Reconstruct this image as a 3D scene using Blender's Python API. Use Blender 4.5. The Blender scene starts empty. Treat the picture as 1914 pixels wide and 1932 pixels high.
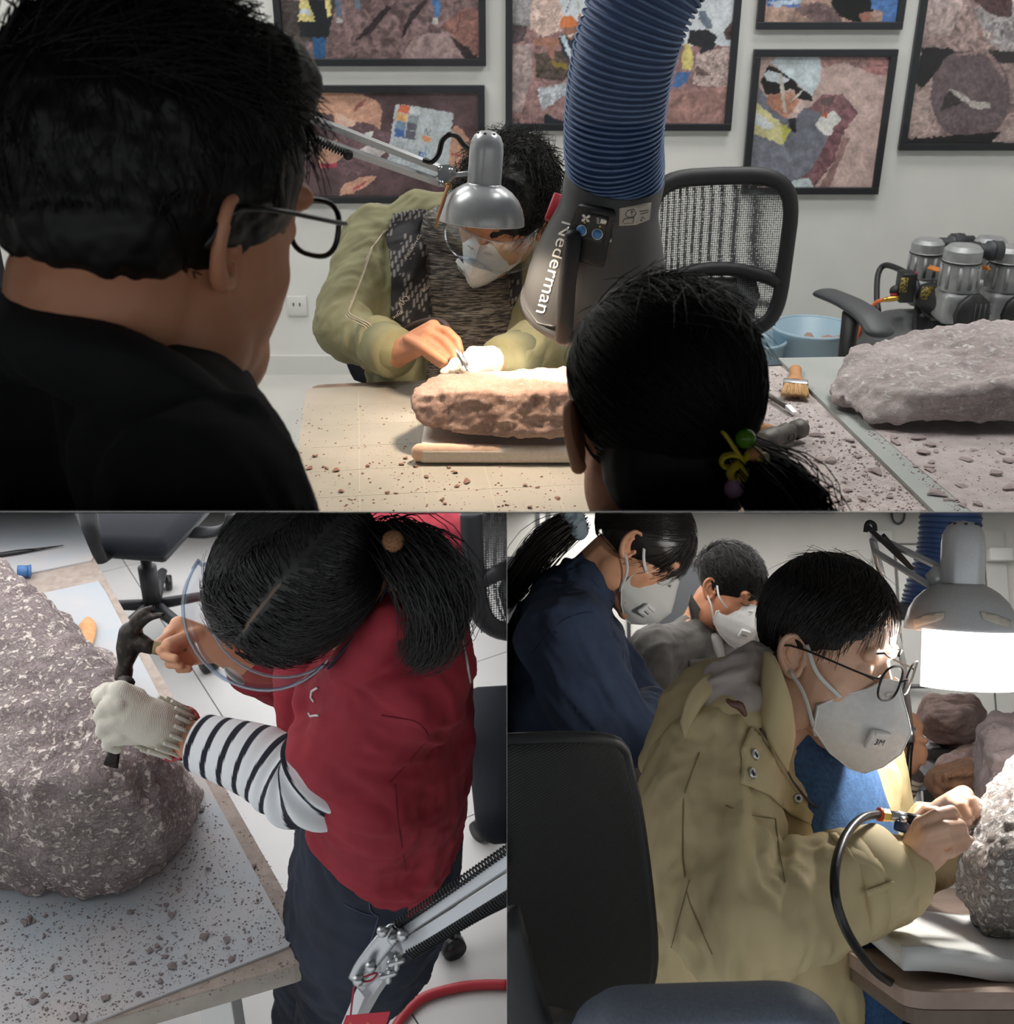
import bpy, bmesh, math, random
import numpy as np
from mathutils import Vector, Matrix
from mathutils.bvhtree import BVHTree

# ---------------------------------------------------------------- camera, world, exposure, lights
FPX, PITCH, CAMZ = 2100.0, math.radians(25.9), 1.4
CX, CY = 957.0, 966.0
C0 = np.array([0, 0, CAMZ])
XV = np.array([1., 0, 0])
UV = np.array([0, math.sin(PITCH), math.cos(PITCH)])
FV = np.array([0, math.cos(PITCH), -math.sin(PITCH)])
SC = bpy.context.scene
COL = SC.collection
cam = bpy.data.objects.new('camera', bpy.data.cameras.new('camera'))
COL.objects.link(cam)
cam.data.sensor_fit = 'HORIZONTAL'
cam.data.sensor_width = 36
cam.data.lens = 36 * FPX / 1914
cam.data.clip_start = 0.02
cam.location = C0
cam.rotation_euler = (math.pi / 2 - PITCH, 0, 0)
cam.data.dof.use_dof = True
cam.data.dof.focus_distance = 1.6
cam.data.dof.aperture_fstop = 13
SC.camera = cam
w = bpy.data.worlds.new('world')
SC.world = w
w.use_nodes = True
w.node_tree.nodes['Background'].inputs[0].default_value = (0.93, 0.97, 1.0, 1)
w.node_tree.nodes['Background'].inputs[1].default_value = 0.75
SC.view_settings.view_transform = 'Standard'
SC.view_settings.look = 'None'
SC.view_settings.exposure = 0
SC.view_settings.gamma = 1
SC.view_settings.use_curve_mapping = False
SC.cycles.max_bounces, SC.cycles.diffuse_bounces, SC.cycles.glossy_bounces = 5, 3, 2
SC.cycles.transparent_max_bounces = 10
SC.cycles.caustics_reflective = SC.cycles.caustics_refractive = False
SC.cycles.adaptive_threshold = 0.03
SC.cycles.use_light_tree = False


def cv(x, y, z):  # camera-axes vector (right, up, away) -> world vector
    return XV * x + UV * y + FV * z


def W(px, py, d):  # a point seen at photo pixel px,py at depth d
    return C0 + cv((px - CX) * d / FPX, (CY - py) * d / FPX, d)


def proj(v):
    r = np.asarray(v, float) - C0
    z = r @ FV
    return np.stack([CX + FPX * (r @ XV) / z, CY - FPX * (r @ UV) / z], -1)


class Room:
    def __init__(s, pitch, h, clip):
        s.up = UV * math.cos(pitch) - FV * math.sin(pitch)
        s.hf = UV * math.sin(pitch) + FV * math.cos(pitch)
        s.h, s.clip = h, clip

    def T(s, px, py, z):  # where the ray through a pixel meets the level plane at height z
        r = cv((px - CX) / FPX, (CY - py) / FPX, 1)
        return C0 + r * ((z - s.h) / (r @ s.up))

    def Y(s, px, py, y):  # ... meets the upright plane y metres ahead
        r = cv((px - CX) / FPX, (CY - py) / FPX, 1)
        return C0 + r * (y / (r @ s.hf))

    def G(s, x, y, z):
        return C0 + XV * x + s.hf * y + s.up * (z - s.h)

    def fr(s, x, y, z, rz=0):  # frame standing upright in this room, turned by rz
        c, n = math.cos(rz), math.sin(rz)
        return M4(s.G(x, y, z), XV * c + s.hf * n, -XV * n + s.hf * c, s.up)

    def loc(s, p):
        r = np.asarray(p) - C0
        return np.stack([r @ XV, r @ s.hf, r @ s.up + s.h], -1)


def M4(o, x, y, z):
    m = np.eye(4)
    m[:3, 0], m[:3, 1], m[:3, 2], m[:3, 3] = x, y, z, o
    return m


def un(v):
    v = np.asarray(v, float)
    return v / np.linalg.norm(v)


def fru(o, fwd, up):  # right-handed frame: Y forward, Z up, X to the right
    y = un(fwd)
    x = un(np.cross(y, up))
    return M4(o, x, y, np.cross(x, y))


TOP = Room(PITCH, 1.4, 0)
BL = Room(PITCH, 2.0, 1)
BR = Room(math.radians(-10.4), 1.05, 2)
ROOM = TOP


def area(name, loc, direction, sx, sy, power, color=(1, 1, 1), spread=180):
    l = bpy.data.lights.new(name, 'AREA')
    l.shape = 'RECTANGLE'
    l.size, l.size_y, l.energy, l.color = sx, sy, power, color
    l.spread = math.radians(spread)
    o = bpy.data.objects.new(name, l)
    COL.objects.link(o)
    o.location = loc
    o.rotation_euler = Vector(direction).to_track_quat('-Z', 'Y').to_euler()
    return o


def spot(name, loc, target, power, angle, color, blend=0.4, r=0.02):
    l = bpy.data.lights.new(name, 'SPOT')
    l.energy, l.spot_size, l.spot_blend, l.color, l.shadow_soft_size = power, math.radians(angle), blend, color, r
    o = bpy.data.objects.new(name, l)
    COL.objects.link(o)
    o.location = loc
    o.rotation_euler = Vector(np.asarray(target) - np.asarray(loc)).to_track_quat('-Z', 'Y').to_euler()
    return o


# upper room: two rows of ceiling light panels beyond the window wall
for lx in (-1.2, 1.2):
    for ly in (2.1, 3.4):
        area('ceiling_panel_light', (lx, ly, 2.75), (0, 0, -1), 0.9, 0.5, 21, (1, 0.99, 0.97))
# lower rooms: unseen fill lights added under the dividing deck, edge-on to the camera
area('left_fill_light', C0 + cv(-0.95, -0.002, 1.75), -UV, 0.95, 1.7, 11, (0.97, 0.98, 1.0))
area('left_fill_light', C0 + cv(-0.30, -0.002, 2.6), -UV, 0.5, 1.0, 6, (0.97, 0.98, 1.0))
area('left_fill_light', C0 + cv(-0.9, -0.002, 3.6), -UV, 1.5, 1.0, 9, (0.97, 0.98, 1.0))
area('right_fill_light', C0 + cv(0.62, -0.002, 3.0), -UV, 0.9, 0.5, 6, (1, 0.98, 0.95))
area('right_fill_light', C0 + cv(1.0, -0.002, 3.7), -UV, 1.8, 0.5, 12, (1, 0.98, 0.95))

# ---------------------------------------------------------------- noise
def _hash(ix, iy, iz, s):
    h = (ix * 374761393 + iy * 668265263 + iz * 1440662683 + s * 974634777) & 0xffffffff
    h = ((h ^ (h >> 13)) * 1274126177) & 0xffffffff
    h = ((h ^ (h >> 15)) * 2246822519) & 0xffffffff
    return ((h ^ (h >> 16)) & 0xffff) / 32767.5 - 1.0


def pn(p, s=0):
    p = np.asarray(p, float)
    i = np.floor(p).astype(np.int64)
    f = p - i
    u = f * f * f * (f * (f * 6 - 15) + 10)
    r = 0
    for a in (0, 1):
        wx = u[:, 0] if a else 1 - u[:, 0]
        for b in (0, 1):
            wy = u[:, 1] if b else 1 - u[:, 1]
            for c in (0, 1):
                wz = u[:, 2] if c else 1 - u[:, 2]
                r = r + wx * wy * wz * _hash(i[:, 0] + a, i[:, 1] + b, i[:, 2] + c, s)
    return r


def fbm(p, s=0, o=4, g=0.5):
    r, a, t = 0, 1.0, 0
    for k in range(o):
        r = r + a * pn(p * 2.03 ** k + 7.1 * k, s + k)
        t += a
        a *= g
    return r / t


def ridge(p, s=0, o=3):
    r, a, t = 0, 1.0, 0
    for k in range(o):
        r = r + a * (1 - 2 * np.abs(pn(p * 2.1 ** k + 3.3 * k, s + k)))
        t += a
        a *= 0.5
    return r / t


def sm(a, b, x):
    t = np.clip((x - a) / (b - a), 0, 1)
    return t * t * (3 - 2 * t)


def cat(pts, k=6):  # Catmull-Rom resampling of rows of any width
    P = np.asarray(pts, float)
    if len(P) < 3 or k < 2:
        return P
    Q = np.vstack([2 * P[0] - P[1], P, 2 * P[-1] - P[-2]])
    out = []
    for i in range(1, len(Q) - 2):
        for t in np.arange(k) / k:
            a, b, c, d = Q[i - 1], Q[i], Q[i + 1], Q[i + 2]
            out.append(0.5 * (2 * b + (c - a) * t + (2 * a - 5 * b + 4 * c - d) * t * t + (3 * b - a - 3 * c + d) * t ** 3))
    out.append(P[-1])
    return np.array(out)


# ---------------------------------------------------------------- mesh builder
class MB:
    def __init__(s, m=None):
        s.v, s.f, s.m = [], [], m

    def add(s, v, f, m=None):
        v = np.asarray(v, float)
        for q in (m, s.m):
            if q is not None:
                v = v @ q[:3, :3].T + q[:3, 3]
        o = len(s.v)
        s.v.extend(v.tolist())
        s.f.extend([tuple(i + o for i in q) for q in f])
        return s

    def box(s, c, d, m=None, r=0, seg=2):
        bm = bmesh.new()
        bmesh.ops.create_cube(bm, size=1)
        for q in bm.verts:
            q.co = Vector((q.co.x * d[0] + c[0], q.co.y * d[1] + c[1], q.co.z * d[2] + c[2]))
        if r:
            bmesh.ops.bevel(bm, geom=list(bm.edges), offset=min(r, min(d) * 0.49), segments=seg, affect='EDGES', profile=0.5)
        bm.verts.index_update()
        s.add([q.co[:] for q in bm.verts], [[q.index for q in f.verts] for f in bm.faces], m)
        bm.free()
        return s

    def tube(s, pts, r, n=10, k=1, side=None, caps=True, m=None):
        """sweep; r: number, per-point radii, or per-point (ra, rb) with ra along side"""
        P = np.asarray(pts, float)
        R = np.asarray(r, float)
        if R.ndim == 0:
            R = np.full((len(P), 2), float(R))
        elif R.ndim == 1:
            R = np.stack([R, R], 1)
        if k > 1:
            Z = cat(np.hstack([P, R]), k)
            P, R = Z[:, :3], np.maximum(Z[:, 3:], 1e-5)
        T = np.gradient(P, axis=0)
        T /= np.linalg.norm(T, axis=1)[:, None] + 1e-12
        if side is None:
            a = np.array([0, 0, 1.0]) if abs(T[0][2]) < 0.9 else np.array([1.0, 0, 0])
            a = un(np.cross(T[0], a))
        else:
            a = np.asarray(side, float)
        V = []
        ang = np.arange(n) * 2 * math.pi / n
        for i in range(len(P)):
            a = un(a - T[i] * (a @ T[i]))
            b = np.cross(T[i], a)
            V.append(P[i] + np.outer(np.cos(ang) * R[i, 0], a) + np.outer(np.sin(ang) * R[i, 1], b))
        V = np.vstack(V)
        F = []
        for i in range(len(P) - 1):
            for j in range(n):
                j2 = (j + 1) % n
                F.append((i * n + j, i * n + j2, (i + 1) * n + j2, (i + 1) * n + j))
        if caps:
            F.append(tuple(range(n - 1, -1, -1)))
            F.append(tuple((len(P) - 1) * n + j for j in range(n)))
        return s.add(V, F, m)

    def cap(s, pts, radii, n=14, k=1, side=None):
        """tube with rounded ends"""
        P = np.asarray(pts, float)
        R = np.asarray(radii, float)
        if R.ndim == 0:
            R = np.full(len(P), float(R))
        if R.ndim == 1:
            R = np.stack([R, R], 1)
        if k > 1:
            Z = cat(np.hstack([P, R]), k)
            P, R = Z[:, :3], np.maximum(Z[:, 3:], 1e-4)
        a0, a1 = un(P[0] - P[1]), un(P[-1] - P[-2])
        pre, pr, po, por = [], [], [], []
        for t in (80, 60, 35, 15):
            t = math.radians(t)
            pre.append(P[0] + a0 * R[0].mean() * math.sin(t))
            pr.append(R[0] * math.cos(t))
            po.insert(0, P[-1] + a1 * R[-1].mean() * math.sin(t))
            por.insert(0, R[-1] * math.cos(t))
        return s.tube(np.vstack([pre, P, po]), np.vstack([pr, R, por]), n, 1, side)

    def ell(s, c, r, m=None, u=20, v=12):
        V, F = [], []
        for i in range(1, v):
            t = math.pi * i / v
            for j in range(u):
                p = 2 * math.pi * j / u
                V.append((c[0] + r[0] * math.sin(t) * math.cos(p), c[1] + r[1] * math.sin(t) * math.sin(p), c[2] + r[2] * math.cos(t)))
        V += [(c[0], c[1], c[2] + r[2]), (c[0], c[1], c[2] - r[2])]
        for i in range(v - 2):
            for j in range(u):
                F.append((i * u + j, (i + 1) * u + j, (i + 1) * u + (j + 1) % u, i * u + (j + 1) % u))
        N = (v - 1) * u
        for j in range(u):
            F.append((N, j, (j + 1) % u))
            F.append((N + 1, (v - 2) * u + (j + 1) % u, (v - 2) * u + j))
        return s.add(V, F, m)

    def lathe(s, prof, n=32, m=None, closed=False):
        V, F = [], []
        for r, z in prof:
            for j in range(n):
                a = 2 * math.pi * j / n
                V.append((max(r, 1e-5) * math.cos(a), max(r, 1e-5) * math.sin(a), z))
        q = len(prof)
        for i in range(q if closed else q - 1):
            for j in range(n):
                i2, j2 = (i + 1) % q, (j + 1) % n
                F.append((i * n + j, i * n + j2, i2 * n + j2, i2 * n + j))
        return s.add(V, F, m)

    def prism(s, poly, z0, z1, m=None):
        n = len(poly)
        V = [(x, y, z0) for x, y in poly] + [(x, y, z1) for x, y in poly]
        F = [tuple(range(n - 1, -1, -1)), tuple(range(n, 2 * n))] + [(i, (i + 1) % n, n + (i + 1) % n, n + i) for i in range(n)]
        return s.add(V, F, m)

    def hull(s, pts):
        bm = bmesh.new()
        for p in pts:
            bm.verts.new(Vector(p))
        r = bmesh.ops.convex_hull(bm, input=list(bm.verts))
        bmesh.ops.delete(bm, geom=[g for g in set(r['geom_interior'] + r['geom_unused']) if isinstance(g, bmesh.types.BMVert)], context='VERTS')
        bm.verts.index_update()
        s.add([q.co[:] for q in bm.verts], [[q.index for q in f.verts] for f in bm.faces])
        bm.free()
        return s

    def arr(s):
        return np.array(s.v), s.f


def mk(name, v, f):
    me = bpy.data.meshes.new(name)
    if isinstance(f, np.ndarray):
        v = np.asarray(v, np.float32)
        k = f.shape[1]
        me.vertices.add(len(v))
        me.vertices.foreach_set('co', v.ravel())
        me.loops.add(f.size)
        me.loops.foreach_set('vertex_index', f.astype(np.int32).ravel())
        me.polygons.add(len(f))
        me.polygons.foreach_set('loop_start', np.arange(0, f.size, k, dtype=np.int32))
        me.update(calc_edges=True)
    else:
        me.from_pydata(np.asarray(v).tolist(), [], f)
    return me


def normals(v, f):
    me = mk('t', v, f)
    n = np.empty(len(v) * 3, np.float32)
    me.vertices.foreach_get('normal', n)
    bpy.data.meshes.remove(me)
    return n.reshape(-1, 3)


def loops_of(me):
    li = np.empty(len(me.loops), np.int32)
    me.loops.foreach_get('vertex_index', li)
    return li


def faces_of(me):
    nl = len(me.loops)
    li = np.empty(nl, np.int32)
    me.loops.foreach_get('vertex_index', li)
    st = np.empty(len(me.polygons), np.int32)
    to = np.empty(len(me.polygons), np.int32)
    me.polygons.foreach_get('loop_start', st)
    me.polygons.foreach_get('loop_total', to)
    li = li.tolist()
    return [tuple(li[a:a + b]) for a, b in zip(st.tolist(), to.tolist())]


def blob(mb, vox=0.004, it=5, dec=0, fac=0.5):
    """fuse overlapping closed pieces into one continuous surface"""
    v, f = mb.arr()
    me = bpy.data.meshes.new('t')
    me.from_pydata(v.tolist(), [], f)
    bm = bmesh.new()
    bm.from_mesh(me)
    bmesh.ops.recalc_face_normals(bm, faces=bm.faces)
    bm.to_mesh(me)
    bm.free()
    o = bpy.data.objects.new('t', me)
    COL.objects.link(o)
    q = o.modifiers.new('r', 'REMESH')
    q.mode = 'VOXEL'
    q.voxel_size = vox
    if it:
        q = o.modifiers.new('s', 'SMOOTH')
        q.iterations, q.factor = it, fac
    if dec:
        q = o.modifiers.new('d', 'DECIMATE')
        q.ratio = dec
        q.use_collapse_triangulate = True
    dg = bpy.context.evaluated_depsgraph_get()
    e = o.evaluated_get(dg).to_mesh()
    n = len(e.vertices)
    V = np.empty(n * 3, np.float32)
    e.vertices.foreach_get('co', V)
    F = loops_of(e).reshape(len(e.polygons), -1)
    o.evaluated_get(dg).to_mesh_clear()
    bpy.data.objects.remove(o)
    bpy.data.meshes.remove(me)
    return V.reshape(-1, 3).astype(float), F


def folds(v, f, amp, scale, axis=None, stretch=3, seed=0, detail=0.4):
    """cloth creases: displacement along the normal, stretched along an axis"""
    n = normals(v, f)
    p = v.copy()
    if axis is not None:
        a = un(axis)
        p = p - np.outer((p @ a) * (1 - 1 / stretch), a)
    p = p / scale
    p = p + 0.5 * np.stack([pn(p * 0.7, seed + 9), pn(p * 0.7, seed + 19), pn(p * 0.7, seed + 29)], 1)
    return v + n * (amp * (ridge(p, seed, 2) - 0.2 + detail * pn(p * 2.3, seed + 5)))[:, None]


def bvh(v, f):
    return BVHTree.FromPolygons(np.asarray(v).tolist(), f.tolist() if isinstance(f, np.ndarray) else f)


def on(tree, px, py, off=0.001):
    """the point of a surface that shows at a photo pixel, lifted off a little"""
    r = Vector(un(W(px, py, 1) - C0))
    h = tree.ray_cast(Vector(C0), r)
    if h[0] is None:
        q = tree.find_nearest(Vector(W(px, py, 1.6)))
        h = (q[0], q[1])
    n = h[1] if h[1].dot(r) < 0 else -h[1]
    return np.array(h[0] + n * off), np.array(n)


def on_line(tree, pts, off=0.001, step=6):
    P = np.asarray(pts, float)
    out = []
    for a, b in zip(P[:-1], P[1:]):
        k = max(1, int(np.linalg.norm(b - a) / step))
        for t in range(k):
            q = a + (b - a) * t / k
            out.append(on(tree, q[0], q[1], off)[0])
    out.append(on(tree, P[-1][0], P[-1][1], off)[0])
    out = np.array(out)
    # leave out points that jump to something far behind
    keep = [0]
    for i in range(1, len(out)):
        if np.linalg.norm(out[i] - out[keep[-1]]) < 0.04:
            keep.append(i)
    return out[keep] if len(keep) > 2 else out


# ---------------------------------------------------------------- materials
def rgb(*c):
    c = c[0] if len(c) == 1 else c
    return tuple((x / 255 / 12.92) if x <= 10 else ((x / 255 + 0.055) / 1.055) ** 2.4 for x in c)


MATS = {}


class N:
    def __init__(s, name):
        s.m = bpy.data.materials.new(name)
        s.m.use_nodes = True
        s.t = s.m.node_tree
        s.b = s.t.nodes['Principled BSDF']
        s.out = s.t.nodes['Material Output']

    def n(s, kind, **kw):
        q = s.t.nodes.new(kind)
        for k, x in kw.items():
            if k.startswith('i_'):
                q.inputs[int(k[2:]) if k[2:].isdigit() else k[2:].replace('_', ' ')].default_value = x
            else:
                setattr(q, k, x)
        return q

    def l(s, a, b):
        s.t.links.new(a, b)

    def coords(s, scale=(1, 1, 1)):
        tc = s.n('ShaderNodeTexCoord')
        mp = s.n('ShaderNodeMapping')
        mp.inputs['Scale'].default_value = scale
        s.l(tc.outputs['Object'], mp.inputs[0])
        return mp.outputs[0]

    def noise(s, co, scale, detail=4, rough=0.55, dist=0):
        q = s.n('ShaderNodeTexNoise')
        q.inputs['Scale'].default_value = scale
        q.inputs['Detail'].default_value = detail
        q.inputs['Roughness'].default_value = rough
        q.inputs['Distortion'].default_value = dist
        s.l(co, q.inputs['Vector'])
        return q.outputs['Fac']

    def ramp(s, fac, stops):
        q = s.n('ShaderNodeValToRGB')
        e = q.color_ramp.elements
        while len(e) < len(stops):
            e.new(0.5)
        for i, (p, c) in enumerate(stops):
            e[i].position = p
            e[i].color = (*c, 1) if len(c) == 3 else c
        s.l(fac, q.inputs[0])
        return q.outputs[0]

    def mix(s, fac, a, b):
        q = s.n('ShaderNodeMix', data_type='RGBA')
        for x, i in ((fac, 0), (a, 6), (b, 7)):
            if isinstance(x, (int, float)):
                q.inputs[i].default_value = x
            elif isinstance(x, tuple):
                q.inputs[i].default_value = (*x, 1)
            else:
                s.l(x, q.inputs[i])
        return q.outputs[2]

    def bump(s, h, strength, dist=0.004):
        q = s.n('ShaderNodeBump')
        q.inputs['Strength'].default_value = strength
        q.inputs['Distance'].default_value = dist
        s.l(h, q.inputs['Height'])
        s.l(q.outputs[0], s.b.inputs['Normal'])


def mat(name, c=(128, 128, 128), rough=0.6, metal=0.0, c2=None, vs=25, lo=0.35, hi=0.65, bump=0.0, bs=200, bd=0.002, spec=0.5,
        stretch=(1, 1, 1), vcol=False, emit=None, es=1.0, sheen=0, alpha=1, trans=0, coat=0, sss=0, aniso=0):
    if name in MATS:
        return MATS[name]
    q = N(name)
    b = q.b.inputs
    b['Roughness'].default_value = rough
    b['Metallic'].default_value = metal
    b['Specular IOR Level'].default_value = spec
    b['Sheen Weight'].default_value = sheen
    b['Alpha'].default_value = alpha
    b['Transmission Weight'].default_value = trans
    b['Coat Weight'].default_value = coat
    if sss:
        b['Subsurface Weight'].default_value = sss
        b['Subsurface Radius'].default_value = (0.01, 0.004, 0.002)
        b['Subsurface Scale'].default_value = 0.5
    base = rgb(c)
    b['Base Color'].default_value = (*base, 1)
    co = q.coords(stretch)
    if vcol:
        a = q.n('ShaderNodeAttribute', attribute_name='Col')
        src = a.outputs['Color']
        if c2 is not None:
            src = q.mix(q.ramp(q.noise(co, vs), [(lo, (0, 0, 0)), (hi, (1, 1, 1))]), src, rgb(c2))
        q.l(src, b['Base Color'])
    elif c2 is not None:
        q.l(q.ramp(q.noise(co, vs), [(lo, base), (hi, rgb(c2))]), b['Base Color'])
    if bump > 0.15:
        q.bump(q.noise(co, bs, 3), bump, bd)
    if emit is not None:
        b['Emission Color'].default_value = (*rgb(emit), 1)
        b['Emission Strength'].default_value = es
    MATS[name] = q.m
    return q.m


def rockmat(name, c1, c2, c3, speck=(0.52, 0.62), big=6, fine=60, bump=0.7, stretch=(1, 1, 1), rough=0.9, dark=0.5):
    q = N(name)
    q.b.inputs['Roughness'].default_value = rough
    q.b.inputs['Specular IOR Level'].default_value = 0.25
    co = q.coords(stretch)
    a = q.ramp(q.noise(co, big, 6, 0.6), [(0.35, rgb(c1)), (0.65, rgb(c2))])
    sp = q.ramp(q.noise(co, fine, 6, 0.7, 0.4), [(speck[0], (0, 0, 0)), (speck[1], (1, 1, 1))])
    col = q.mix(sp, a, rgb(c3))
    vo = q.n('ShaderNodeTexVoronoi', feature='DISTANCE_TO_EDGE')
    vo.inputs['Scale'].default_value = fine * 0.9
    q.l(co, vo.inputs['Vector'])
    dk = q.ramp(vo.outputs['Distance'], [(0.0, (dark, dark, dark)), (0.12, (1, 1, 1))])
    mu = q.n('ShaderNodeMix', data_type='RGBA', blend_type='MULTIPLY')
    mu.inputs[0].default_value = 0.35
    q.l(col, mu.inputs[6])
    q.l(dk, mu.inputs[7])
    q.l(mu.outputs[2], q.b.inputs['Base Color'])
    ad = q.n('ShaderNodeMath', operation='ADD')
    q.l(q.noise(co, fine * 0.5, 8, 0.72), ad.inputs[0])
    q.l(sp, ad.inputs[1])
    q.bump(ad.outputs[0], bump, 0.004)
    MATS[name] = q.m
    return q.m


# ---------------------------------------------------------------- objects
def tag(o, label=None, cat_=None, group=None, kind=None):
    for k, x in (('label', label), ('category', cat_), ('group', group), ('kind', kind)):
        if x:
            o[k] = x
    return o


def thing(name, label, cat_, at, group=None):
    o = bpy.data.objects.new(name, None)
    COL.objects.link(o)
    o.location = at
    o.empty_display_size = 0.05
    return tag(o, label, cat_, group)


EPS = 0.0003


def base_of(o):
    p = np.array(o.location)
    while o.parent:
        o = o.parent
        p = p + np.array(o.location)
    return p


def put(name, v, f, m, parent=None, at=None, col=None, flat=False, kind=None, label=None, noclip=False, sharp=None):
    """link one mesh; vertices come in world space; what lies past the room's dividing planes is cut away"""
    if isinstance(v, MB):
        v, f = v.arr()
    v = np.asarray(v, float)
    if not len(v):
        return None
    r = v - C0
    planes = []
    c = ROOM.clip
    y, x = r @ UV, r @ XV
    if c == 0:
        if y.min() < EPS:
            planes.append((C0 + UV * EPS, -UV, y.max()))
    else:
        if y.max() > -EPS:
            planes.append((C0 - UV * EPS, UV, -y.min()))
        if c == 1 and x.max() > -EPS:
            planes.append((C0 - XV * EPS, XV, -x.min()))
        if c == 2 and x.min() < EPS:
            planes.append((C0 + XV * EPS, -XV, x.max()))
    if noclip:
        planes = []
    if any(q[2] <= EPS for q in planes):
        return None
    me = mk(name, v, f)
    if col is not None:
        a = me.color_attributes.new('Col', 'FLOAT_COLOR', 'POINT')
        cc = np.ones((len(v), 4), np.float32)
        cc[:, :3] = col
        a.data.foreach_set('color', cc.ravel())
    if not planes and isinstance(f, np.ndarray):
        o = bpy.data.objects.new(name, me)
        COL.objects.link(o)
        if parent is not None:
            o.parent = parent
            b = base_of(parent)
        else:
            if at is None:
                at = (v.min(0) + v.max(0)) / 2
                at[2] = v[:, 2].min()
            o.location = at
            b = np.asarray(at, float)
        me.vertices.foreach_set('co', (v - b).astype(np.float32).ravel())
        me.polygons.foreach_set('use_smooth', np.full(len(f), not flat))
        me.update()
        me.materials.append(m)
        if kind and kind != 'nofix':
            o['kind'] = kind
        if label:
            o['label'] = label
        return o
    bm = bmesh.new()
    bm.from_mesh(me)
    if not kind == 'nofix' and not isinstance(f, np.ndarray) and len(bm.faces) < 60000:
        bmesh.ops.recalc_face_normals(bm, faces=bm.faces)
    for co, no, _ in planes:
        g = bmesh.ops.bisect_plane(bm, geom=list(bm.verts) + list(bm.edges) + list(bm.faces), dist=1e-6,
                                   plane_co=Vector(co), plane_no=Vector(no), clear_outer=True)
        ed = [e for e in g['geom_cut'] if isinstance(e, bmesh.types.BMEdge) and e.is_valid and e.is_boundary]
        if ed and len(ed) < 900:
            try:
                bmesh.ops.holes_fill(bm, edges=ed, sides=0)
            except Exception:
                pass
    if not bm.verts:
        bm.free()
        return None
    o = bpy.data.objects.new(name, me)
    COL.objects.link(o)
    if parent is not None:
        o.parent = parent
        b = base_of(parent)
    else:
        if at is None:
            q = np.array([z.co for z in bm.verts])
            at = (q.min(0) + q.max(0)) / 2
            at[2] = q[:, 2].min()
        o.location = at
        b = np.asarray(at, float)
    bmesh.ops.translate(bm, verts=bm.verts, vec=Vector(-b))
    if sharp:
        for e in bm.edges:
            if len(e.link_faces) == 2 and e.calc_face_angle(0) > sharp:
                e.smooth = False
    bm.to_mesh(me)
    bm.free()
    me.polygons.foreach_set('use_smooth', np.full(len(me.polygons), not flat))
    me.materials.append(m)
    if kind and kind != 'nofix':
        o['kind'] = kind
    if label:
        o['label'] = label
    return o


def thing1(name, label, cat_, v, f, m, group=None, **kw):
    o = put(name, v, f, m, **kw)
    if o is not None:
        tag(o, label, cat_, group)
    return o


def text_mesh(s, size=1.0):
    """letter shapes of the built-in font as flat triangles: x along the word, y up"""
    cu = bpy.data.curves.new('t', 'FONT')
    cu.body = s
    cu.size = size
    cu.resolution_u = 3
    o = bpy.data.objects.new('t', cu)
    COL.objects.link(o)
    dg = bpy.context.evaluated_depsgraph_get()
    e = o.evaluated_get(dg).to_mesh()
    V = np.array([q.co[:] for q in e.vertices])
    F = [tuple(p.vertices) for p in e.polygons]
    o.evaluated_get(dg).to_mesh_clear()
    bpy.data.objects.remove(o)
    return V, F


def letters(tree, s, p0, p1, hgt, off=0.0012, up=None, bold=0):
    """a word laid on a surface between two photo pixels, height hgt in pixels"""
    V, F = text_mesh(s)
    x0, x1 = V[:, 0].min(), V[:, 0].max()
    a, b = np.array(p0, float), np.array(p1, float)
    d = b - a
    u = np.array([d[1], -d[0]]) / np.linalg.norm(d) if up is None else np.array(up, float)
    P = a + np.outer((V[:, 0] - x0) / (x1 - x0), d) + np.outer(V[:, 1] / 0.7 * hgt, u)
    return np.array([on(tree, q[0], q[1], off)[0] for q in P]), F


# ---------------------------------------------------------------- rocks, hair, heads
def rock(pts, vox=0.008, amp=0.012, sc=0.09, fine=0.004, fsc=0.02, seed=0, it=2, extra=None, flat_bottom=None):
    mb = MB().hull(pts)
    if extra:
        for e in extra:
            mb.hull(e)
    v, f = blob(mb, vox, it)
    n = normals(v, f)
    d = amp * (ridge(v / sc, seed, 3)) + 0.6 * amp * fbm(v / (sc * 0.5), seed + 3, 3) + fine * fbm(v / fsc, seed + 11, 3)
    # terraces give broken faces
    t = pn(v / (sc * 1.4), seed + 21) * 3
    d = d + amp * 0.5 * (np.floor(t) + sm(0.6, 1.0, t - np.floor(t)) - t)
    v = v + n * d[:, None]
    return v, f


def strands(P, rad, n=3):
    """P: (count, points, 3); thin tapering hairs"""
    S, K, _ = P.shape
    T = np.gradient(P, axis=1)
    T /= np.linalg.norm(T, axis=2)[..., None] + 1e-12
    a = np.cross(T, np.array([0.31, 0.52, 0.79]))
    a /= np.linalg.norm(a, axis=2)[..., None] + 1e-12
    b = np.cross(T, a)
    prof = np.asarray(rad)
    if prof.ndim == 0:
        prof = rad * np.linspace(1, 0.25, K) ** 0.7
    if prof.ndim == 1:
        prof = prof[None, :]
    V = np.empty((S, K, n, 3))
    for j in range(n):
        t = 2 * math.pi * j / n
        V[:, :, j] = P + (a * math.cos(t) + b * math.sin(t)) * prof[..., None]
    idx = np.arange(S * K * n).reshape(S, K, n)
    q = np.stack([idx[:, :-1, :], np.roll(idx, -1, 2)[:, :-1, :], np.roll(idx, -1, 2)[:, 1:, :], idx[:, 1:, :]], -1)
    return V.reshape(-1, 3), q.reshape(-1, 4)


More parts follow.
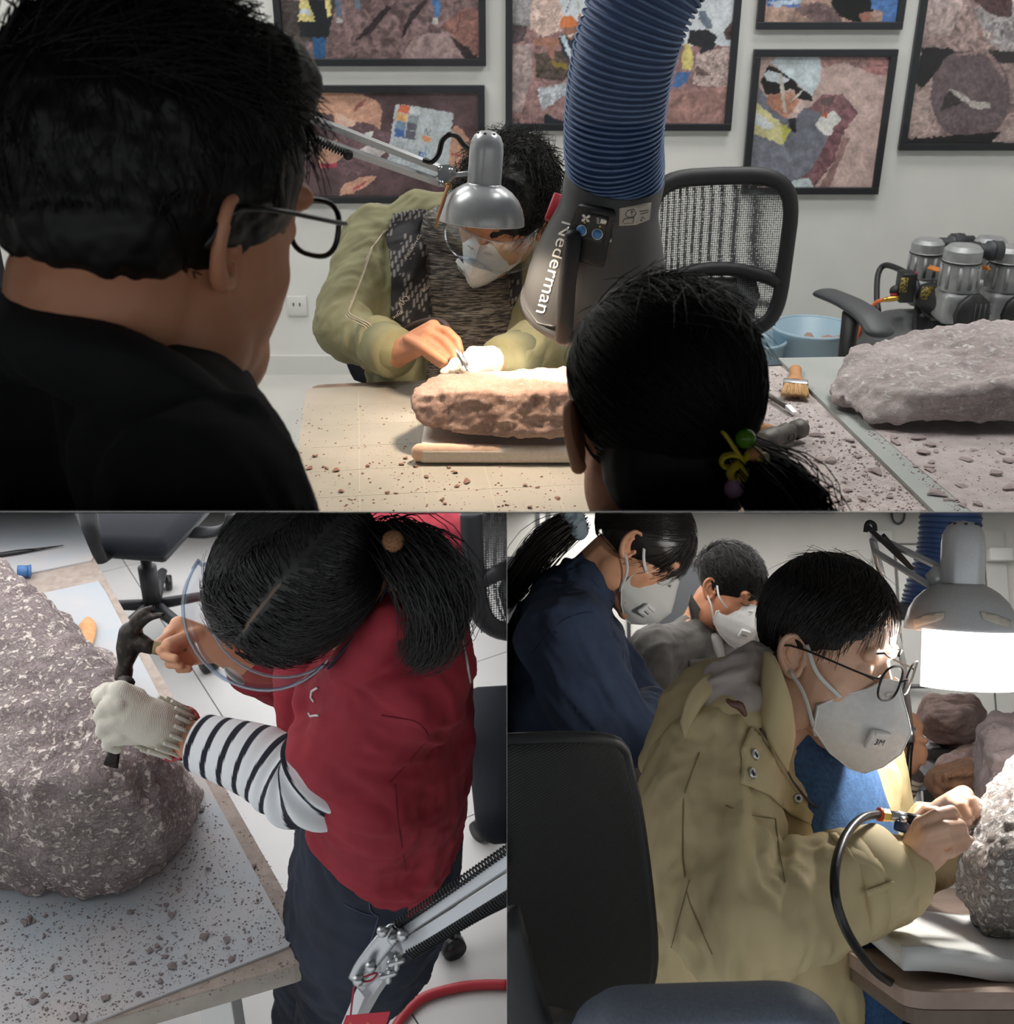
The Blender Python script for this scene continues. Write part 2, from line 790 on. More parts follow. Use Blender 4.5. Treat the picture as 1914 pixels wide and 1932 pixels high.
def scalp_strands(m, rad, count, keep, flow, length, pts=9, lift=(0.0, 0.0), seed=0, jit=0.25, r=0.0007, off=1.0, wav=0.0, ears=()):
    """hairs combed over an ellipsoidal skull. m: frame, rad: radii; keep(u)->mask on unit sphere; flow(u)->direction in unit space"""
    pts = min(pts, 7)
    count = int(count * 0.75)
    g = np.random.default_rng(seed)
    u = g.normal(size=(count * 6, 3))
    u /= np.linalg.norm(u, axis=1)[:, None]
    u = u[keep(u)][:count]
    S = len(u)
    L = length * g.uniform(0.7, 1.15, S)
    R = np.asarray(rad)
    h = off + g.uniform(0, 0.02, S)
    li = g.uniform(lift[0], lift[1], S)
    out = np.empty((S, pts, 3))
    j = g.normal(size=(S, 3)) * jit
    for k in range(pts):
        t = k / (pts - 1)
        hh = h + li * t ** 1.5
        out[:, k] = u * R * hh[:, None]
        d = flow(u) + j + wav * pn(u * 5 + k * 0.3, seed)[:, None] * np.roll(j, 1, 1)
        d = d - u * (d * u).sum(1)[:, None]
        d /= np.linalg.norm(d, axis=1)[:, None] + 1e-9
        u = u + d * (L / (pts - 1) / R.mean())[:, None]
        u /= np.linalg.norm(u, axis=1)[:, None]
    out = out @ m[:3, :3].T + m[:3, 3]
    for c, rr in ears:
        out = out[np.linalg.norm(out - c, axis=2).min(1) > rr]
    return strands(out, r)


def tail_strands(path, spread, count, seed=0, r=0.0008, pts=12, jl=0.25):
    """a bunch of hair along a path"""
    pts = min(pts, 8)
    count = int(count * 0.8)
    r = r * 1.1
    g = np.random.default_rng(seed)
    path = cat(path, 8)
    S = np.asarray(spread)
    out = np.empty((count, pts, 3))
    off = g.normal(size=(count, 3)) * 0.6
    off2 = off * 0.6 + g.normal(size=(count, 3)) * 0.45
    L = g.uniform(1 - jl, 1, count)
    for k in range(pts):
        t = L * k / (pts - 1)
        x = t * (len(path) - 1)
        i = np.clip(x.astype(int), 0, len(path) - 2)
        p = path[i] + (path[i + 1] - path[i]) * (x - i)[:, None]
        s = np.interp(t, np.linspace(0, 1, len(S)), S)
        out[:, k] = p + (off * (1 - t)[:, None] + off2 * t[:, None]) * s[:, None]
    return strands(out, r)


def both(a, b):
    return np.vstack([a[0], b[0]]), np.vstack([np.asarray(a[1]), np.asarray(b[1]) + len(a[0])])


def head_shapes(mb, m, s=1.0, nose=True):
    """skull, face, jaw, nose, brow, lips; frame Y forward, Z up, origin midway between the ears"""
    def e(c, r):
        mb.ell([x * s for x in c], [x * s for x in r], m)
    e((0, -0.002, 0.036), (0.073, 0.091, 0.082))
    e((0, 0.03, -0.02), (0.064, 0.058, 0.085))
    e((0, 0.05, -0.075), (0.044, 0.038, 0.04))
    e((0, 0.072, -0.1), (0.022, 0.018, 0.018))
    for k in (-1, 1):
        e((k * 0.045, 0.005, -0.06), (0.02, 0.035, 0.04))
        e((k * 0.034, 0.052, -0.022), (0.026, 0.017, 0.030))
        e((k * 0.028, 0.076, 0.030), (0.026, 0.010, 0.012))
        e((k * 0.03, 0.070, 0.008), (0.015, 0.013, 0.012))
    if nose:
        mb.cap([m[:3, :3] @ np.array(p) * s + m[:3, 3] for p in ((0, 0.08, 0.02), (0, 0.095, -0.008), (0, 0.104, -0.024))],
               [0.008 * s, 0.010 * s, 0.011 * s], 10)
        for k in (-1, 1):
            e((k * 0.011, 0.092, -0.027), (0.008, 0.009, 0.007))
    e((0, 0.084, -0.056), (0.022, 0.01, 0.006))
    e((0, 0.083, -0.066), (0.018, 0.01, 0.006))


def ear_at(m, side, s=1.0):
    return L2(m, (side * 0.080 * s, -0.006 * s, -0.004 * s)), 0.030 * s


def smooth_line(P, n=4):
    P = np.array(P)
    for _ in range(n):
        P[1:-1] = 0.5 * P[1:-1] + 0.25 * (P[:-2] + P[2:])
    return P


def sheet3(rows, th, k=6):
    """a bent cloth or panel through rows of points, with thickness along its normal"""
    G = np.array([cat(r, k) for r in rows])
    G = np.array([cat(G[:, j], k) for j in range(G.shape[1])])
    nu, nv = G.shape[:2]
    V = G.reshape(-1, 3)
    F = [(i * nv + j, i * nv + j + 1, (i + 1) * nv + j + 1, (i + 1) * nv + j) for i in range(nu - 1) for j in range(nv - 1)]
    V2 = V + normals(V, F) * th
    n1 = len(V)
    e = [i * nv for i in range(nu)] + [(nu - 1) * nv + j for j in range(1, nv)] + [i * nv + nv - 1 for i in range(nu - 2, -1, -1)] + [j for j in range(nv - 2, 0, -1)]
    return np.vstack([V, V2]), F + [tuple(x + n1 for x in reversed(y)) for y in F] + [(p, q, q + n1, p + n1) for p, q in zip(e, e[1:] + e[:1])]


def L2(m, *p):
    p = np.asarray(p if len(p) > 1 else p[0], float)
    return p @ m[:3, :3].T + m[:3, 3]


def ear(m, side, s=1.0, y=0.0, z=0.0, flare=0.35):
    """outer ear with rim, inner ridge, hollow and lobe"""
    mb = MB()
    ox = side * 0.068 * s
    def p(a, b, c):  # a outward, b backward, c up
        return L2(m, (ox + side * a * s, (y - 0.004 - b) * 1.0 * s, (z - 0.002 + c) * s))
    rim = [(0.006, -0.012, 0.006), (0.010, -0.010, 0.022), (0.016, 0.002, 0.031), (0.022, 0.014, 0.028), (0.024, 0.020, 0.014),
           (0.021, 0.019, -0.002), (0.015, 0.012, -0.016), (0.009, 0.002, -0.026), (0.006, -0.008, -0.025), (0.004, -0.011, -0.014)]
    mb.cap([p(*q) for q in rim], [0.0045 * s] * 5 + [0.005 * s, 0.006 * s, 0.0075 * s, 0.006 * s, 0.004 * s], 10, 3)
    inner = [(0.012, 0.004, 0.018), (0.016, 0.010, 0.010), (0.014, 0.010, -0.002), (0.009, 0.004, -0.010)]
    mb.cap([p(*q) for q in inner], [0.003 * s, 0.0038 * s, 0.0038 * s, 0.003 * s], 8, 3)
    mb.hull([p(a - 0.006, b, c) for a, b, c in rim] + [p(a - 0.003, b * 0.9, c * 0.9) for a, b, c in rim])
    mb.ell((ox + side * 0.004 * s, (y + 0.008) * s, (z - 0.006) * s), (0.006 * s, 0.006 * s, 0.008 * s), m)
    return blob(mb, 0.0016 * s, 2)


def hand_shapes(mb, wrist, palm, fingers, rp=0.02, rw=0.024):
    """palm: list of knuckle-side points; fingers: list of (points, base radius)"""
    wrist = np.asarray(wrist)
    for q in palm:
        mb.cap([wrist, 0.5 * (wrist + q), q], [rw * 0.9, rp, rp * 0.72], 12)
    for P, r in fingers:
        P = np.asarray(P)
        rr = np.linspace(r, r * 0.78, len(P))
        for i in range(1, len(P) - 1):
            rr[i] *= 1.06
        mb.cap(P, rr, 10)


def Ws(*q):
    return np.array([W(*p) for p in q])
# ---------------------------------------------------------------- shared kit
from mathutils.geometry import delaunay_2d_cdt

M_WALL = mat('wall_paint', (226, 226, 222), 0.85, c2=(221, 221, 217), vs=6, bump=0.05, bs=300)
M_FLOOR = mat('floor_tile', (205, 203, 198), 0.35, c2=(192, 190, 185), vs=3, lo=0.4, hi=0.7)
M_TRIM = mat('trim_white', (216, 216, 213), 0.6)
M_FRAME = mat('frame_black', (30, 32, 36), 0.45)
M_BLACKP = mat('black_plastic', (26, 27, 30), 0.5, bump=0.1, bs=900, bd=0.0005)
M_GREYP = mat('grey_plastic', (62, 64, 68), 0.5, bump=0.1, bs=900, bd=0.0005)
M_SEAT = mat('seat_fabric', (19, 22, 30), 0.95, c2=(27, 30, 39), vs=300, bump=0.2, bs=800, bd=0.001)
M_STEEL = mat('brushed_steel', (196, 198, 200), 0.32, 1.0)
M_SILVER = mat('silver_paint', (200, 202, 204), 0.28, 0.3, c2=(192, 194, 197), vs=400)
M_IRON = mat('worn_iron', (112, 108, 104), 0.5, 0.7, c2=(86, 82, 78), vs=40, bump=0.3, bs=90)
M_DARKIRON = mat('dark_iron', (44, 40, 37), 0.42, 0.75, c2=(92, 84, 76), vs=60, lo=0.5, hi=0.75, bump=0.3, bs=120)
M_WOOD = mat('light_wood', (206, 150, 98), 0.6, c2=(188, 128, 78), vs=60, stretch=(1, 1, 0.15))
M_HAIR = mat('black_hair', (13, 11, 10), 0.5, spec=0.28)
M_HAIRB = mat('brown_black_hair', (30, 22, 19), 0.40, spec=0.6, c2=(20, 15, 13), vs=90)
M_SKIN = mat('skin', (214, 160, 126), 0.55, c2=(205, 146, 112), vs=30, bump=0.12, bs=500, bd=0.0006)
M_SKINP = mat('pale_skin', (222, 182, 156), 0.5, c2=(214, 168, 140), vs=30, bump=0.12, bs=500, bd=0.0006)
M_SKIND = mat('tan_skin', (196, 138, 104), 0.55, c2=(186, 124, 92), vs=30, bump=0.1, bs=500, bd=0.0006)
M_MASK = mat('mask_white', (232, 232, 230), 0.85, c2=(224, 224, 222), vs=120, bump=0.25, bs=1200, bd=0.0005)
M_STRAP = mat('strap_white', (222, 222, 220), 0.8)
M_RUBBER = mat('black_rubber', (15, 15, 16), 0.35)
M_GLASS = None


def clear(name, tint=(1, 1, 1), gloss=0.12, rough=0.03):
    q = N(name)
    t = q.n('ShaderNodeBsdfTransparent')
    t.inputs[0].default_value = (*tint, 1)
    g = q.n('ShaderNodeBsdfGlossy')
    g.inputs['Roughness'].default_value = rough
    m = q.n('ShaderNodeMixShader')
    m.inputs[0].default_value = gloss
    q.l(t.outputs[0], m.inputs[1])
    q.l(g.outputs[0], m.inputs[2])
    q.l(m.outputs[0], q.out.inputs[0])
    return q.m


M_GLASS = clear('clear_lens', (0.96, 0.97, 0.97), 0.07)
M_GOGGLE = clear('goggle_plastic', (0.86, 0.90, 0.94), 0.16, 0.10)


def meshfab(name, c, sc, hole):
    q = N(name)
    q.b.inputs['Base Color'].default_value = (*rgb(c), 1)
    q.b.inputs['Roughness'].default_value = 0.8
    co = q.coords((sc, sc, sc))
    vo = q.n('ShaderNodeTexVoronoi')
    vo.inputs['Scale'].default_value = 1
    vo.inputs['Randomness'].default_value = 0.15
    q.l(co, vo.inputs['Vector'])
    r = q.ramp(vo.outputs['Distance'], [(hole - 0.03, (0, 0, 0)), (hole + 0.03, (1, 1, 1))])
    t = q.n('ShaderNodeBsdfTransparent')
    m = q.n('ShaderNodeMixShader')
    q.l(r, m.inputs[0])
    q.l(t.outputs[0], m.inputs[1])
    q.l(q.b.outputs[0], m.inputs[2])
    q.l(m.outputs[0], q.out.inputs[0])
    return q.m


M_MESH = meshfab('chair_mesh', (86, 88, 90), 170, 0.46)


def inpoly(P, poly):
    x, y = P[:, 0], P[:, 1]
    r = np.zeros(len(P), bool)
    q = np.asarray(poly, float)
    for (x0, y0), (x1, y1) in zip(q, np.roll(q, -1, 0)):
        c = ((y0 > y) != (y1 > y)) & (x < (x1 - x0) * (y - y0) / (y1 - y0 + 1e-12) + x0)
        r ^= c
    return r


def patch(tree, poly, off=0.003, th=0.002, step=8, smooth=2, jump=0.05, bulge=0.0):
    """a piece of cloth, tape or shell lying on a surface, cut to an outline given in photo pixels"""
    poly = np.asarray(poly, float)
    B = []
    for a, b in zip(poly, np.roll(poly, -1, 0)):
        k = max(1, int(np.linalg.norm(b - a) / step))
        for t in range(k):
            B.append(a + (b - a) * t / k)
    B = np.array(B)
    lo, hi = B.min(0), B.max(0)
    gx, gy = np.meshgrid(np.arange(lo[0] + step / 2, hi[0], step), np.arange(lo[1] + step / 2, hi[1], step))
    G = np.stack([gx.ravel(), gy.ravel()], 1)
    G = G[inpoly(G, B)]
    if len(G):
        d = np.min(np.linalg.norm(G[:, None] - B[None], axis=2), axis=1)
        G = G[d > step * 0.45]
    P = np.vstack([B, G]) if len(G) else B
    nb = len(B)
    r = delaunay_2d_cdt([Vector(p) for p in P], [], [list(range(nb))], 1, 1e-5)
    P2 = np.array([q[:] for q in r[0]])
    F = [tuple(q) for q in r[2]]
    pts, nor = [], []
    for q in P2:
        a, n = on(tree, q[0], q[1], off)
        pts.append(a)
        nor.append(n)
    pts, nor = np.array(pts), np.array(nor)
    dep = (pts - C0) @ FV
    med = np.median(dep)
    bad = np.abs(dep - med) > max(jump, 3 * np.std(dep))
    for i in np.where(bad)[0]:
        pts[i] = W(P2[i, 0], P2[i, 1], med)
    ed = {}
    for q in F:
        for a, b in ((q[0], q[1]), (q[1], q[2]), (q[2], q[0])):
            ed.setdefault(a, set()).add(b)
            ed.setdefault(b, set()).add(a)
    for _ in range(smooth):
        dep = (pts - C0) @ FV
        nd = np.array([0.5 * dep[i] + 0.5 * np.mean(dep[list(ed[i])]) if i in ed else dep[i] for i in range(len(pts))])
        nd = np.minimum(nd, dep)
        pts = np.array([W(P2[i, 0], P2[i, 1], nd[i]) for i in range(len(pts))])
    if bulge:
        db = np.min(np.linalg.norm(P2[:, None] - B[None], axis=2), axis=1)
        pts = pts + nor * (bulge * np.sqrt(db / (db.max() + 1e-9)))[:, None]
    nor = np.array([un(np.mean(nor[list(ed[i])], 0)) if i in ed else nor[i] for i in range(len(pts))])
    n = len(pts)
    V = np.vstack([pts, pts + nor * th])
    cnt = {}
    for q in F:
        for a, b in ((q[0], q[1]), (q[1], q[2]), (q[2], q[0])):
            cnt[(a, b)] = cnt.get((a, b), 0) + 1
    FF = [tuple(reversed(q)) for q in F] + [tuple(i + n for i in q) for q in F]
    for (a, b) in cnt:
        if (b, a) not in cnt:
            FF.append((a, b, b + n, a + n))
    return V, FF, np.vstack([P2, P2])


def chip_meshes(m, seed=0, n=6, flatness=0.45):
    g = np.random.default_rng(seed)
    out = []
    for i in range(n):
        p = g.normal(size=(11, 3))
        p /= np.linalg.norm(p, axis=1)[:, None]
        p *= g.uniform(0.75, 1.1, (11, 1))
        p[:, 2] *= flatness
        p[:, 0] *= 1.25
        p[:, 2] -= p[:, 2].min()
        v, f = MB().hull(p * 0.5).arr()
        me = bpy.data.meshes.new('stone_chip')
        me.from_pydata(v.tolist(), [], f)
        me.materials.append(m)
        out.append(me)
    return out


def scatter(room, z, polys, n, s0, s1, meshes, label, group, seed=0, avoid=None):
    g = np.random.default_rng(seed)
    k = 0
    tries = 0
    poly = np.asarray(polys, float)
    while k < n and tries < 8000:
        tries += 1
        q = g.uniform(poly.min(0), poly.max(0))
        if not inpoly(q[None], poly)[0] or (avoid is not None and any(inpoly(q[None], a)[0] for a in avoid)):
            continue
        p = room.T(q[0], q[1], z)
        s = s0 + (s1 - s0) * g.uniform() ** 2.2
        o = bpy.data.objects.new('stone_chip', meshes[g.integers(len(meshes))])
        COL.objects.link(o)
        c, d = math.cos(a := g.uniform(0, 6.28)), math.sin(a)
        x, y = XV * c + room.hf * d, -XV * d + room.hf * c
        o.matrix_world = Matrix(M4(p, x * s, y * s, room.up * s).tolist())
        tag(o, label, 'stone chip', group)
        k += 1


def crumbs(name, label, room, z, poly, n, s0, s1, m, seed=0, avoid=None):
    """fine grit that nobody could count"""
    g = np.random.default_rng(seed)
    poly = np.asarray(poly, float)
    P = g.uniform(poly.min(0), poly.max(0), (n * 3, 2))
    k = inpoly(P, poly)
    if avoid is not None:
        for a in avoid:
            k &= ~inpoly(P, np.asarray(a))
    P = P[k][:n]
    V, F = [], []
    for q in P:
        p = room.T(q[0], q[1], z)
        s = s0 + (s1 - s0) * g.uniform() ** 3
        a = g.uniform(0, 6.28)
        o = len(V)
        for t in range(4):
            b = a + t * 1.571 + g.uniform(-0.3, 0.3)
            V.append(p + s * (XV * math.cos(b) + room.hf * math.sin(b)))
        V.append(p + room.up * s * g.uniform(0.4, 0.9) + 0.2 * s * XV)
        F += [(o, o + 1, o + 4), (o + 1, o + 2, o + 4), (o + 2, o + 3, o + 4), (o + 3, o, o + 4), (o + 3, o + 2, o + 1, o)]
    ob = put(name, np.array(V), F, m, flat=True, kind='stuff')
    tag(ob, label, 'grit')
    return ob


# ---------------------------------------------------------------- office chair
def office_chair(fr, label, s=1.0, mesh_back=True, arms=(True, True), back=True, backm=None, solid_back=False, seat_d=0.46, arm_z=0.66, recline=0.12):
    """fr: frame on the floor, Y the way the sitter faces"""
    t = thing('office_chair', label, 'chair', fr[:3, 3])
    q = fr.copy()
    q[:3, :3] = q[:3, :3] * s
    # seat
    b = MB()
    b.box((0, 0.02, 0.455), (0.48, seat_d, 0.07), r=0.034, seg=4)
    v, f = b.arr()
    v[:, 2] -= 0.03 * sm(0.16, 0.26, v[:, 1])
    ang = np.abs(v[:, 0]) / 0.24
    v[:, 1] = v[:, 1] * (1 - 0.10 * ang ** 3)
    put('seat', L2(q, v), f, M_SEAT, t)
    put('seat_shell', MB(q).box((0, 0.02, 0.41), (0.42, seat_d - 0.06, 0.025), r=0.012), None, M_BLACKP, t)
    put('gas_lift', MB(q).tube([(0, 0, 0.10), (0, 0, 0.26), (0, 0, 0.261), (0, 0, 0.41)], [0.03, 0.03, 0.018, 0.018], 16), None, M_BLACKP, t)
    for k in range(5):
        a = k * 2 * math.pi / 5 + 0.35
        c, d = math.cos(a), math.sin(a)
        g = put('base_leg', MB(q).tube([(0.02 * c, 0.02 * d, 0.115), (0.15 * c, 0.15 * d, 0.105), (0.31 * c, 0.31 * d, 0.075)],
                                       [(0.026, 0.018), (0.022, 0.014), (0.017, 0.011)], 10, side=np.array([-d, c, 0])), None, M_BLACKP, t)
        if g is None:
            continue
        w = MB(q)
        for e in (-1, 1):
            w.tube([(0.31 * c - d * 0.006 * e, 0.31 * d + c * 0.006 * e, 0.028), (0.31 * c - d * 0.026 * e, 0.31 * d + c * 0.026 * e, 0.028)], [0.028, 0.026], 16)
        w.tube([(0.31 * c, 0.31 * d, 0.03), (0.31 * c, 0.31 * d, 0.085)], 0.008, 8)
        put('caster', w, None, M_RUBBER, g)
    for k, use in zip((-1, 1), arms):
        if not use:
            continue
        p = put('arm_post', MB(q).tube([(k * 0.19, 0.0, 0.42), (k * 0.27, 0.0, 0.43), (k * 0.285, 0, 0.50), (k * 0.285, 0, arm_z - 0.01)],
                                       [(0.03, 0.014), (0.03, 0.014), (0.028, 0.016), (0.034, 0.022)], 12, side=np.array([0, 1.0, 0])), None, M_BLACKP, t)
        pad = cat([(k * 0.285, -0.15, arm_z + 0.006), (k * 0.285, -0.02, arm_z + 0.014), (k * 0.285, 0.09, arm_z + 0.008), (k * 0.285, 0.15, arm_z - 0.012)], 5)
        put('arm_pad', MB(q).cap(pad, np.tile([0.042, 0.014], (len(pad), 1)), 14, side=np.array([1.0, 0, 0])), None, M_GREYP, t)
    if back:
        def bk(x, z):  # back surface: curved in plan and reclined
            zz = z - 0.55
            return (x, -0.235 - recline * zz - 0.04 * math.cos(zz * 5) + 0.55 * x * x, z)
        def ring(k, zlo, zhi, wlo, whi, n=48):
            o = []
            for i in range(n):
                a = 2 * math.pi * i / n
                c, d = math.cos(a), math.sin(a)
                c, d = math.copysign(abs(c) ** 0.45, c), math.copysign(abs(d) ** 0.45, d)
                zz = (zlo + zhi) / 2 + d * (zhi - zlo) / 2
                w = wlo + (whi - wlo) * (zz - zlo) / (zhi - zlo)
                o.append(bk(c * w * k, zz))
            return np.array(o)
        R = ring(1, 0.56, 1.0, 0.20, 0.215)
        if solid_back:
            bm_ = MB()
            N1 = 22
            V, F = [], []
            for i in range(N1):
                for j in range(N1):
                    a, c = -1 + 2 * i / (N1 - 1), -1 + 2 * j / (N1 - 1)
                    x = 0.225 * a * math.sqrt(1 - 0.25 * c ** 4 * 0.9)
                    z = 0.79 + 0.24 * c * math.sqrt(1 - 0.25 * a ** 4 * 0.9)
                    V.append(bk(x, z))
            for i in range(N1 - 1):
                for j in range(N1 - 1):
                    F.append((i * N1 + j, i * N1 + j + 1, (i + 1) * N1 + j + 1, (i + 1) * N1 + j))
            V = np.array(V)
            Vb = V + np.array([0, -0.035, 0])
            n1 = len(V)
            FF = F + [tuple(x + n1 for x in reversed(y)) for y in F]
            edge = [i * N1 for i in range(N1)] + [(N1 - 1) * N1 + j for j in range(1, N1)] + [i * N1 + N1 - 1 for i in range(N1 - 2, -1, -1)] + [j for j in range(N1 - 2, 0, -1)]
            for a, c in zip(edge, edge[1:] + edge[:1]):
                FF.append((a, c, c + n1, a + n1))
            put('backrest', L2(q, np.vstack([V, Vb])), FF, backm or M_SEAT, t)
        else:
            Rc = np.vstack([R, R[:2]])
            put('back_frame', MB(q).tube(Rc, np.tile([0.024, 0.013], (len(Rc), 1)), 12, side=np.array([1.0, 0, 0]), caps=False), None, M_BLACKP, t)
            V, F = [], []
            n1, n2 = 16, 16
            for i in range(n1):
                for j in range(n2):
                    z = 0.575 + 0.41 * j / (n2 - 1)
                    w = 0.192 + 0.01 * j / n2
                    V.append(bk(-w + 2 * w * i / (n1 - 1), z))
            for i in range(n1 - 1):
                for j in range(n2 - 1):
                    F.append((i * n2 + j, i * n2 + j + 1, (i + 1) * n2 + j + 1, (i + 1) * n2 + j))
            put('back_mesh', L2(q, V), F, M_MESH, t, kind='nofix')
            lum = put('lumbar_support', MB(q).tube([bk(x, 0.70 + 0.045 * (1 - (x / 0.2) ** 2)) for x in np.linspace(-0.2, 0.2, 11)],
                                                   [(0.016, 0.02)] * 11, 10, side=np.array([0, 1.0, 0])), None, M_BLACKP, t)
            for z in (0.60, 0.63, 0.66, 0.69):
                put('lumbar_slat', MB(q).tube([np.array(bk(x, z)) - np.array([0, 0.01, 0]) for x in np.linspace(-0.13, 0.13, 7)], [(0.012, 0.008)] * 7, 8, side=np.array([0, 0, 1.0])), None, M_BLACKP, t)
            put('lumbar_shell', MB(q).prism([(-0.13, 0.575), (0.13, 0.575), (0.15, 0.66), (0.13, 0.715), (-0.13, 0.715), (-0.15, 0.66)], -0.008, 0.008,
                                            M4((0, -0.30, 0), (1, 0, 0), (0, 0, 1), (0, -1, 0))), None, M_BLACKP, t)
        put('back_post', MB(q).tube([(0, -0.10, 0.40), (0, -0.26, 0.41), (0, -0.315, 0.50), bk(0, 0.62)], [(0.035, 0.012)] * 4, 10, 4, side=np.array([1.0, 0, 0])), None, M_BLACKP, t)
    return t


# ---------------------------------------------------------------- spectacles, masks, goggles
def spectacles(m, label, s=1.0, y=0.098, z=0.012, w=0.024, h=0.018, gap=0.012, tx=0.070, ty=-0.01, rim=0.0016, drop=0.018, temples=(-1, 1)):
    t = thing('spectacles', label, 'glasses', m[:3, 3])
    for k in (-1, 1):
        pts = []
        for i in range(28):
            a = 2 * math.pi * i / 28
            c, d = math.cos(a), math.sin(a)
            e = 0.75
            pts.append(((k * (gap + w) + math.copysign(abs(c) ** e, c) * w) * s, (y - 0.006 * abs(c * w + (gap + w)) / w * 0.6) * s, (z + math.copysign(abs(d) ** e, d) * h) * s))
        pts = np.array(pts)
        pts[:, 1] = y * s - 2.2 * (pts[:, 0]) ** 2 / s
        P = np.vstack([pts, pts[:2]])
        put('rim', MB(m).tube(P, rim * s, 8, caps=False), None, M_RUBBER, t)
        put('lens', L2(m, pts), [tuple(range(28))], M_GLASS, t, kind='nofix')
        if k in temples:
            o = k * (gap + 2 * w)
            put('temple', MB(m).tube(cat([(o * s, (y - 2.2 * o * o) * s, (z + 0.006) * s), (k * tx * s, (y - 0.025) * s, (z + 0.006) * s), (k * (tx + 0.004) * s, ty * s, (z + 0.006) * s),
                                          (k * tx * s, (ty - 0.02) * s, (z - drop) * s)], 4), rim * 0.9 * s, 6), None, M_RUBBER, t)
    put('bridge', MB(m).tube(cat([(-gap * s, y * s, z * s), (0, (y + 0.004) * s, (z + 0.004) * s), (gap * s, y * s, z * s)], 4), rim * s, 6), None, M_RUBBER, t)
    return t


def face_mask(m, label, s=1.0, straps=(1, -1), ear_y=0.0, ear_z=0.0, valve=(0.035, -0.055), mm=None, up=0.0, text=False, depth=0.0):
    """folded respirator with a ridge, a raised valve and ear loops; frame as for the head"""
    mm = mm or M_MASK
    t = thing('respirator_mask', label, 'mask', m[:3, 3])
    # outline rows from nose to chin: (z, half width, front y, side y)
    rows = [(0.014, 0.014, 0.114, 0.102), (-0.004, 0.034, 0.124, 0.088), (-0.022, 0.056, 0.136, 0.062), (-0.046, 0.069, 0.150, 0.040), (-0.080, 0.064, 0.146, 0.042), (-0.108, 0.042, 0.128, 0.066), (-0.126, 0.012, 0.108, 0.090)]
    R_ = np.array(rows)
    rows = np.array([np.concatenate([np.interp(x, np.arange(len(R_)), R_[:, c])[None] for c in range(4)]) for x in np.linspace(0, len(R_) - 1, 25)])
    V, F = [], []
    n = 21
    for z, w, fy, sy in rows:
        for j in range(n):
            a = -1 + 2 * j / (n - 1)
            y = sy + (fy - sy) * (1 - abs(a) ** 1.55)
            V.append((a * w * s, (y + depth) * s, (z + up) * s))
    for i in range(len(rows) - 1):
        for j in range(n - 1):
            F.append((i * n + j, i * n + j + 1, (i + 1) * n + j + 1, (i + 1) * n + j))
    V = np.array(V)
    nn = len(V)
    Vb = V - np.array([0, 0.004 * s, 0])
    FF = F + [tuple(i + nn for i in reversed(q)) for q in F]
    R = len(rows)
    edge = [j for j in range(n)] + [i * n + n - 1 for i in range(1, R)] + [(R - 1) * n + j for j in range(n - 2, -1, -1)] + [i * n for i in range(R - 2, 0, -1)]
    for a, b in zip(edge, edge[1:] + edge[:1]):
        FF.append((a, b, b + nn, a + nn))
    v, f = L2(m, np.vstack([V, Vb])), FF
    put('mask_shell', v, f, mm, t)
    rim = V[edge]
    put('edge_seam', MB(m).tube(np.vstack([rim, rim[:2]])[::2], 0.0016 * s, 6, caps=False), None, mm, t)
    put('nose_clip', MB(m).tube([(x * s, (0.116 + depth - 6 * x * x) * s, (-0.004 + up) * s) for x in np.linspace(-0.028, 0.028, 9)], [(0.0014 * s, 0.0035 * s)] * 9, 8), None, M_STRAP, t)
    put('centre_crease', MB(m).tube(V[[i * n + n // 2 for i in range(len(rows))]] + np.array([0, 0.0002, 0]), 0.0013 * s, 6), None, mm, t)
    vx, vz = valve
    b = MB()
    b.box((0, 0, 0.003), (0.034, 0.030, 0.009), r=0.004, seg=3)
    b.box((0.0, 0.012, 0.006), (0.028, 0.006, 0.007), r=0.002)
    yy = 0.041 + (0.148 - 0.041) * (1 - (abs(vx) / 0.067) ** 1.55) + depth
    nrm = un(np.array([vx / 0.066 * 1.3, 1.0, -0.25]))
    ux = un(np.cross(np.array([0, 0, 1.0]), nrm))
    vm = M4(np.array([vx, yy, vz + up]) * s, ux * s, np.cross(nrm, ux) * s, nrm * s)
    put('valve', MB(m).add(*b.arr(), vm), None, M_STRAP, t)
    for i in range(0 if text else 3):
        put('valve_slot', MB(m).add(*MB().box((0, -0.008 + i * 0.006, 0.0078), (0.018, 0.0018, 0.0016)).arr(), vm), None, M_BLACKP if i == 1 else M_TRIM, t)
    if text:
        VT, FT = text_mesh('3M')
        VT = (VT - (VT.max(0) + VT.min(0)) / 2) * 0.0135
        VT[:, 2] = 0.0084
        put('lettering', L2(m, L2(vm, VT)), FT, M_FRAME, t, kind='nofix')
    for k in straps:
        e = L2(m, (k * 0.071 * s, ear_y * s, (0.022 + ear_z) * s))
        for zz, p in ((-0.02, (0.062, 0.064, -0.024)), (-0.09, (0.058, 0.046, -0.09))):
            a = L2(m, (k * p[0] * s, (p[1] + depth) * s, (p[2] + up) * s))
            mid = L2(m, (k * 0.083 * s, ((p[1] + ear_y) / 2 + 0.004) * s, (p[2] + up) * s * 0.5 + (0.015 + ear_z) * 0.5 * s if zz > -0.05 else (-0.045 + ear_z) * s))
            b2 = L2(m, (k * 0.082 * s, (ear_y + (0.010 if zz > -0.05 else -0.004)) * s, ((0.022 if zz > -0.05 else -0.022) + ear_z) * s))
            put('ear_strap', MB().tube(cat([a, mid, b2], 5), np.tile([0.0006 * s, 0.0032 * s], (11, 1)), 8, side=m[:3, 0] * k), None, M_STRAP, t)
    return t, bvh(v, f)
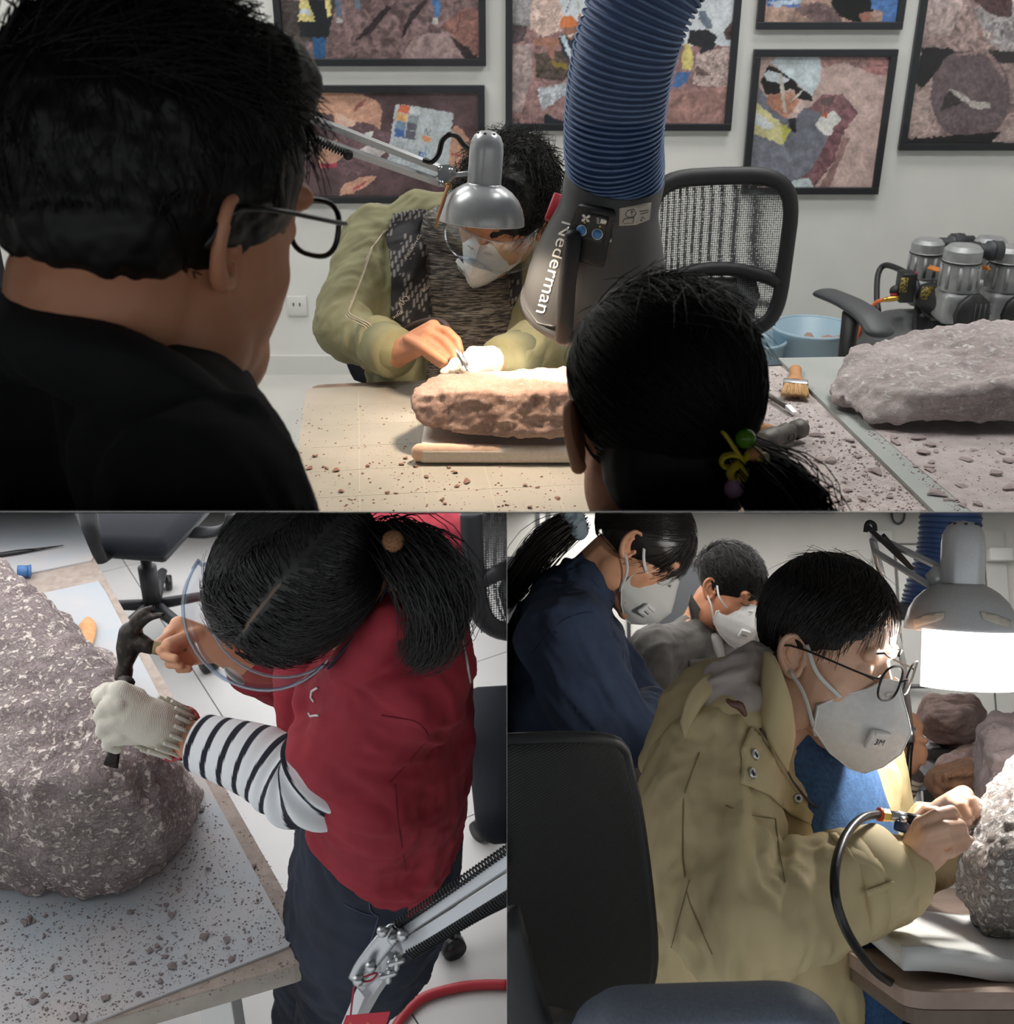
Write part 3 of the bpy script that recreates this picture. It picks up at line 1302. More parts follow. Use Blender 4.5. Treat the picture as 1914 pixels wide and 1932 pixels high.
# ================================================================ the divided stage: three rooms around thin dividing boards
M_BOARD = mat('divider_board', (176, 176, 174), 0.8)


def board(name, P):
    th = 1e-5
    n = cv(0, th, 0) if name == 'trim_1' else cv(th, 0, 0)
    V = [C0 + cv(*p) + k * n for k in (-1, 1) for p in P]
    F = [(0, 1, 2, 3), (7, 6, 5, 4), (0, 4, 5, 1), (1, 5, 6, 2), (2, 6, 7, 3), (3, 7, 4, 0)]
    return put(name, np.array(V), F, M_BOARD, kind='structure', noclip=True, flat=True)


board('trim_1', [(-1.9, 0, 0.52), (1.9, 0, 0.52), (2.6, 0, 5.4), (-2.6, 0, 5.4)])
board('trim_2', [(0, -0.0005, 1.35), (0, -0.0005, 5.6), (0, -2.5, 5.6), (0, -0.64, 1.35)])

# ================================================================ UPPER ROOM
ROOM = TOP
YW = 4.11


def slab(name, lo, hi, m, kind='structure'):
    lo, hi = np.array(lo, float), np.array(hi, float)
    return put(name, MB().box((lo + hi) / 2, hi - lo), None, m, kind=kind, flat=True)


slab('floor', (-2.7, 1.2, -0.05), (2.7, YW, 0), M_FLOOR)
slab('wall_back', (-2.7, YW, 0), (2.7, YW + 0.1, 2.9), M_WALL)
slab('baseboard_back', (-2.7, YW - 0.012, 0), (2.7, YW, 0.075), M_TRIM)
slab('wall_left', (-2.8, 1.2, 0), (-2.7, YW + 0.1, 2.9), M_WALL)
slab('wall_right', (2.7, 1.2, 0), (2.8, YW + 0.1, 2.9), M_WALL)
slab('ceiling', (-2.8, 1.2, 2.9), (2.8, YW + 0.1, 3.0), M_WALL)
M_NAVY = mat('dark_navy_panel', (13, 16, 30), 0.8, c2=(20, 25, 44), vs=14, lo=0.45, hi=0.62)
slab('window_shade_header', (-2.8, 1.20, 1.60), (2.8, 1.28, 3.0), M_NAVY)  # unseen header, added to keep the ceiling light off the foreground people
slab('corridor_shade_ceiling', (-2.0, -1.2, 2.55), (2.0, 1.20, 2.65), M_NAVY)  # unseen ceiling, put in to keep the foreground dark
slab('corridor_shade_wall', (-2.0, -1.3, 0.9), (2.0, -1.2, 2.65), M_NAVY)  # unseen dark walls, added around the camera to block outside light
slab('corridor_shade_wall', (-2.1, -1.3, 0.7), (-2.0, 1.2, 2.65), M_NAVY)
slab('corridor_shade_wall', (2.0, -1.3, 0.7), (2.1, 1.2, 2.65), M_NAVY)
q = W(8, 300, 1.25)
slab('trim_3', (q[0] - 0.5, 1.10, 0.3), (q[0] + 0.02, 1.20, 1.60), M_NAVY)
slab('trim_4', (0.80, 1.10, 0.3), (1.3, 1.20, 1.60), M_NAVY)
put('window_1', np.array([[-0.95, 1.20, 0.8], [0.85, 1.20, 0.8], [0.85, 1.20, 1.60], [-0.95, 1.20, 1.60]]), [(0, 1, 2, 3)], clear('window_glass', (0.985, 0.99, 0.985), 0.012, 0.02), kind='structure')

# ---- framed photographs
def wp(px, py):
    return TOP.loc(TOP.Y(px, py, YW - 0.02))


def Z(x0, y0, k):  # outline given in a magnified crop of the photo
    return lambda *p: [(x0 + a / k, y0 + b / k) for a, b in p]


def rk(P, seed, base, sc=18.0, con=0.45, warm=0.0):
    q = np.stack([P[:, 0] / sc, P[:, 1] / sc, np.zeros(len(P))], 1)
    q = q + 0.6 * np.stack([pn(q * 0.8, seed + 40), pn(q * 0.8, seed + 41), 0 * q[:, 0]], 1)
    h = 0.6 * ridge(q, seed, 3) + 0.7 * fbm(q * 2.2, seed + 5, 4)
    c = np.array(base, float)[None] * (1 + con * h[:, None])
    c[:, 0] += warm * 30 * np.clip(pn(q * 0.5, seed + 8), 0, 1)
    return c


def fill(P, c, poly, colr, soft=None):
    k = inpoly(P, poly)
    c[k] = colr[k] if isinstance(colr, np.ndarray) and colr.ndim == 2 else colr


def shade(P, c, poly, colr, seed, con=0.18, sc=7):
    k = inpoly(P, poly)
    q = np.stack([P[:, 0] / sc, P[:, 1] / sc, np.zeros(len(P))], 1)
    c[k] = np.array(colr)[None] * (1 + con * fbm(q[k], seed, 3))[:, None]


def paint_a(P):
    z = Z(500, 0, 4.161)
    c = rk(P, 3, (112, 88, 88), 16, 0.55)
    fill(P, c, z((1180, 280), (1500, 240), (1700, 330), (1700, 480), (1050, 480)), rk(P, 5, (152, 124, 122), 14, 0.3))
    fill(P, c, z((1380, 200), (1560, 60), (1720, 80), (1720, 470), (1600, 400)), rk(P, 6, (140, 92, 84), 12, 0.5))
    for q in (((1080, 250), (1130, 110), (1250, 0), (1290, 0), (1150, 180), (1060, 330)), ((1440, 270), (1600, 380), (1690, 470), (1570, 470)), ((820, 190), (960, 40), (1000, 60), (830, 260), (700, 330))):
        fill(P, c, z(*q), rk(P, 7, (52, 40, 42), 10, 0.4))
    fill(P, c, z((60, 0), (560, 0), (520, 200), (480, 330), (60, 330)), rk(P, 9, (70, 62, 60), 12, 0.4))
    fill(P, c, z((330, 0), (500, 0), (530, 120), (500, 300), (280, 290), (270, 180)), (36, 40, 44))
    shade(P, c, z((275, 0), (340, 0), (400, 170), (262, 165)), (214, 198, 116), 2)
    shade(P, c, z((275, 70), (355, 80), (365, 118), (270, 112)), (190, 200, 206), 2)
    shade(P, c, z((470, 0), (510, 0), (524, 120), (490, 140)), (214, 198, 116), 2)
    shade(P, c, z((372, 290), (480, 300), (470, 470), (385, 450)), (40, 92, 150), 4)
    shade(P, c, z((550, 0), (600, 0), (605, 140), (560, 130)), (86, 104, 128), 4)
    shade(P, c, z((560, 140), (612, 150), (612, 178), (566, 176)), (176, 178, 176), 4)
    shade(P, c, z((705, 0), (745, 0), (752, 70), (710, 76)), (92, 110, 132), 4)
    shade(P, c, z((1305, 0), (1380, 0), (1370, 120), (1330, 150), (1335, 60)), (60, 120, 190), 4)
    shade(P, c, z((1320, 140), (1358, 140), (1356, 188), (1318, 184)), (190, 188, 180), 4)
    return c


def paint_b(P):
    z = Z(500, 0, 4.161)
    c = rk(P, 21, (92, 68, 72), 60, 0.28)
    sk = np.array((208, 150, 122.))
    for q, k in ((((300, 730), (560, 720), (760, 740), (890, 800), (918, 870), (905, 1020), (840, 1000), (760, 960), (720, 960), (640, 1010), (560, 1000), (540, 900), (380, 880)), 1),
                 (((420, 1190), (560, 1090), (640, 1140), (650, 1250), (560, 1300), (430, 1320)), 0.98),
                 (((580, 1540), (620, 1440), (760, 1390), (880, 1380), (830, 1440), (690, 1520)), 1.02),
                 (((1470, 1010), (1510, 980), (1560, 1030), (1640, 1150), (1720, 1240), (1690, 1330), (1470, 1330), (1400, 1200)), 0.95),
                 (((1340, 1110), (1390, 1085), (1500, 1130), (1640, 1250), (1640, 1330), (1500, 1290), (1390, 1220)), 1.03),
                 (((1440, 1290), (1600, 1300), (1650, 1420), (1560, 1480), (1450, 1420)), 0.92)):
        shade(P, c, z(*q), sk * k, 3, 0.10, 10)
    shade(P, c, z((690, 860), (730, 815), (800, 780), (740, 850), (705, 880)), (168, 92, 84), 3)
    shade(P, c, z((560, 880), (640, 920), (720, 950), (715, 1010), (600, 1010), (575, 950)), (222, 178, 158), 3, 0.05)
    shade(P, c, z((430, 1290), (600, 1270), (560, 1310), (440, 1320)), (190, 60, 84), 3)
    shade(P, c, z((690, 1480), (800, 1410), (800, 1430), (700, 1500)), (200, 80, 92), 3)
    shade(P, c, z((1460, 1200), (1540, 1215), (1530, 1230), (1465, 1222)), (190, 70, 80), 3)
    fill(P, c, z((640, 1010), (760, 960), (850, 970), (900, 1020), (985, 1050), (980, 1250), (890, 1330), (700, 1380), (590, 1370), (560, 1280), (640, 1200), (560, 1120)), rk(P, 25, (108, 80, 86), 9, 0.35))
    fill(P, c, z((720, 1190), (800, 1140), (950, 1190), (880, 1260), (760, 1230)), rk(P, 26, (196, 186, 186), 9, 0.12))
    fill(P, c, z((776, 1045), (852, 1022), (850, 1058), (826, 1092)), (226, 228, 224))
    fill(P, c, z((1040, 815), (1470, 880), (1478, 900), (1440, 1330), (1300, 1400), (960, 1300), (1020, 830)), (182, 192, 198))
    for x, y, k in ((1056, 820, (226, 104, 60)), (1140, 830, (206, 214, 216)), (1040, 885, (238, 176, 100)), (1126, 900, (140, 152, 158)), (1030, 950, (112, 140, 168)), (1118, 958, (104, 104, 118)), (1022, 1010, (64, 104, 178)), (1106, 1022, (98, 98, 112))):
        fill(P, c, z((x, y), (x + 80, y + 12), (x + 72, y + 74), (x - 8, y + 62)), k)
    for i in range(5):
        x = 1014 + i * 38
        fill(P, c, z((x, 1090), (x + 5, 1090), (x - 22, 1290), (x - 27, 1290)), (154, 164, 172))
    for i in range(5):
        y = 1110 + i * 42
        fill(P, c, z((1000, y), (1190, y + 26), (1190, y + 31), (1000, y + 5)), (154, 164, 172))
    fill(P, c, z((1240, 1070), (1305, 1078), (1308, 1108), (1270, 1118), (1236, 1095)), (232, 148, 92))
    for i in range(4):
        fill(P, c, z((1262 + 11 * i, 1012), (1267 + 11 * i, 1012), (1265 + 11 * i, 1062), (1260 + 11 * i, 1062)), (110, 116, 124))
    fill(P, c, z((1210, 1190), (1250, 1196), (1246, 1234), (1206, 1228)), (58, 108, 184))
    fill(P, c, z((1220, 1202), (1240, 1205), (1238, 1224), (1217, 1220)), (170, 190, 210))
    fill(P, c, z((1262, 1150), (1272, 1150), (1266, 1246), (1256, 1246)), (110, 150, 196))
    fill(P, c, z((1280, 1160), (1288, 1160), (1284, 1240), (1276, 1240)), (150, 170, 190))
    fill(P, c, z((1062, 1300), (1144, 1312), (1120, 1340), (1086, 1336)), (124, 132, 140))
    return c


def paint_c(P):
    z = Z(900, 0, 3.828)
    c = rk(P, 31, (146, 108, 106), 14, 0.42)
    fill(P, c, z((240, -400), (1900, -400), (1900, 330), (1500, 330), (600, 120), (560, -10), (240, -10)), (206, 214, 222))
    fill(P, c, z((240, -10), (400, -10), (430, 80), (400, 200), (300, 190), (240, 160)), rk(P, 32, (142, 138, 140), 9, 0.35))
    fill(P, c, z((400, -10), (600, -10), (620, 110), (610, 220), (480, 270), (380, 200), (390, 80)), rk(P, 33, (202, 170, 158), 7, 0.35))
    fill(P, c, z((240, 170), (360, 190), (340, 300), (240, 320)), rk(P, 34, (92, 74, 78), 8, 0.4))
    fill(P, c, z((240, 330), (400, 320), (400, 560), (320, 820), (240, 800)), rk(P, 35, (166, 142, 140), 12, 0.35))
    fill(P, c, z((440, 640), (640, 600), (700, 640), (560, 740), (470, 800)), rk(P, 36, (172, 178, 186), 7, 0.4))
    fill(P, c, z((490, 820), (640, 880), (640, 920), (480, 900)), (36, 44, 54))
    fill(P, c, z((420, 390), (640, 360), (700, 520), (620, 590), (430, 560)), rk(P, 37, (84, 70, 62), 9, 0.5))
    fill(P, c, z((530, 440), (640, 460), (660, 500), (560, 480)), (150, 128, 40))
    shade(P, c, z((400, 290), (480, 275), (600, 262), (610, 330), (560, 340), (552, 440), (520, 390), (500, 340), (420, 320)), (178, 118, 96), 3)
    shade(P, c, z((590, 270), (740, 230), (760, 330), (700, 460), (620, 400)), (44, 54, 74), 3)
    fill(P, c, z((600, 260), (635, 250), (706, 430), (680, 440)), (186, 208, 218))
    fill(P, c, z((706, 240), (735, 235), (745, 310), (725, 320)), (186, 208, 218))
    shade(P, c, z((632, 200), (712, 190), (716, 250), (690, 284), (655, 278), (632, 240)), (166, 112, 88), 4)
    fill(P, c, z((655, 250), (700, 246), (690, 268), (664, 268)), (228, 220, 214))
    shade(P, c, z((600, 150), (625, 115), (670, 108), (715, 140), (730, 186), (640, 200), (604, 214)), (232, 122, 62), 4, 0.08)
    shade(P, c, z((735, 100), (750, 85), (762, 120), (742, 152), (726, 140)), (180, 122, 100), 4)
    fill(P, c, z((720, 0), (728, 0), (742, 90), (736, 92)), (190, 180, 160))
    fill(P, c, z((676, 0), (680, 0), (644, 92), (640, 90)), (90, 110, 120))
    shade(P, c, z((1600, 90), (1640, 70), (1700, 160), (1690, 210), (1660, 205), (1610, 140)), (108, 124, 142), 5)
    shade(P, c, z((1540, 220), (1660, 210), (1730, 260), (1720, 330), (1650, 480), (1590, 480), (1620, 340), (1520, 310)), (44, 46, 52), 5)
    fill(P, c, z((1590, 390), (1830, 330), (1840, 640), (1560, 610)), rk(P, 38, (172, 148, 142), 7, 0.5))
    shade(P, c, z((1500, 320), (1530, 310), (1565, 420), (1555, 500), (1480, 500), (1480, 420)), (218, 200, 110), 5)
    shade(P, c, z((1440, 520), (1555, 515), (1520, 590), (1440, 640), (1410, 620)), (66, 108, 172), 5)
    shade(P, c, z((1590, 470), (1700, 550), (1580, 540)), (116, 92, 86), 5)
    fill(P, c, z((1780, 240), (1870, 100), (1890, 100), (1880, 300), (1800, 290)), rk(P, 39, (96, 76, 74), 8, 0.4))
    fill(P, c, z((1400, 660), (1860, 620), (1860, 920), (1380, 920)), rk(P, 40, (164, 118, 110), 16, 0.3))
    return c


def paint_d(P):
    z = Z(1380, 0, 3.584)
    c = rk(P, 51, (168, 134, 118), 12, 0.4)
    fill(P, c, z((420, 60), (580, 10), (720, 60), (760, 160), (560, 150)), rk(P, 52, (110, 86, 86), 8, 0.4))
    fill(P, c, z((640, -300), (960, -300), (960, 80), (860, 160), (740, 110), (680, 40)), (26, 26, 28))
    shade(P, c, z((200, -300), (540, -300), (460, 50), (240, 40)), (72, 112, 190), 3)
    shade(P, c, z((240, 10), (490, -10), (470, 20), (300, 46)), (180, 200, 220), 3)
    shade(P, c, z((940, -300), (1160, -300), (1150, 160), (1010, 160), (1040, 80), (950, 60)), (70, 120, 196), 3)
    shade(P, c, z((860, 100), (940, 80), (960, 120), (880, 160)), (170, 110, 90), 3)
    return c


def paint_e(P):
    z = Z(1380, 0, 3.584)
    c = rk(P, 61, (196, 164, 156), 26, 0.14)
    fill(P, c, z((600, 370), (1100, 370), (1090, 520), (960, 500), (760, 420), (620, 460)), rk(P, 62, (160, 118, 116), 12, 0.32, 1.0))
    fill(P, c, z((430, 830), (620, 640), (760, 640), (860, 760), (760, 900), (700, 1080), (560, 1270), (350, 1100), (380, 960)), rk(P, 63, (128, 84, 90), 12, 0.38))
    fill(P, c, z((590, 1280), (700, 1080), (760, 930), (800, 930), (720, 1140), (660, 1290)), rk(P, 64, (150, 112, 108), 16, 0.2))
    shade(P, c, z((180, 580), (330, 780), (420, 800), (470, 720), (600, 760), (640, 880), (560, 1010), (540, 1150), (420, 1240), (110, 1150), (140, 860)), (108, 112, 126), 3, 0.16, 14)
    shade(P, c, z((640, 880), (560, 870), (430, 1040), (360, 980), (140, 900), (120, 1120), (300, 1220), (420, 1240), (540, 1150), (600, 1050), (655, 930)), (120, 124, 138), 4, 0.14, 10)
    fill(P, c, z((170, 690), (330, 830), (400, 890), (350, 980), (140, 900)), (214, 206, 140))
    fill(P, c, z((165, 750), (300, 850), (260, 880), (150, 840)), (206, 212, 216))
    fill(P, c, z((340, 850), (380, 840), (404, 880), (350, 975)), (196, 196, 80))
    fill(P, c, z((390, 800), (440, 800), (440, 900), (400, 880)), (44, 40, 42))
    shade(P, c, z((250, 640), (400, 620), (460, 690), (380, 800), (320, 770), (240, 700)), (198, 128, 100), 5)
    shade(P, c, z((370, 640), (400, 614), (432, 622), (430, 660), (400, 690), (376, 680)), (206, 146, 120), 5)
    fill(P, c, z((200, 550), (250, 440), (400, 500), (480, 620), (400, 600), (300, 640), (230, 640)), (36, 32, 32))
    fill(P, c, z((420, 560), (540, 640), (550, 690), (440, 660)), (40, 36, 36))
    shade(P, c, z((220, 500), (260, 470), (400, 540), (360, 570), (240, 545)), (196, 206, 214), 5, 0.08)
    shade(P, c, z((260, 420), (330, 372), (590, 372), (606, 450), (600, 560), (545, 650), (430, 550), (330, 470)), (196, 212, 220), 6, 0.05, 30)
    fill(P, c, z((320, 500), (345, 490), (360, 600), (375, 760), (360, 770), (335, 620)), (196, 190, 180))
    fill(P, c, z((440, 640), (490, 600), (486, 622), (400, 700)), (206, 200, 192))
    shade(P, c, z((380, 790), (480, 690), (500, 720), (440, 800)), (206, 176, 168), 6)
    shade(P, c, z((562, 850), (600, 800), (660, 770), (690, 745), (750, 800), (720, 840), (690, 850), (680, 915), (640, 920)), (226, 224, 218), 6, 0.06)
    fill(P, c, z((600, 680), (640, 656), (692, 672), (690, 705), (630, 714)), (104, 84, 82))
    fill(P, c, z((614, 715), (626, 715), (620, 790), (610, 790)), (170, 130, 110))
    fill(P, c, z((612, 770), (650, 765), (640, 795), (612, 795)), (206, 92, 58))
    shade(P, c, z((350, 1240), (520, 1200), (570, 1270), (560, 1300), (350, 1290)), (206, 220, 224), 6, 0.05)
    fill(P, c, z((110, 1150), (240, 1200), (230, 1220), (110, 1200)), (206, 198, 110))
    return c


def paint_f(P):
    z = Z(1380, 0, 3.584)
    c = rk(P, 71, (150, 124, 120), 12, 0.45)
    fill(P, c, z((1290, -200), (1600, -200), (1560, 80), (1480, 240), (1340, 240), (1300, 100)), rk(P, 76, (168, 146, 142), 14, 0.35))
    fill(P, c, z((1640, 60), (2200, -100), (2200, 360), (1860, 380), (1720, 250)), rk(P, 72, (150, 142, 144), 9, 0.5))
    fill(P, c, z((1640, 0), (1900, -60), (1900, 120), (1760, 100)), rk(P, 77, (82, 58, 58), 7, 0.5))
    fill(P, c, z((1290, 320), (1370, 320), (1500, 330), (1520, 360), (1290, 600), (1240, 560)), (40, 38, 40))
    fill(P, c, z((1740, 340), (2100, 360), (2100, 430), (1820, 430)), (56, 48, 50))
    th = np.linspace(0, 2 * math.pi, 40)
    fill(P, c, z(*[(1620 + 270 * math.copysign(abs(math.cos(a)) ** 0.85, math.cos(a)), 640 + 300 * math.sin(a)) for a in th]), rk(P, 73, (104, 86, 90), 10, 0.26))
    fill(P, c, z((1500, 380), (1700, 330), (1860, 560), (1840, 480), (1760, 360)), rk(P, 78, (140, 112, 110), 6, 0.3))
    fill(P, c, z((1440, 660), (1500, 600), (1620, 670), (1560, 700), (1420, 750)), rk(P, 75, (62, 52, 54), 8, 0.4))
    fill(P, c, z((1470, 600), (1540, 620), (1640, 680), (1740, 690), (1760, 730), (1660, 740), (1520, 650)), rk(P, 74, (176, 166, 160), 7, 0.3))
    fill(P, c, z((1170, 940), (1860, 890), (2200, 900), (2200, 1000), (1170, 1000)), (40, 38, 40))
    fill(P, c, z((1200, 640), (1340, 600), (1340, 900), (1190, 930)), rk(P, 79, (172, 146, 140), 9, 0.3))
    fill(P, c, z((1760, 960), (1860, 860), (2200, 850), (2200, 980)), rk(P, 80, (170, 148, 144), 9, 0.3))
    for i in range(5):
        a = 1690 + i * 17
        fill(P, c, z((a, 206 + i * 5), (a + 8, 208 + i * 5), (a + 8, 238 + i * 5), (a, 234 + i * 5)), (206, 110, 80) if i % 2 == 0 else (220, 214, 206))
    return c


def srgb2lin(c):
    c = np.clip(c, 0, 255) / 255
    return np.where(c <= 0.04045, c / 12.92, ((c + 0.055) / 1.055) ** 2.4)


M_PRINT = mat('photo_print', rough=0.35, vcol=True, spec=0.4)


def picture(label, x0, x1, z0, z1, painter, step, bw=0.024):
    yw = YW - 0.0
    t = thing('framed_photograph', label, 'picture', ((x0 + x1) / 2, yw, z0), 'framed photographs on the white wall')
    for a, b, c, d in ((x0, x1, z0, z0 + bw), (x0, x1, z1 - bw, z1), (x0, x0 + bw, z0 + bw, z1 - bw), (x1 - bw, x1, z0 + bw, z1 - bw)):
        put('frame_bar', MB().box(((a + b) / 2, yw - 0.012, (c + d) / 2), (b - a, 0.024, d - c), r=0.002), None, M_FRAME, t, flat=True)
    nx, nz = int((x1 - x0) / step), int((z1 - z0) / step)
    gx, gz = np.meshgrid(np.linspace(x0 + bw * 0.9, x1 - bw * 0.9, nx), np.linspace(z0 + bw * 0.9, z1 - bw * 0.9, nz), indexing='ij')
    V = np.stack([gx.ravel(), np.full(gx.size, yw - 0.010), gz.ravel()], 1)
    i = np.arange(nx * nz).reshape(nx, nz)
    F = np.stack([i[:-1, :-1], i[1:, :-1], i[1:, 1:], i[:-1, 1:]], -1).reshape(-1, 4).tolist()
    PX = proj(V)
    q3 = np.stack([PX[:, 0] / 6, PX[:, 1] / 6, 0 * PX[:, 0]], 1)
    PW = PX + 1.6 * np.stack([pn(q3, 91), pn(q3, 92)], 1) + 0.8 * np.stack([pn(q3 * 2.5, 93), pn(q3 * 2.5, 94)], 1)
    c = painter(PW) * (1 + 0.12 * fbm(q3 * 1.7, 95, 3) + 0.10 * fbm(q3 * 0.35, 96, 2))[:, None]
    c = 0.76 * c + 0.24 * c.mean(1)[:, None]
    c = srgb2lin(c)
    put('print', V, np.array(F), M_PRINT, t, col=c, kind='nofix')


st = 0.0036
e0, e1 = wp(1424, 93), wp(1655, 367)
picture('photo of a crouching worker in a white helmet chipping pink rock', wp(1412, 230)[0], wp(1677, 230)[0], e1[2], e0[2], paint_e, 0.0034)
picture('photo of a roped climber in an orange helmet on red rocks, behind the blue hose', wp(954, 125)[0], wp(1390, 125)[0], wp(1170, 247)[2], wp(1170, -60)[2], paint_c, 0.0042)
picture('photo of legs and yellow vests standing on a brown rock slope', wp(519, 60)[0], wp(917, 60)[0], wp(800, 125)[2], wp(800, -120)[2], paint_a, 0.0044)
picture('close-up photo of fingers holding a stone beside a colour scale card', wp(545, 270)[0], wp(915.5, 270)[0], wp(800, 384)[2], wp(800, 161)[2], paint_b, 0.0034)
picture('photo of people in blue over pale rock, above the white helmet photo', wp(1430, 30)[0], wp(1707, 30)[0], wp(1560, 56)[2], wp(1560, -150)[2], paint_d, 0.0050)
picture('photo of one big round dark boulder among rubble at the right', wp(1718, 140)[0], wp(1718, 140)[0] + 0.75, wp(1800, 284)[2], wp(1800, -120)[2], paint_f, 0.0044)

# ---- wall socket
q = TOP.Y(561, 576, YW)
t = thing('wall_socket', 'small white wall socket plate low on the white wall', 'socket', q)
put('plate', MB().box(q + [0, -0.005, 0], (0.075, 0.01, 0.075), r=0.003), None, M_TRIM, t)
for dx in (-0.012, 0.012):
    put('socket_slot', MB().box(q + [dx, -0.0105, 0.006], (0.004, 0.002, 0.012)), None, M_BLACKP, t)

# ---- tables
TZ = 0.75
M_TABLE = mat('worn_table_edge', (150, 128, 112), 0.7, c2=(120, 100, 88), vs=30)
M_MAT = mat('grey_green_mat', (152, 148, 137), 0.7, c2=(168, 160, 149), vs=9, lo=0.3, hi=0.7, bump=0.08, bs=300)
M_DUST = mat('pink_stone_dust', (206, 195, 192), 0.95, c2=(184, 171, 169), vs=60, lo=0.4, hi=0.68, bump=0.5, bs=260, bd=0.003)
M_BOARDG = mat('grey_green_board', (160, 166, 162), 0.6, c2=(172, 174, 170), vs=10)
A = TOP.loc(TOP.T(588, 726, TZ))[:2]
B = TOP.loc(TOP.T(1480, 690, TZ))[:2]
dr = un(B - A)
nr = np.array([dr[1], -dr[0]])


def table(label, p0, p1, depth, top_m):
    t = thing('work_table', label, 'table', np.array([p0[0], p0[1], 0]))
    P = [p0, p1, p1 + nr * depth, p0 + nr * depth]
    ctr = np.mean(P, 0)
    R = []
    for i, p in enumerate(P):
        a, b = un(P[i - 1] - p), un(P[(i + 1) % 4] - p)
        for k in range(4):
            th = k / 3
            R.append(tuple(p + 0.025 * (a * (1 - th) ** 2 + b * th ** 2)))
    put('table_top', MB().prism(R, TZ - 0.028, TZ), None, top_m, t, flat=True)
    for i, p in enumerate(P):
        u = p + 0.08 * un(ctr - p) * 1.4
        put('leg', MB().box((u[0], u[1], (TZ - 0.028) / 2), (0.04, 0.04, TZ - 0.028), r=0.003), None, M_TRIM, t)
    return t


ms = 0.60
table('beige table with a grey green mat in front of the seated man', A, A + dr * ms, 0.85, M_TABLE)
table('table covered in pink stone dust holding the large grey boulder', A + dr * (ms + 0.004), A + dr * 2.0, 0.85, M_DUST)
mp = [TOP.loc(TOP.T(*q, TZ))[:2] for q in ((578, 737), (1150, 737), (1150, 1010), (544, 1010))]
mp[1] = mp[0] + dr * 0.565
mp[2] = mp[1] + nr * 0.75
R = []
for i, p in enumerate(mp):
    a, b = un(mp[i - 1] - p), un(mp[(i + 1) % 4] - p)
    for k in range(4):
        th = k / 3
        R.append(tuple(p + 0.012 * (a * (1 - th) ** 2 + b * th ** 2)))
mt = thing('cutting_mat', 'grey green cutting mat with faint grid lines under the foam pad', 'mat', np.array([*mp[0], TZ]))
put('mat_sheet', MB().prism(R, TZ + 0.0002, TZ + 0.004), None, M_MAT, mt, flat=True)
M_LINE = mat('faint_grid_line', (176, 172, 152), 0.7)
for i in range(1, 7):
    a = mp[0] + dr * 0.09 * i + nr * 0.02
    b = a + nr * 0.7
    w_ = dr * 0.0005
    put('grid_line', MB().prism([tuple(a - w_), tuple(a + w_), tuple(b + w_), tuple(b - w_)], TZ + 0.004, TZ + 0.0043), None, M_LINE, mt, flat=True)
for i in range(1, 7):
    a = mp[0] + nr * 0.09 * i + dr * 0.02
    b = a + dr * 0.6
    w_ = nr * 0.0005
    put('grid_line', MB().prism([tuple(a - w_), tuple(a + w_), tuple(b + w_), tuple(b - w_)], TZ + 0.004, TZ + 0.0043), None, M_LINE, mt, flat=True)

bp = [tuple(TOP.loc(TOP.T(*q, TZ))[:2]) for q in ((1468, 681), (1990, 672), (2050, 1000), (1790, 1000))]
thing1('grey_board', 'thin grey green board lying under the large grey boulder', 'board', MB().prism(bp, TZ + 0.0003, TZ + 0.006), None, M_BOARDG, flat=True)

# ---- foam pad and the small stone
M_FOAM = mat('white_foam', (232, 222, 210), 0.95, c2=(222, 208, 196), vs=200, bump=0.4, bs=700, bd=0.0015)
M_FOAMP = mat('peach_foam', (226, 184, 158), 0.95, c2=(232, 200, 178), vs=60, bump=0.4, bs=700, bd=0.0015)
fl, frr = TOP.loc(TOP.T(792, 877, TZ + 0.004)), TOP.loc(TOP.T(1130, 876, TZ + 0.004))
t = thing('foam_pad', 'folded white foam pad under the small brown stone', 'foam pad', fl)
b = MB()
w0 = frr[0] - fl[0]
b.box(((fl[0] + frr[0]) / 2, fl[1] + 0.105, TZ + 0.016), (w0, 0.21, 0.022), r=0.006, seg=3)
put('foam_sheet', b, None, M_FOAM, t)
xs = np.linspace(fl[0], fl[0] + 0.115, 8)
put('folded_edge', MB().cap([(x, fl[1] + 0.012, TZ + 0.018) for x in xs], [(0.012, 0.014)] * 8, 14, side=np.array([0, 1., 0])), None, M_FOAMP, t)
xs = np.linspace(fl[0] + 0.118, frr[0], 8)
put('folded_edge', MB().cap([(x, fl[1] + 0.012, TZ + 0.018) for x in xs], [(0.013, 0.013)] * 8, 14, side=np.array([0, 1., 0])), None, M_FOAM, t)
M_STONE1 = rockmat('pinkish_brown_stone', (162, 130, 117), (184, 153, 140), (224, 206, 194), (0.58, 0.68), 12, 130, 0.5)
pts = Ws((775, 762, 1.66), (783, 734, 1.68), (790, 795, 1.64), (800, 806, 1.635), (870, 820, 1.615), (960, 826, 1.61), (1050, 826, 1.61), (1120, 815, 1.62), (800, 745, 1.64), (870, 738, 1.615),
         (960, 746, 1.605), (1060, 742, 1.605), (1130, 735, 1.61), (830, 705, 1.72), (900, 710, 1.74), (960, 714, 1.745), (1040, 702, 1.75), (1130, 692, 1.75), (820, 760, 1.76), (1130, 760, 1.78))
v, f = rock(pts, 0.0035, 0.004, 0.04, 0.002, 0.008, 5, 2, extra=[Ws((1045, 705, 1.73), (1064, 688, 1.73), (1085, 700, 1.73), (1085, 715, 1.70), (1050, 715, 1.70), (1065, 700, 1.77))])
thing1('brown_stone', 'pinkish brown stone being worked on a white foam pad', 'stone', v, f, M_STONE1)

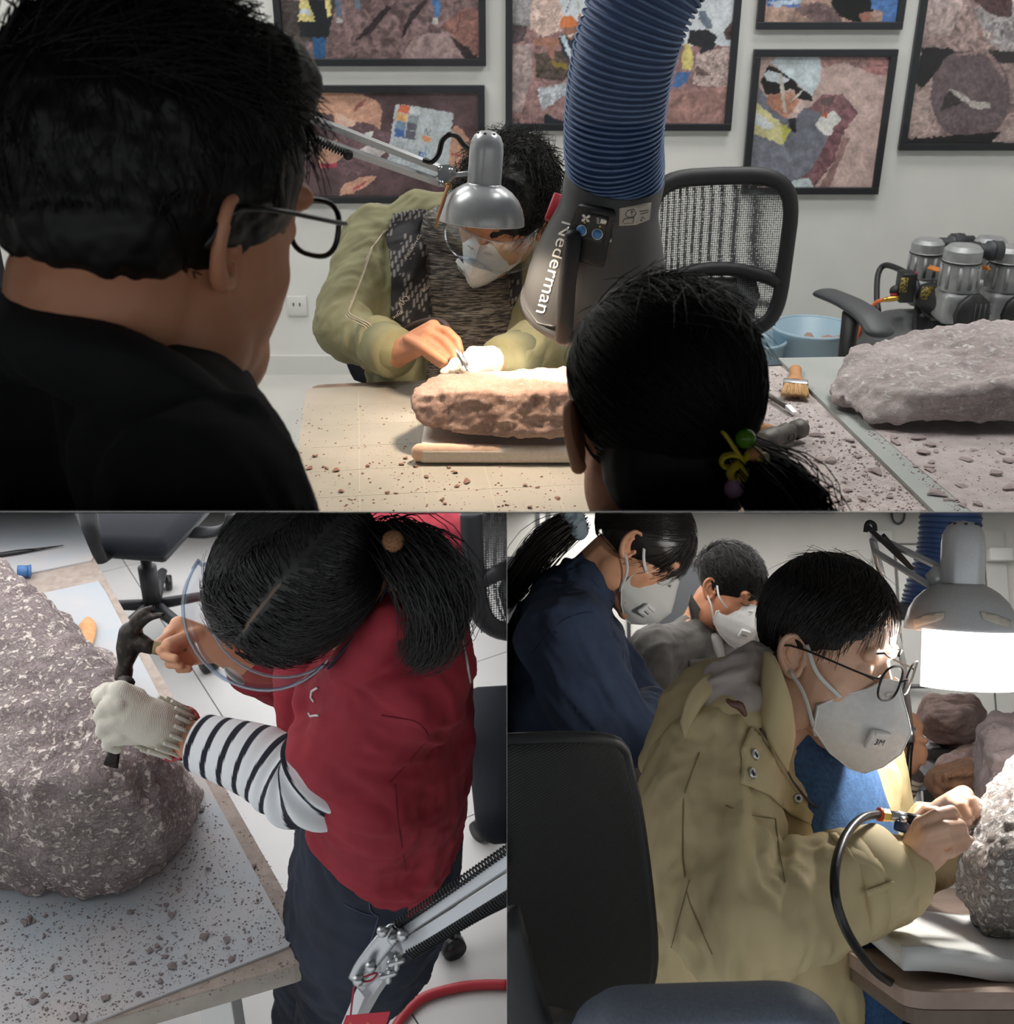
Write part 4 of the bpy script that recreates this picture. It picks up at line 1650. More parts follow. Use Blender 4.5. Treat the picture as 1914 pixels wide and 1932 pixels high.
# ---- the large boulder and the tools on the dusty table
M_STONE2 = rockmat('pale_mauve_boulder', (166, 153, 152), (196, 184, 182), (224, 217, 215), (0.50, 0.64), 7, 70, 0.6, (1, 1, 1.6))
d0 = 1.70
pts = Ws((1560, 742, 1.86), (1575, 700, 1.90), (1605, 660, 1.93), (1600, 770, 1.80), (1640, 795, 1.74), (1700, 803, 1.72), (1800, 800, 1.72), (1960, 795, 1.72), (1590, 715, 1.84), (1680, 740, 1.74), (1800, 735, 1.70),
         (1980, 720, 1.70), (1640, 652, 1.96), (1740, 640, 1.98), (1800, 618, 2.0), (1850, 598, 2.02), (2000, 590, 2.02), (1640, 720, 2.05), (2000, 690, 2.15))
v, f = rock(pts, 0.006, 0.010, 0.085, 0.004, 0.016, 12, 2, extra=[Ws((1562, 740, 1.85), (1590, 730, 1.86), (1600, 770, 1.80), (1568, 765, 1.82), (1590, 748, 1.78))])
thing1('large_boulder', 'large pale mauve boulder lying on the grey green board', 'boulder', v, f, M_STONE2)


def lay(px, py, z, px2, py2):
    """frame lying on the table: Y from the first pixel to the second"""
    a, b = TOP.T(px, py, z), TOP.T(px2, py2, z)
    return fru(a, b - a, TOP.up), np.linalg.norm(b - a)


# paint brush
m, L = lay(1501, 700, TZ + 0.004, 1500, 771)
t = thing('paint_brush', 'flat paint brush with wooden handle lying on pink dust', 'brush', m[:3, 3])
put('handle', MB(m).tube([(0, 0, 0.008), (0, 0.01, 0.008), (0, 0.05, 0.008), (0, 0.075, 0.008), (0, 0.085, 0.008)], [(0.005, 0.004), (0.011, 0.006), (0.009, 0.006), (0.016, 0.006), (0.019, 0.006)], 14, 3, side=np.array([1., 0, 0])), None, M_WOOD, t)
put('ferrule', MB(m).box((0, 0.095, 0.008), (0.042, 0.022, 0.012), r=0.002), None, M_STEEL, t)
g = np.random.default_rng(4)
P = np.zeros((700, 5, 3))
x0 = g.uniform(-0.019, 0.019, 700)
z0 = g.uniform(0.003, 0.013, 700)
for k in range(5):
    s_ = k / 4
    P[:, k, 0] = x0 * (1 + 0.28 * s_) + g.normal(0, 0.0006, 700) * s_
    P[:, k, 1] = 0.106 + s_ * g.uniform(0.038, 0.046, 700)
    P[:, k, 2] = z0 * (1 - 0.3 * s_)
M_BRIST = mat('tan_bristle', (244, 206, 152), 0.6, c2=(232, 184, 124), vs=300)
v, f = strands(P, 0.0005)
put('bristles', L2(m, v), f, M_BRIST, t)
# chisel
m, L = lay(1425, 730, TZ + 0.008, 1500, 777)
t = thing('chisel', 'slim steel chisel on pink dust beside the paint brush', 'chisel', m[:3, 3])
put('shaft', MB(m).tube([(0, -0.06, 0), (0, L - 0.022, 0)], 0.0045, 8), None, M_IRON, t)
put('blade', MB(m).hull([(x, L - 0.022, z) for x in (-0.0045, 0.0045) for z in (-0.0045, 0.0045)] + [(-0.004, L, 0), (0.004, L, 0)]), None, M_STEEL, t, flat=True)
# hammer lying on its side
m, L = lay(1440, 838, TZ + 0.016, 1524, 808)
t = thing('sledge_hammer', 'grey ball hammer head with wooden handle on the dusty table', 'hammer', m[:3, 3])
hb = MB(m)
hb.tube([(0, -0.004, 0.004), (0, 0.0, 0.004), (0, 0.026, 0.004), (0, 0.034, 0.004), (0, 0.056, 0.004), (0, 0.062, 0.004), (0, 0.068, 0.004), (0, 0.074, 0.004), (0, 0.088, 0.004), (0, 0.094, 0.004)],
        [0.015, 0.0175, 0.0175, 0.0145, 0.0165, 0.013, 0.011, 0.0155, 0.0155, 0.012], 16)
put('hammer_head', hb, None, M_IRON, t, sharp=0.7)
put('hammer_emblem', MB(m).tube([(0.0175, 0.043 + 0.007 * math.cos(a), 0.006 + 0.006 * math.sin(a)) for a in np.linspace(0, 6.28, 14)], 0.0008, 6), None, M_DARKIRON, t)
hd = m[:3, 0] * -0.02
q0 = L2(m, (-0.01, 0.042, 0.004))
q1 = W(1380, 760, 1.72)
q1[2] = TZ + 0.014
put('handle', MB().tube([q0, q0 + (q1 - q0) * 0.25, q0 + (q1 - q0) * 0.6, q1], [0.010, 0.0125, 0.0125, 0.014], 14, 3), None, M_WOOD, t)

M_CHIP1 = mat('brown_chip', (150, 112, 96), 0.9, c2=(126, 92, 80), vs=60)
M_CHIP2 = mat('mauve_chip', (156, 140, 140), 0.9, c2=(176, 160, 158), vs=60)
ch1, ch2 = chip_meshes(M_CHIP1, 1), chip_meshes(M_CHIP2, 2, flatness=0.3)
pol_l = [(575, 830), (1080, 890), (1080, 962), (550, 962)]
scatter(TOP, TZ + 0.004, pol_l, 46, 0.004, 0.014, ch1, 'small brown stone chip on the grey green mat', 'brown chips on the mat', 3)
crumbs('brown_stone_grit', 'fine brown stone grit on the grey green mat', TOP, TZ + 0.004, [(560, 760), (780, 770), (790, 890), (1085, 890), (1085, 964), (548, 964)], 420, 0.0008, 0.0028, M_CHIP1, 5)
pol_r = [(1450, 860), (1560, 760), (1640, 800), (1914, 810), (1914, 962), (1500, 962)]
scatter(TOP, TZ + 0.001, [(1440, 850), (1545, 770), (1740, 962), (1520, 962)], 34, 0.006, 0.024, ch2, 'thin mauve stone flake on the dust covered table', 'mauve flakes on the dusty table', 7)
scatter(TOP, TZ + 0.006, [(1660, 815), (1914, 830), (1914, 962), (1790, 962)], 40, 0.006, 0.028, ch2, 'thin mauve stone flake on the board before the boulder', 'mauve flakes on the board', 8)
crumbs('mauve_stone_grit', 'fine mauve stone grit strewn over the dusty table', TOP, TZ + 0.0005, [(1435, 700), (1470, 700), (1758, 964), (1440, 964)], 1500, 0.0007, 0.003, M_CHIP2, 9)
crumbs('mauve_stone_grit', 'fine mauve stone grit strewn over the grey green board', TOP, TZ + 0.006, [(1600, 785), (1914, 810), (1914, 964), (1800, 964)], 1700, 0.0007, 0.003, M_CHIP2, 10)
M_DUST2 = mat('pink_dust_layer', (200, 189, 187), 0.95, c2=(184, 171, 169), vs=40, bump=0.5, bs=260, bd=0.003)
dp = [tuple(TOP.loc(TOP.T(*q, TZ))[:2]) for q in ((1590, 762), (1640, 800), (1914, 800), (2040, 980), (1840, 980), (1720, 880), (1640, 810))]
ob = put('dust_layer', MB().prism(dp, TZ + 0.006, TZ + 0.0068), None, M_DUST2, flat=True, kind='stuff')
tag(ob, 'layer of pink stone dust on the board before the boulder', 'dust')
# ---- desk lamp
def lamp_head(t, m, R, m_shell, lightpow, color, tape=None):
    """m: frame at rim centre, Z up the neck; R: rim radius"""
    prof = [(1.0, 0.0), (1.0, 0.02), (0.985, 0.16), (0.93, 0.36), (0.82, 0.56), (0.66, 0.72), (0.50, 0.82), (0.41, 0.86)]
    neck = [(0.385, 0.86), (0.39, 0.90), (0.39, 1.60), (0.37, 1.78), (0.30, 1.93), (0.18, 2.02), (0.0, 2.05)]
    outer = [(r * R, z * R) for r, z in prof]
    inner = [((r - 0.03) * R, z * R) for r, z in prof[::-1]]
    put('shade', MB(m).lathe(outer + inner, 40, closed=True), None, m_shell, t)
    put('lamp_neck', MB(m).lathe([(r * R, z * R) for r, z in neck], 32), None, m_shell, t)
    put('neck_seam', MB(m).lathe([(0.40 * R, 0.84 * R), (0.405 * R, 0.86 * R), (0.40 * R, 0.88 * R), (0.385 * R, 0.86 * R)], 32, closed=True), None, M_STEEL, t)
    for i in range(7):
        a = i * 2 * math.pi / 7
        put('vent_hole', MB(m).ell((0.235 * R * math.cos(a), 0.235 * R * math.sin(a), 1.985 * R), (0.035 * R, 0.035 * R, 0.02 * R), None, 8, 6), None, M_FRAME, t)
    M_BULB = mat('lit_bulb', (255, 244, 225), 0.4, emit=(255, 236, 205), es=14)
    put('bulb', MB(m).ell((0, 0, 0.42 * R), (0.36 * R, 0.36 * R, 0.40 * R), None, 16, 10), None, M_BULB, t)


LK = 0.925
lo = W(909, 420, 1.70 * LK)
lz = un(cv(0.085, 1, -0.40))
lm = fru(lo, np.cross(lz, cv(1, 0, 0)), lz)
lR = 0.0655 * LK
t = thing('desk_lamp', 'silver dome desk lamp on a spring arm above the brown stone', 'lamp', TOP.G(-0.68, 1.55, TZ))
lamp_head(t, lm, lR, M_SILVER, 0, (1, 0.8, 0.6))
nk = L2(lm, (0, 0, 1.15 * lR))
pl = W(842, 332, 1.69 * LK)
put('joint_rod', MB().tube([nk, nk + (pl - nk) * 0.5, pl + (nk - pl) * 0.12], 0.0035, 8), None, M_SILVER, t)
ply = Ws((826, 313, 1.69 * LK), (848, 312, 1.69 * LK), (861, 320, 1.69 * LK), (856, 332, 1.69 * LK), (840, 352, 1.69 * LK), (828, 350, 1.69 * LK))
sd = FV * 0.004
put('joint_plate', MB().add(np.vstack([ply - sd, ply + sd]), [tuple(range(5, -1, -1)), tuple(range(6, 12))] + [(i, (i + 1) % 6, 6 + (i + 1) % 6, 6 + i) for i in range(6)]), None, M_SILVER, t, flat=True)
for q in ((817 + 14, 318), (851, 322), (827 + 6, 346)):
    a = W(q[0], q[1], 1.684 * LK)
    put('bolt', MB().tube([a, a - FV * 0.003], 0.0035, 10), None, M_STEEL, t)
def bar(a, b, w, m_=M_SILVER, name='arm_bar'):
    a, b = np.asarray(a), np.asarray(b)
    return put(name, MB().tube([a, b], [(w, w * 0.8)] * 2, 4, side=UV), None, m_, t, flat=True)
el = W(330, 136, 1.56 * LK)
bar(W(832, 319, 1.69 * LK), W(330, 122, 1.56 * LK), 0.0062)
bar(W(832, 345, 1.69 * LK), W(322, 168, 1.56 * LK), 0.0062)
cl = TOP.G(-0.62, 1.5, TZ)
bar(el + UV * 0.01, cl + TOP.up * 0.06, 0.007)
bar(el + XV * 0.02, cl + TOP.up * 0.06 + XV * 0.02, 0.007)
put('elbow_plate', MB().tube([el - FV * 0.008, el + FV * 0.008], 0.022, 16), None, M_SILVER, t)
put('table_clamp', MB().box(cl + np.array([0.01, 0, 0.02]), (0.05, 0.05, 0.09), r=0.004), None, M_BLACKP, t)
sp0, sp1 = W(657, 291, 1.63 * LK), W(440, 200, 1.59 * LK)
n = 240
tt = np.linspace(0, 1, n)
ax = un(sp1 - sp0)
s1 = un(np.cross(ax, FV))
s2 = np.cross(ax, s1)
cp = sp0 + np.outer(tt, sp1 - sp0) + 0.0055 * (np.outer(np.cos(tt * 240), s1) + np.outer(np.sin(tt * 240), s2))
put('spring', MB().tube(cp, 0.0010, 5), None, M_BLACKP, t)
put('spring_pin', MB().tube([W(657, 292, 1.62 * LK), W(657, 292, 1.64 * LK)], 0.007, 12), None, M_BLACKP, t)
put('power_cord', MB().tube(Ws((800, 302, 1.675 * LK), (815, 305, 1.67 * LK), (828, 290, 1.67 * LK), (835, 265, 1.67 * LK), (848, 254, 1.67 * LK), (863, 258, 1.68 * LK), (875, 273, 1.69 * LK), (889, 284, 1.70 * LK)), 0.0038, 8, 5), None, M_RUBBER, t)
spot('desk_lamp_light', L2(lm, (0, 0, -0.03 * lR)), L2(lm, (0, 0, -1)), 8.5, 150, (1, 0.80, 0.60), 0.5, 0.02)
st_ = thing('wooden_stick', 'thin orange wooden stick hanging from the desk lamp joint', 'stick', W(838, 385, 1.665 * LK))
put('stick', MB().tube(Ws((846, 350, 1.66 * LK), (833, 392, 1.66 * LK), (822, 428, 1.66 * LK)), [0.0028, 0.0026, 0.0018], 8), None, M_WOOD, st_)
put('bead_chain', MB().tube([W(846 + 6 * math.cos(a), 351 + 5 * math.sin(a), 1.66 * LK) for a in np.linspace(0, 6.4, 20)], 0.0010, 6), None, mat('brass', (200, 160, 80), 0.3, 1.0), st_)

# ---- extraction hood and hose
M_HOOD = mat('dark_hood_plastic', (64, 65, 67), 0.42, c2=(72, 72, 73), vs=12, bump=0.05, bs=900, bd=0.0005)
M_HOSE = mat('blue_hose', (52, 84, 132), 0.6, c2=(40, 68, 114), vs=30)
M_HOSED = mat('blue_hose_rib', (84, 112, 152), 0.55, c2=(66, 94, 138), vs=40)
hax = un(cv(-0.10, -0.72, 0.69))
hc = W(1154, 372, 1.60)
hm = fru(hc, np.cross(hax, cv(1, 0, 0)), -hax)
t = thing('extraction_hood', 'dark grey bell shaped extraction hood hanging from blue hose', 'extraction hood', hc)
prof = [(0.066, 0.035), (0.071, 0.033), (0.071, -0.012), (0.075, -0.03), (0.087, -0.065), (0.098, -0.10), (0.105, -0.135), (0.108, -0.165), (0.108, -0.178), (0.112, -0.180), (0.112, -0.190), (0.104, -0.190), (0.100, -0.13), (0.08, -0.05), (0.066, -0.012)]
hb = MB(hm).lathe(prof, 56, closed=True)
hv, hf_ = hb.arr()
put('bell', hv, hf_, M_HOOD, t)
ht = bvh(hv, hf_)
M_WHITE = mat('printed_white', (224, 222, 218), 0.5)
M_LABEL = mat('pale_label', (176, 172, 164), 0.6)
v, f = letters(ht, 'Nederman', (1062, 417), (1013, 588), 24, 0.0012)
put('lettering', v, f, M_WHITE, t, kind='nofix')
v, f, _ = patch(ht, [(1099, 382), (1158, 394), (1162, 400), (1140, 500), (1132, 502), (1064, 484)], 0.0005, 0.011, 9, 2)
put('control_box', v, f, M_BLACKP, t)
t_box = bvh(v, f)
v, f, _ = patch(t_box, [(1098, 398), (1150, 410), (1138, 460), (1088, 448)], 0.0006, 0.0008, 8)
put('control_panel', v, f, M_FRAME, t)
M_BLUE = mat('blue_button', (74, 134, 200), 0.35)
for px, py in ((1099, 434), (1128, 441)):
    p, nn = on(t_box, px, py, 0.001)
    put('button', MB().tube([p, p + nn * 0.003], 0.0066, 20), None, M_BLUE, t)
    put('button_ring', MB().tube([p + nn * 0.0012 + 0.0072 * (math.cos(a) * un(np.cross(nn, UV)) + math.sin(a) * un(np.cross(nn, np.cross(nn, UV)))) for a in np.linspace(0, 6.3, 22)], 0.0008, 6), None, M_WHITE, t)
fan = []
for k in range(4):
    a = k * math.pi / 2 + 0.75
    c, s_ = math.cos(a), math.sin(a)
    v, f, _ = patch(t_box, [(1107 + 9.5 * (c * u - s_ * w), 411 + 8.5 * (s_ * u + c * w)) for u, w in ((0.1, 0.12), (0.55, 0.42), (1, 0.35), (1.0, -0.1), (0.5, -0.2), (0.1, -0.12))], 0.0016, 0.0003, 4, 0)
    put('fan_symbol', v, f, M_WHITE, t)
v, f, _ = patch(t_box, [(1135, 411), (1143, 413), (1146, 417), (1143, 422), (1133, 420)], 0.0016, 0.0003, 4, 0)
put('lamp_symbol', v, f, M_WHITE, t)
for i in range(4):
    v, f, _ = patch(t_box, [(1127, 409.5 + i * 3), (1132, 410.5 + i * 3), (1132, 412 + i * 3), (1127, 411 + i * 3)], 0.0016, 0.0003, 4, 0)
    put('lamp_symbol_ray', v, f, M_WHITE, t)
M_LED = mat('yellow_led', (206, 196, 80), 0.4)
for px, py in ((1105, 419), (1133, 426)):
    p, nn = on(t_box, px, py, 0.001)
    put('indicator', MB().tube([p, p + nn * 0.0016], 0.0016, 10), None, M_LED, t)
for px, py in ((1082, 432), (1150, 449)):
    p, nn = on(ht, px, py, 0.001)
    put('screw', MB().tube([p, p + nn * 0.010], 0.0034, 10), None, M_STEEL, t)
v, f, _ = patch(ht, [(1168, 393), (1229, 381), (1226, 414), (1200, 424), (1168, 426)], 0.0006, 0.0006, 8)
lb = put('warning_label', v, f, M_LABEL, t)
for q in ([(1185, 396), (1196, 394), (1200, 402), (1196, 408), (1184, 409), (1180, 404), (1185, 396)], [(1178, 412), (1196, 410), (1194, 420), (1174, 421), (1178, 412)], [(1192, 398), (1192, 405)], [(1189, 400), (1192, 397), (1195, 400)],
          [(1208, 416), (1212, 408), (1216, 414), (1208, 416)], [(1206, 398), (1224, 396)], [(1208, 403), (1222, 400)], [(1218, 414), (1224, 412)]):
    put('label_drawing', MB().tube(on_line(ht, q, 0.0015, 3), 0.0004, 5), None, M_FRAME, lb)
# handle along the bell
hp = []
for px, py, o in ((1094, 447, 0.020), (1090, 480, 0.024), (1084, 530, 0.026), (1077, 585, 0.024), (1070, 628, 0.016)):
    p, nn = on(ht, px, py, o)
    hp.append(p)
put('handle', MB().cap(hp, [(0.0125, 0.010)] * 5, 14, 4, side=XV), None, M_BLACKP, t)
for i in (0, 4):
    p, nn = on(ht, *((1094, 452), (1071, 622))[i // 4], 0.0)
    put('handle_mount', MB().tube([p, hp[i]], 0.010, 10), None, M_BLACKP, t)
# moulded triangular recess edges and lower ring
for q in ([(1076, 485), (1062, 540), (1050, 612)], [(990, 575), (1015, 610), (1048, 616)], [(1068, 486), (1132, 504)]):
    put('moulded_edge', MB().tube(on_line(ht, q, 0.0005, 8), 0.0018, 6), None, M_HOOD, t)
M_RED = mat('red_lever', (168, 34, 48), 0.45)
put('red_lever', MB().box((0, 0, 0), (0.016, 0.012, 0.045), fru(W(1046, 392, 1.66), cv(0, 0.2, -1), cv(0.35, 1, 0)), r=0.003), None, M_RED, t)
# hood lamp
spot('hood_light', L2(hm, (0, 0.02, -0.10)), W(1050, 705, 1.72), 9.0, 75, (1, 0.93, 0.84), 0.5, 0.02)

th_ = thing('ribbed_hose', 'thick blue ribbed hose coming down to the dark extraction hood', 'hose', W(1200, 100, 1.5))
path = cat(np.vstack([[hc - hax * -0.005], [hc - hax * 0.035], Ws((1158, 265, 1.535), (1166, 170, 1.49), (1186, 75, 1.45), (1222, -15, 1.42), (1275, -110, 1.40))]), 14)
seg = np.r_[0, np.cumsum(np.linalg.norm(np.diff(path, axis=0), axis=1))]
# rings lie closer together near the hood
tt = np.linspace(0, 1, 47)
pos = (0.75 * tt + 0.25 * tt ** 2.2) * seg[-1]
fine = np.linspace(0, seg[-1], 400)
pf = np.stack([np.interp(fine, seg, path[:, i]) for i in range(3)], 1)
ph = np.interp(fine, pos, np.arange(len(pos)))
rr = 0.0672 - 0.0045 * np.abs(np.sin(math.pi * ph)) ** 0.8
put('hose_skin', MB().tube(pf, rr, 44), None, M_HOSE, th_)
TT = np.gradient(pf, axis=0)
for i, p in enumerate(pos):
    c_ = np.array([np.interp(p, seg, path[:, k]) for k in range(3)])
    tn = un(np.array([np.interp(p, fine, TT[:, k]) for k in range(3)]))
    a = un(np.cross(tn, UV + 0.3 * XV))
    b = np.cross(tn, a)
    ring = [c_ + 0.0676 * (math.cos(x) * a + math.sin(x) * b) for x in np.linspace(0, 2 * math.pi, 45)]
    put('hose_rib', MB().tube(ring, 0.0020, 6, caps=False), None, M_HOSED, th_)

# ---- chairs of the upper room
office_chair(TOP.fr(0.60, 2.66, 0, math.pi + 0.20), 'black mesh back office chair behind the dusty table', 0.93, recline=0.2, arm_z=0.69)
office_chair(TOP.fr(-0.175, 2.36, 0, math.pi + 0.1), 'dark office chair in which the man in the green jacket sits', 0.88, arms=(False, False), solid_back=True)

# ---- buckets with stones
M_BUCK = mat('pale_blue_plastic', (164, 190, 204), 0.4, c2=(156, 182, 198), vs=8)
def bucket(x, y, r, h, label, stones):
    t = thing('bucket', label, 'bucket', TOP.G(x, y, 0))
    m = TOP.fr(x, y, 0)
    put('bucket_wall', MB(m).lathe([(0, 0.004), (r * 0.78, 0.004), (r * 0.98, h), (r * 1.02, h), (r * 1.05, h - 0.01), (r * 1.0, h - 0.012), (r * 0.80, 0.0), (0, 0)], 40), None, M_BUCK, t)
    put('bucket_rim', MB(m).tube([(1.03 * r * math.cos(a), 1.03 * r * math.sin(a), h) for a in np.linspace(0, 6.2832, 41)], 0.006, 8, caps=False), None, M_BUCK, t)
    g = np.random.default_rng(int(r * 1000))
    for i, (dx, dy) in enumerate(stones):
        pt = g.normal(size=(14, 3))
        pt /= np.linalg.norm(pt, axis=1)[:, None]
        v, f = rock(pt * 0.045 + TOP.G(x + dx, y + dy, h - 0.055), 0.006, 0.006, 0.04, 0.002, 0.01, i + 3, 1)
        thing1('bucket_stone', 'pinkish stone in the pale blue bucket beside the chair, ' + ('left one' if i == 0 else 'right one'), 'stone', v, f, M_STONE1, 'stones in the bucket')
bucket(1.055, 3.72, 0.135, 0.30, 'pale blue plastic bucket holding stones behind the armrest', [(-0.02, -0.03), (0.06, -0.02)])
bucket(0.84, 3.68, 0.11, 0.27, 'pale blue plastic bucket half hidden behind the chair back', [])

# ---- air compressor
M_TANK = mat('dark_grey_tank', (84, 86, 88), 0.5, c2=(76, 78, 80), vs=10)
M_ALU = mat('cast_aluminium', (168, 170, 172), 0.45, 0.35, c2=(150, 152, 154), vs=40)
M_ORANGE = mat('orange_pipe', (214, 136, 62), 0.5)
M_WARN = mat('yellow_print', (170, 148, 60), 0.6, c2=(60, 54, 36), vs=160, lo=0.45, hi=0.55)
cy_, cz_ = 3.45, 0.30
ct = thing('air_compressor', 'grey four cylinder air compressor on a tank by the wall', 'compressor', TOP.G(1.5, cy_, 0))
put('tank', MB().cap([TOP.G(1.25, cy_, cz_), TOP.G(2.15, cy_, cz_)], [0.135, 0.135], 28), None, M_TANK, ct)
put('tank_seam', MB().tube([TOP.G(1.42, cy_ + 0.1355 * math.cos(a), cz_ + 0.1355 * math.sin(a)) for a in np.linspace(0, 6.2832, 40)], 0.002, 5, caps=False), None, M_FRAME, ct)
for x in (1.3, 1.9):
    for y in (-0.1, 0.1):
        put('foot', MB().tube([TOP.G(x, cy_ + y, 0), TOP.G(x, cy_ + y, 0.25)], 0.015, 8), None, M_BLACKP, ct)
dc = 3.55
hp = Ws((1658, 588, 3.58), (1655, 560, 3.6), (1657, 520, 3.62), (1667, 502, 3.62), (1685, 503, 3.58), (1715, 518, 3.5), (1730, 535, 3.46), (1732, 570, 3.45), (1728, 615, 3.45), (1732, 640, 3.45))
put('carry_handle', MB().tube(hp, 0.0095, 12, 5), None, M_BLACKP, ct)
def motor(px, py, d, s, side):
    m = M4(W(px, py, d), XV * s, TOP.hf * s, TOP.up * s)
    b = put('cylinder', MB(m).lathe([(0, 0), (0.056, 0), (0.056, 0.085), (0.060, 0.087), (0.060, 0.092), (0.058, 0.094), (0.058, 0.125), (0.045, 0.138), (0.0, 0.140)], 20), None, M_ALU, ct, sharp=0.6)
    put('gasket_ring', MB(m).lathe([(0.0605, 0.086), (0.062, 0.089), (0.0605, 0.092)], 20), None, M_FRAME, b)
    for k in range(10):
        a = k * 0.628
        put('cooling_fin', MB(m).box((0.057 * math.cos(a), 0.057 * math.sin(a), 0.045), (0.012, 0.004, 0.07), M4((0, 0, 0), (1, 0, 0), (0, 1, 0), (0, 0, 1))), None, M_ALU, b)
    put('crank_case', MB(m).box((0.0, 0.0, -0.05), (0.11, 0.12, 0.10), r=0.02, seg=3), None, M_ALU, ct)
    f_ = put('fan_cover', MB(m).tube([(0.015, -0.10, -0.05), (0.02, -0.115, -0.05)], [0.066, 0.062], 10), None, M_BLACKP, ct)
    for k in range(-3, 4):
        put('fan_slot', MB(m).box((0.02 + k * 0.015, -0.1165, -0.05), (0.004, 0.003, 0.07)), None, M_GREYP, f_)
    fl_ = put('air_filter', MB(m).tube([(side * 0.05, 0.03, 0.115), (side * 0.085, 0.03, 0.115), (side * 0.086, 0.03, 0.115), (side * 0.13, 0.03, 0.115)], [0.022, 0.022, 0.030, 0.030], 18), None, M_GREYP, ct)
    put('filter_ring', MB(m).tube([(side * 0.10, 0.03, 0.115), (side * 0.106, 0.03, 0.115)], 0.0315, 18), None, M_FRAME, fl_)
motor(1742, 522, 3.5, 0.85, 1)
motor(1806, 546, 3.32, 0.95, 1)
motor(1858, 520, 3.62, 0.9, -1)
motor(1893, 546, 3.4, 0.95, -1)
for px0, py0, px1, py1 in ((1752, 506, 1782, 514), (1756, 503, 1784, 511), (1835, 502, 1868, 508), (1838, 499, 1866, 505)):
    put('orange_tube', MB().tube([W(px0, py0, 3.36), W(px1, py1, 3.3)], 0.0045, 8), None, M_ORANGE, ct)
put('pressure_switch', MB().box((0, 0, 0), (0.045, 0.06, 0.09), M4(W(1709, 540, 3.42), XV, TOP.hf, TOP.up), r=0.004), None, M_BLACKP, ct)
put('switch_label', MB().box((0, 0, 0), (0.022, 0.002, 0.045), M4(W(1706, 538, 3.385), XV, TOP.hf, TOP.up)), None, M_WARN, ct)
put('motor_body', MB().cap([W(1755, 560, 3.42), W(1800, 575, 3.34)], 0.045, 16), None, M_BLACKP, ct)
put('motor_label', MB().box((0, 0, 0), (0.04, 0.002, 0.04), M4(W(1750, 553, 3.365), XV, TOP.hf, TOP.up)), None, M_WARN, ct)
put('red_knob', MB().cap([W(1725, 517, 3.4), W(1728, 517, 3.4)], 0.007, 10), None, M_RED, ct)
put('brass_fitting', MB().tube(Ws((1666, 566, 3.42), (1680, 564, 3.42), (1700, 562, 3.42), (1716, 566, 3.42)), [0.006, 0.009, 0.007, 0.009], 10), None, mat('brass', (200, 160, 80), 0.3, 1.0), ct)
put('red_tap', MB().box((0, 0, 0), (0.022, 0.008, 0.006), M4(W(1687, 556, 3.42), XV, TOP.hf, TOP.up), r=0.002), None, M_RED, ct)
put('gauge', MB().tube([W(1690, 549, 3.44), W(1691, 550, 3.42)], 0.018, 16), None, M_BLACKP, ct)
put('mount_plate', MB().box(TOP.G(1.62, cy_, cz_ + 0.135), (0.62, 0.2, 0.012), r=0.003), None, M_TANK, ct)
M_OHOSE = mat('orange_hose', (228, 112, 60), 0.45)
thing1('orange_air_hose', 'thin orange air hose dropping from the compressor to the floor', 'hose', MB().tube(Ws((1666, 566, 3.42), (1652, 572, 3.45), (1634, 595, 3.5), (1622, 625, 3.55), (1613, 655, 3.6), (1600, 690, 3.66)), 0.006, 8, 5), None, M_OHOSE)

# ---------------------------------------------------------------- seated man in the green jacket
def skin_core(mb, pts, r):
    mb.cap(pts, r, 12)

hd = W(950, 398, 1.97)
hmx = fru(hd, cv(-0.42, -0.80, -0.42), cv(0.10, 0.45, -0.9))
man = thing('person', 'seated man in olive green jacket with goggles and white mask working a stone', 'person', TOP.G(-0.08, 2.15, 0.45))
sR, eR, wR = W(716, 452, 2.14), W(650, 618, 2.02), W(748, 668, 1.89)
sL, eL, wL = W(1030, 455, 2.16), W(1075, 640, 2.04), W(945, 682, 1.86)
nk, ch, pv = W(885, 440, 2.10), W(882, 560, 2.16), W(875, 760, 2.22)
b = MB()
head_shapes(b, hmx, 1.0)
skin_core(b, [hd - hmx[:3, 2] * 0.03 - hmx[:3, 1] * 0.02, nk], [0.055, 0.058])
skin_core(b, [nk, ch, pv], [0.06, 0.06, 0.05])
for s_, e_, w_ in ((sR, eR, wR), (sL, eL, wL)):
    skin_core(b, [nk, s_, e_, w_], [0.05, 0.045, 0.036, 0.025])
# bare right hand pinching the tool
kn = Ws((818, 617, 1.83), (812, 630, 1.825), (804, 642, 1.825), (791, 657, 1.83))
hand_shapes(b, wR, kn, [
    (Ws((819, 618, 1.83), (845, 625, 1.805), (864, 643, 1.79), (869, 662, 1.785)), 0.0080),
    (Ws((815, 629, 1.825), (840, 645, 1.80), (855, 664, 1.785), (860, 678, 1.78)), 0.0080),
    (Ws((805, 642, 1.825), (829, 659, 1.80), (845, 674, 1.785)), 0.0078),
    (Ws((792, 657, 1.83), (814, 675, 1.80), (832, 689, 1.785)), 0.0074),
    (Ws((770, 640, 1.84), (800, 655, 1.80), (838, 682, 1.775)), 0.0095)], 0.018, 0.024)
v, f = blob(b, 0.0025, 3, 0.35)
body_o = put('body', v, f, M_SKIND, man)
for k in (-1, 1):
    v, f = ear(hmx, k, 1.0)
    put('ear', v, f, M_SKIND, body_o)
for q in ((869, 660), (860, 677), (846, 675), (833, 689)):
    pass
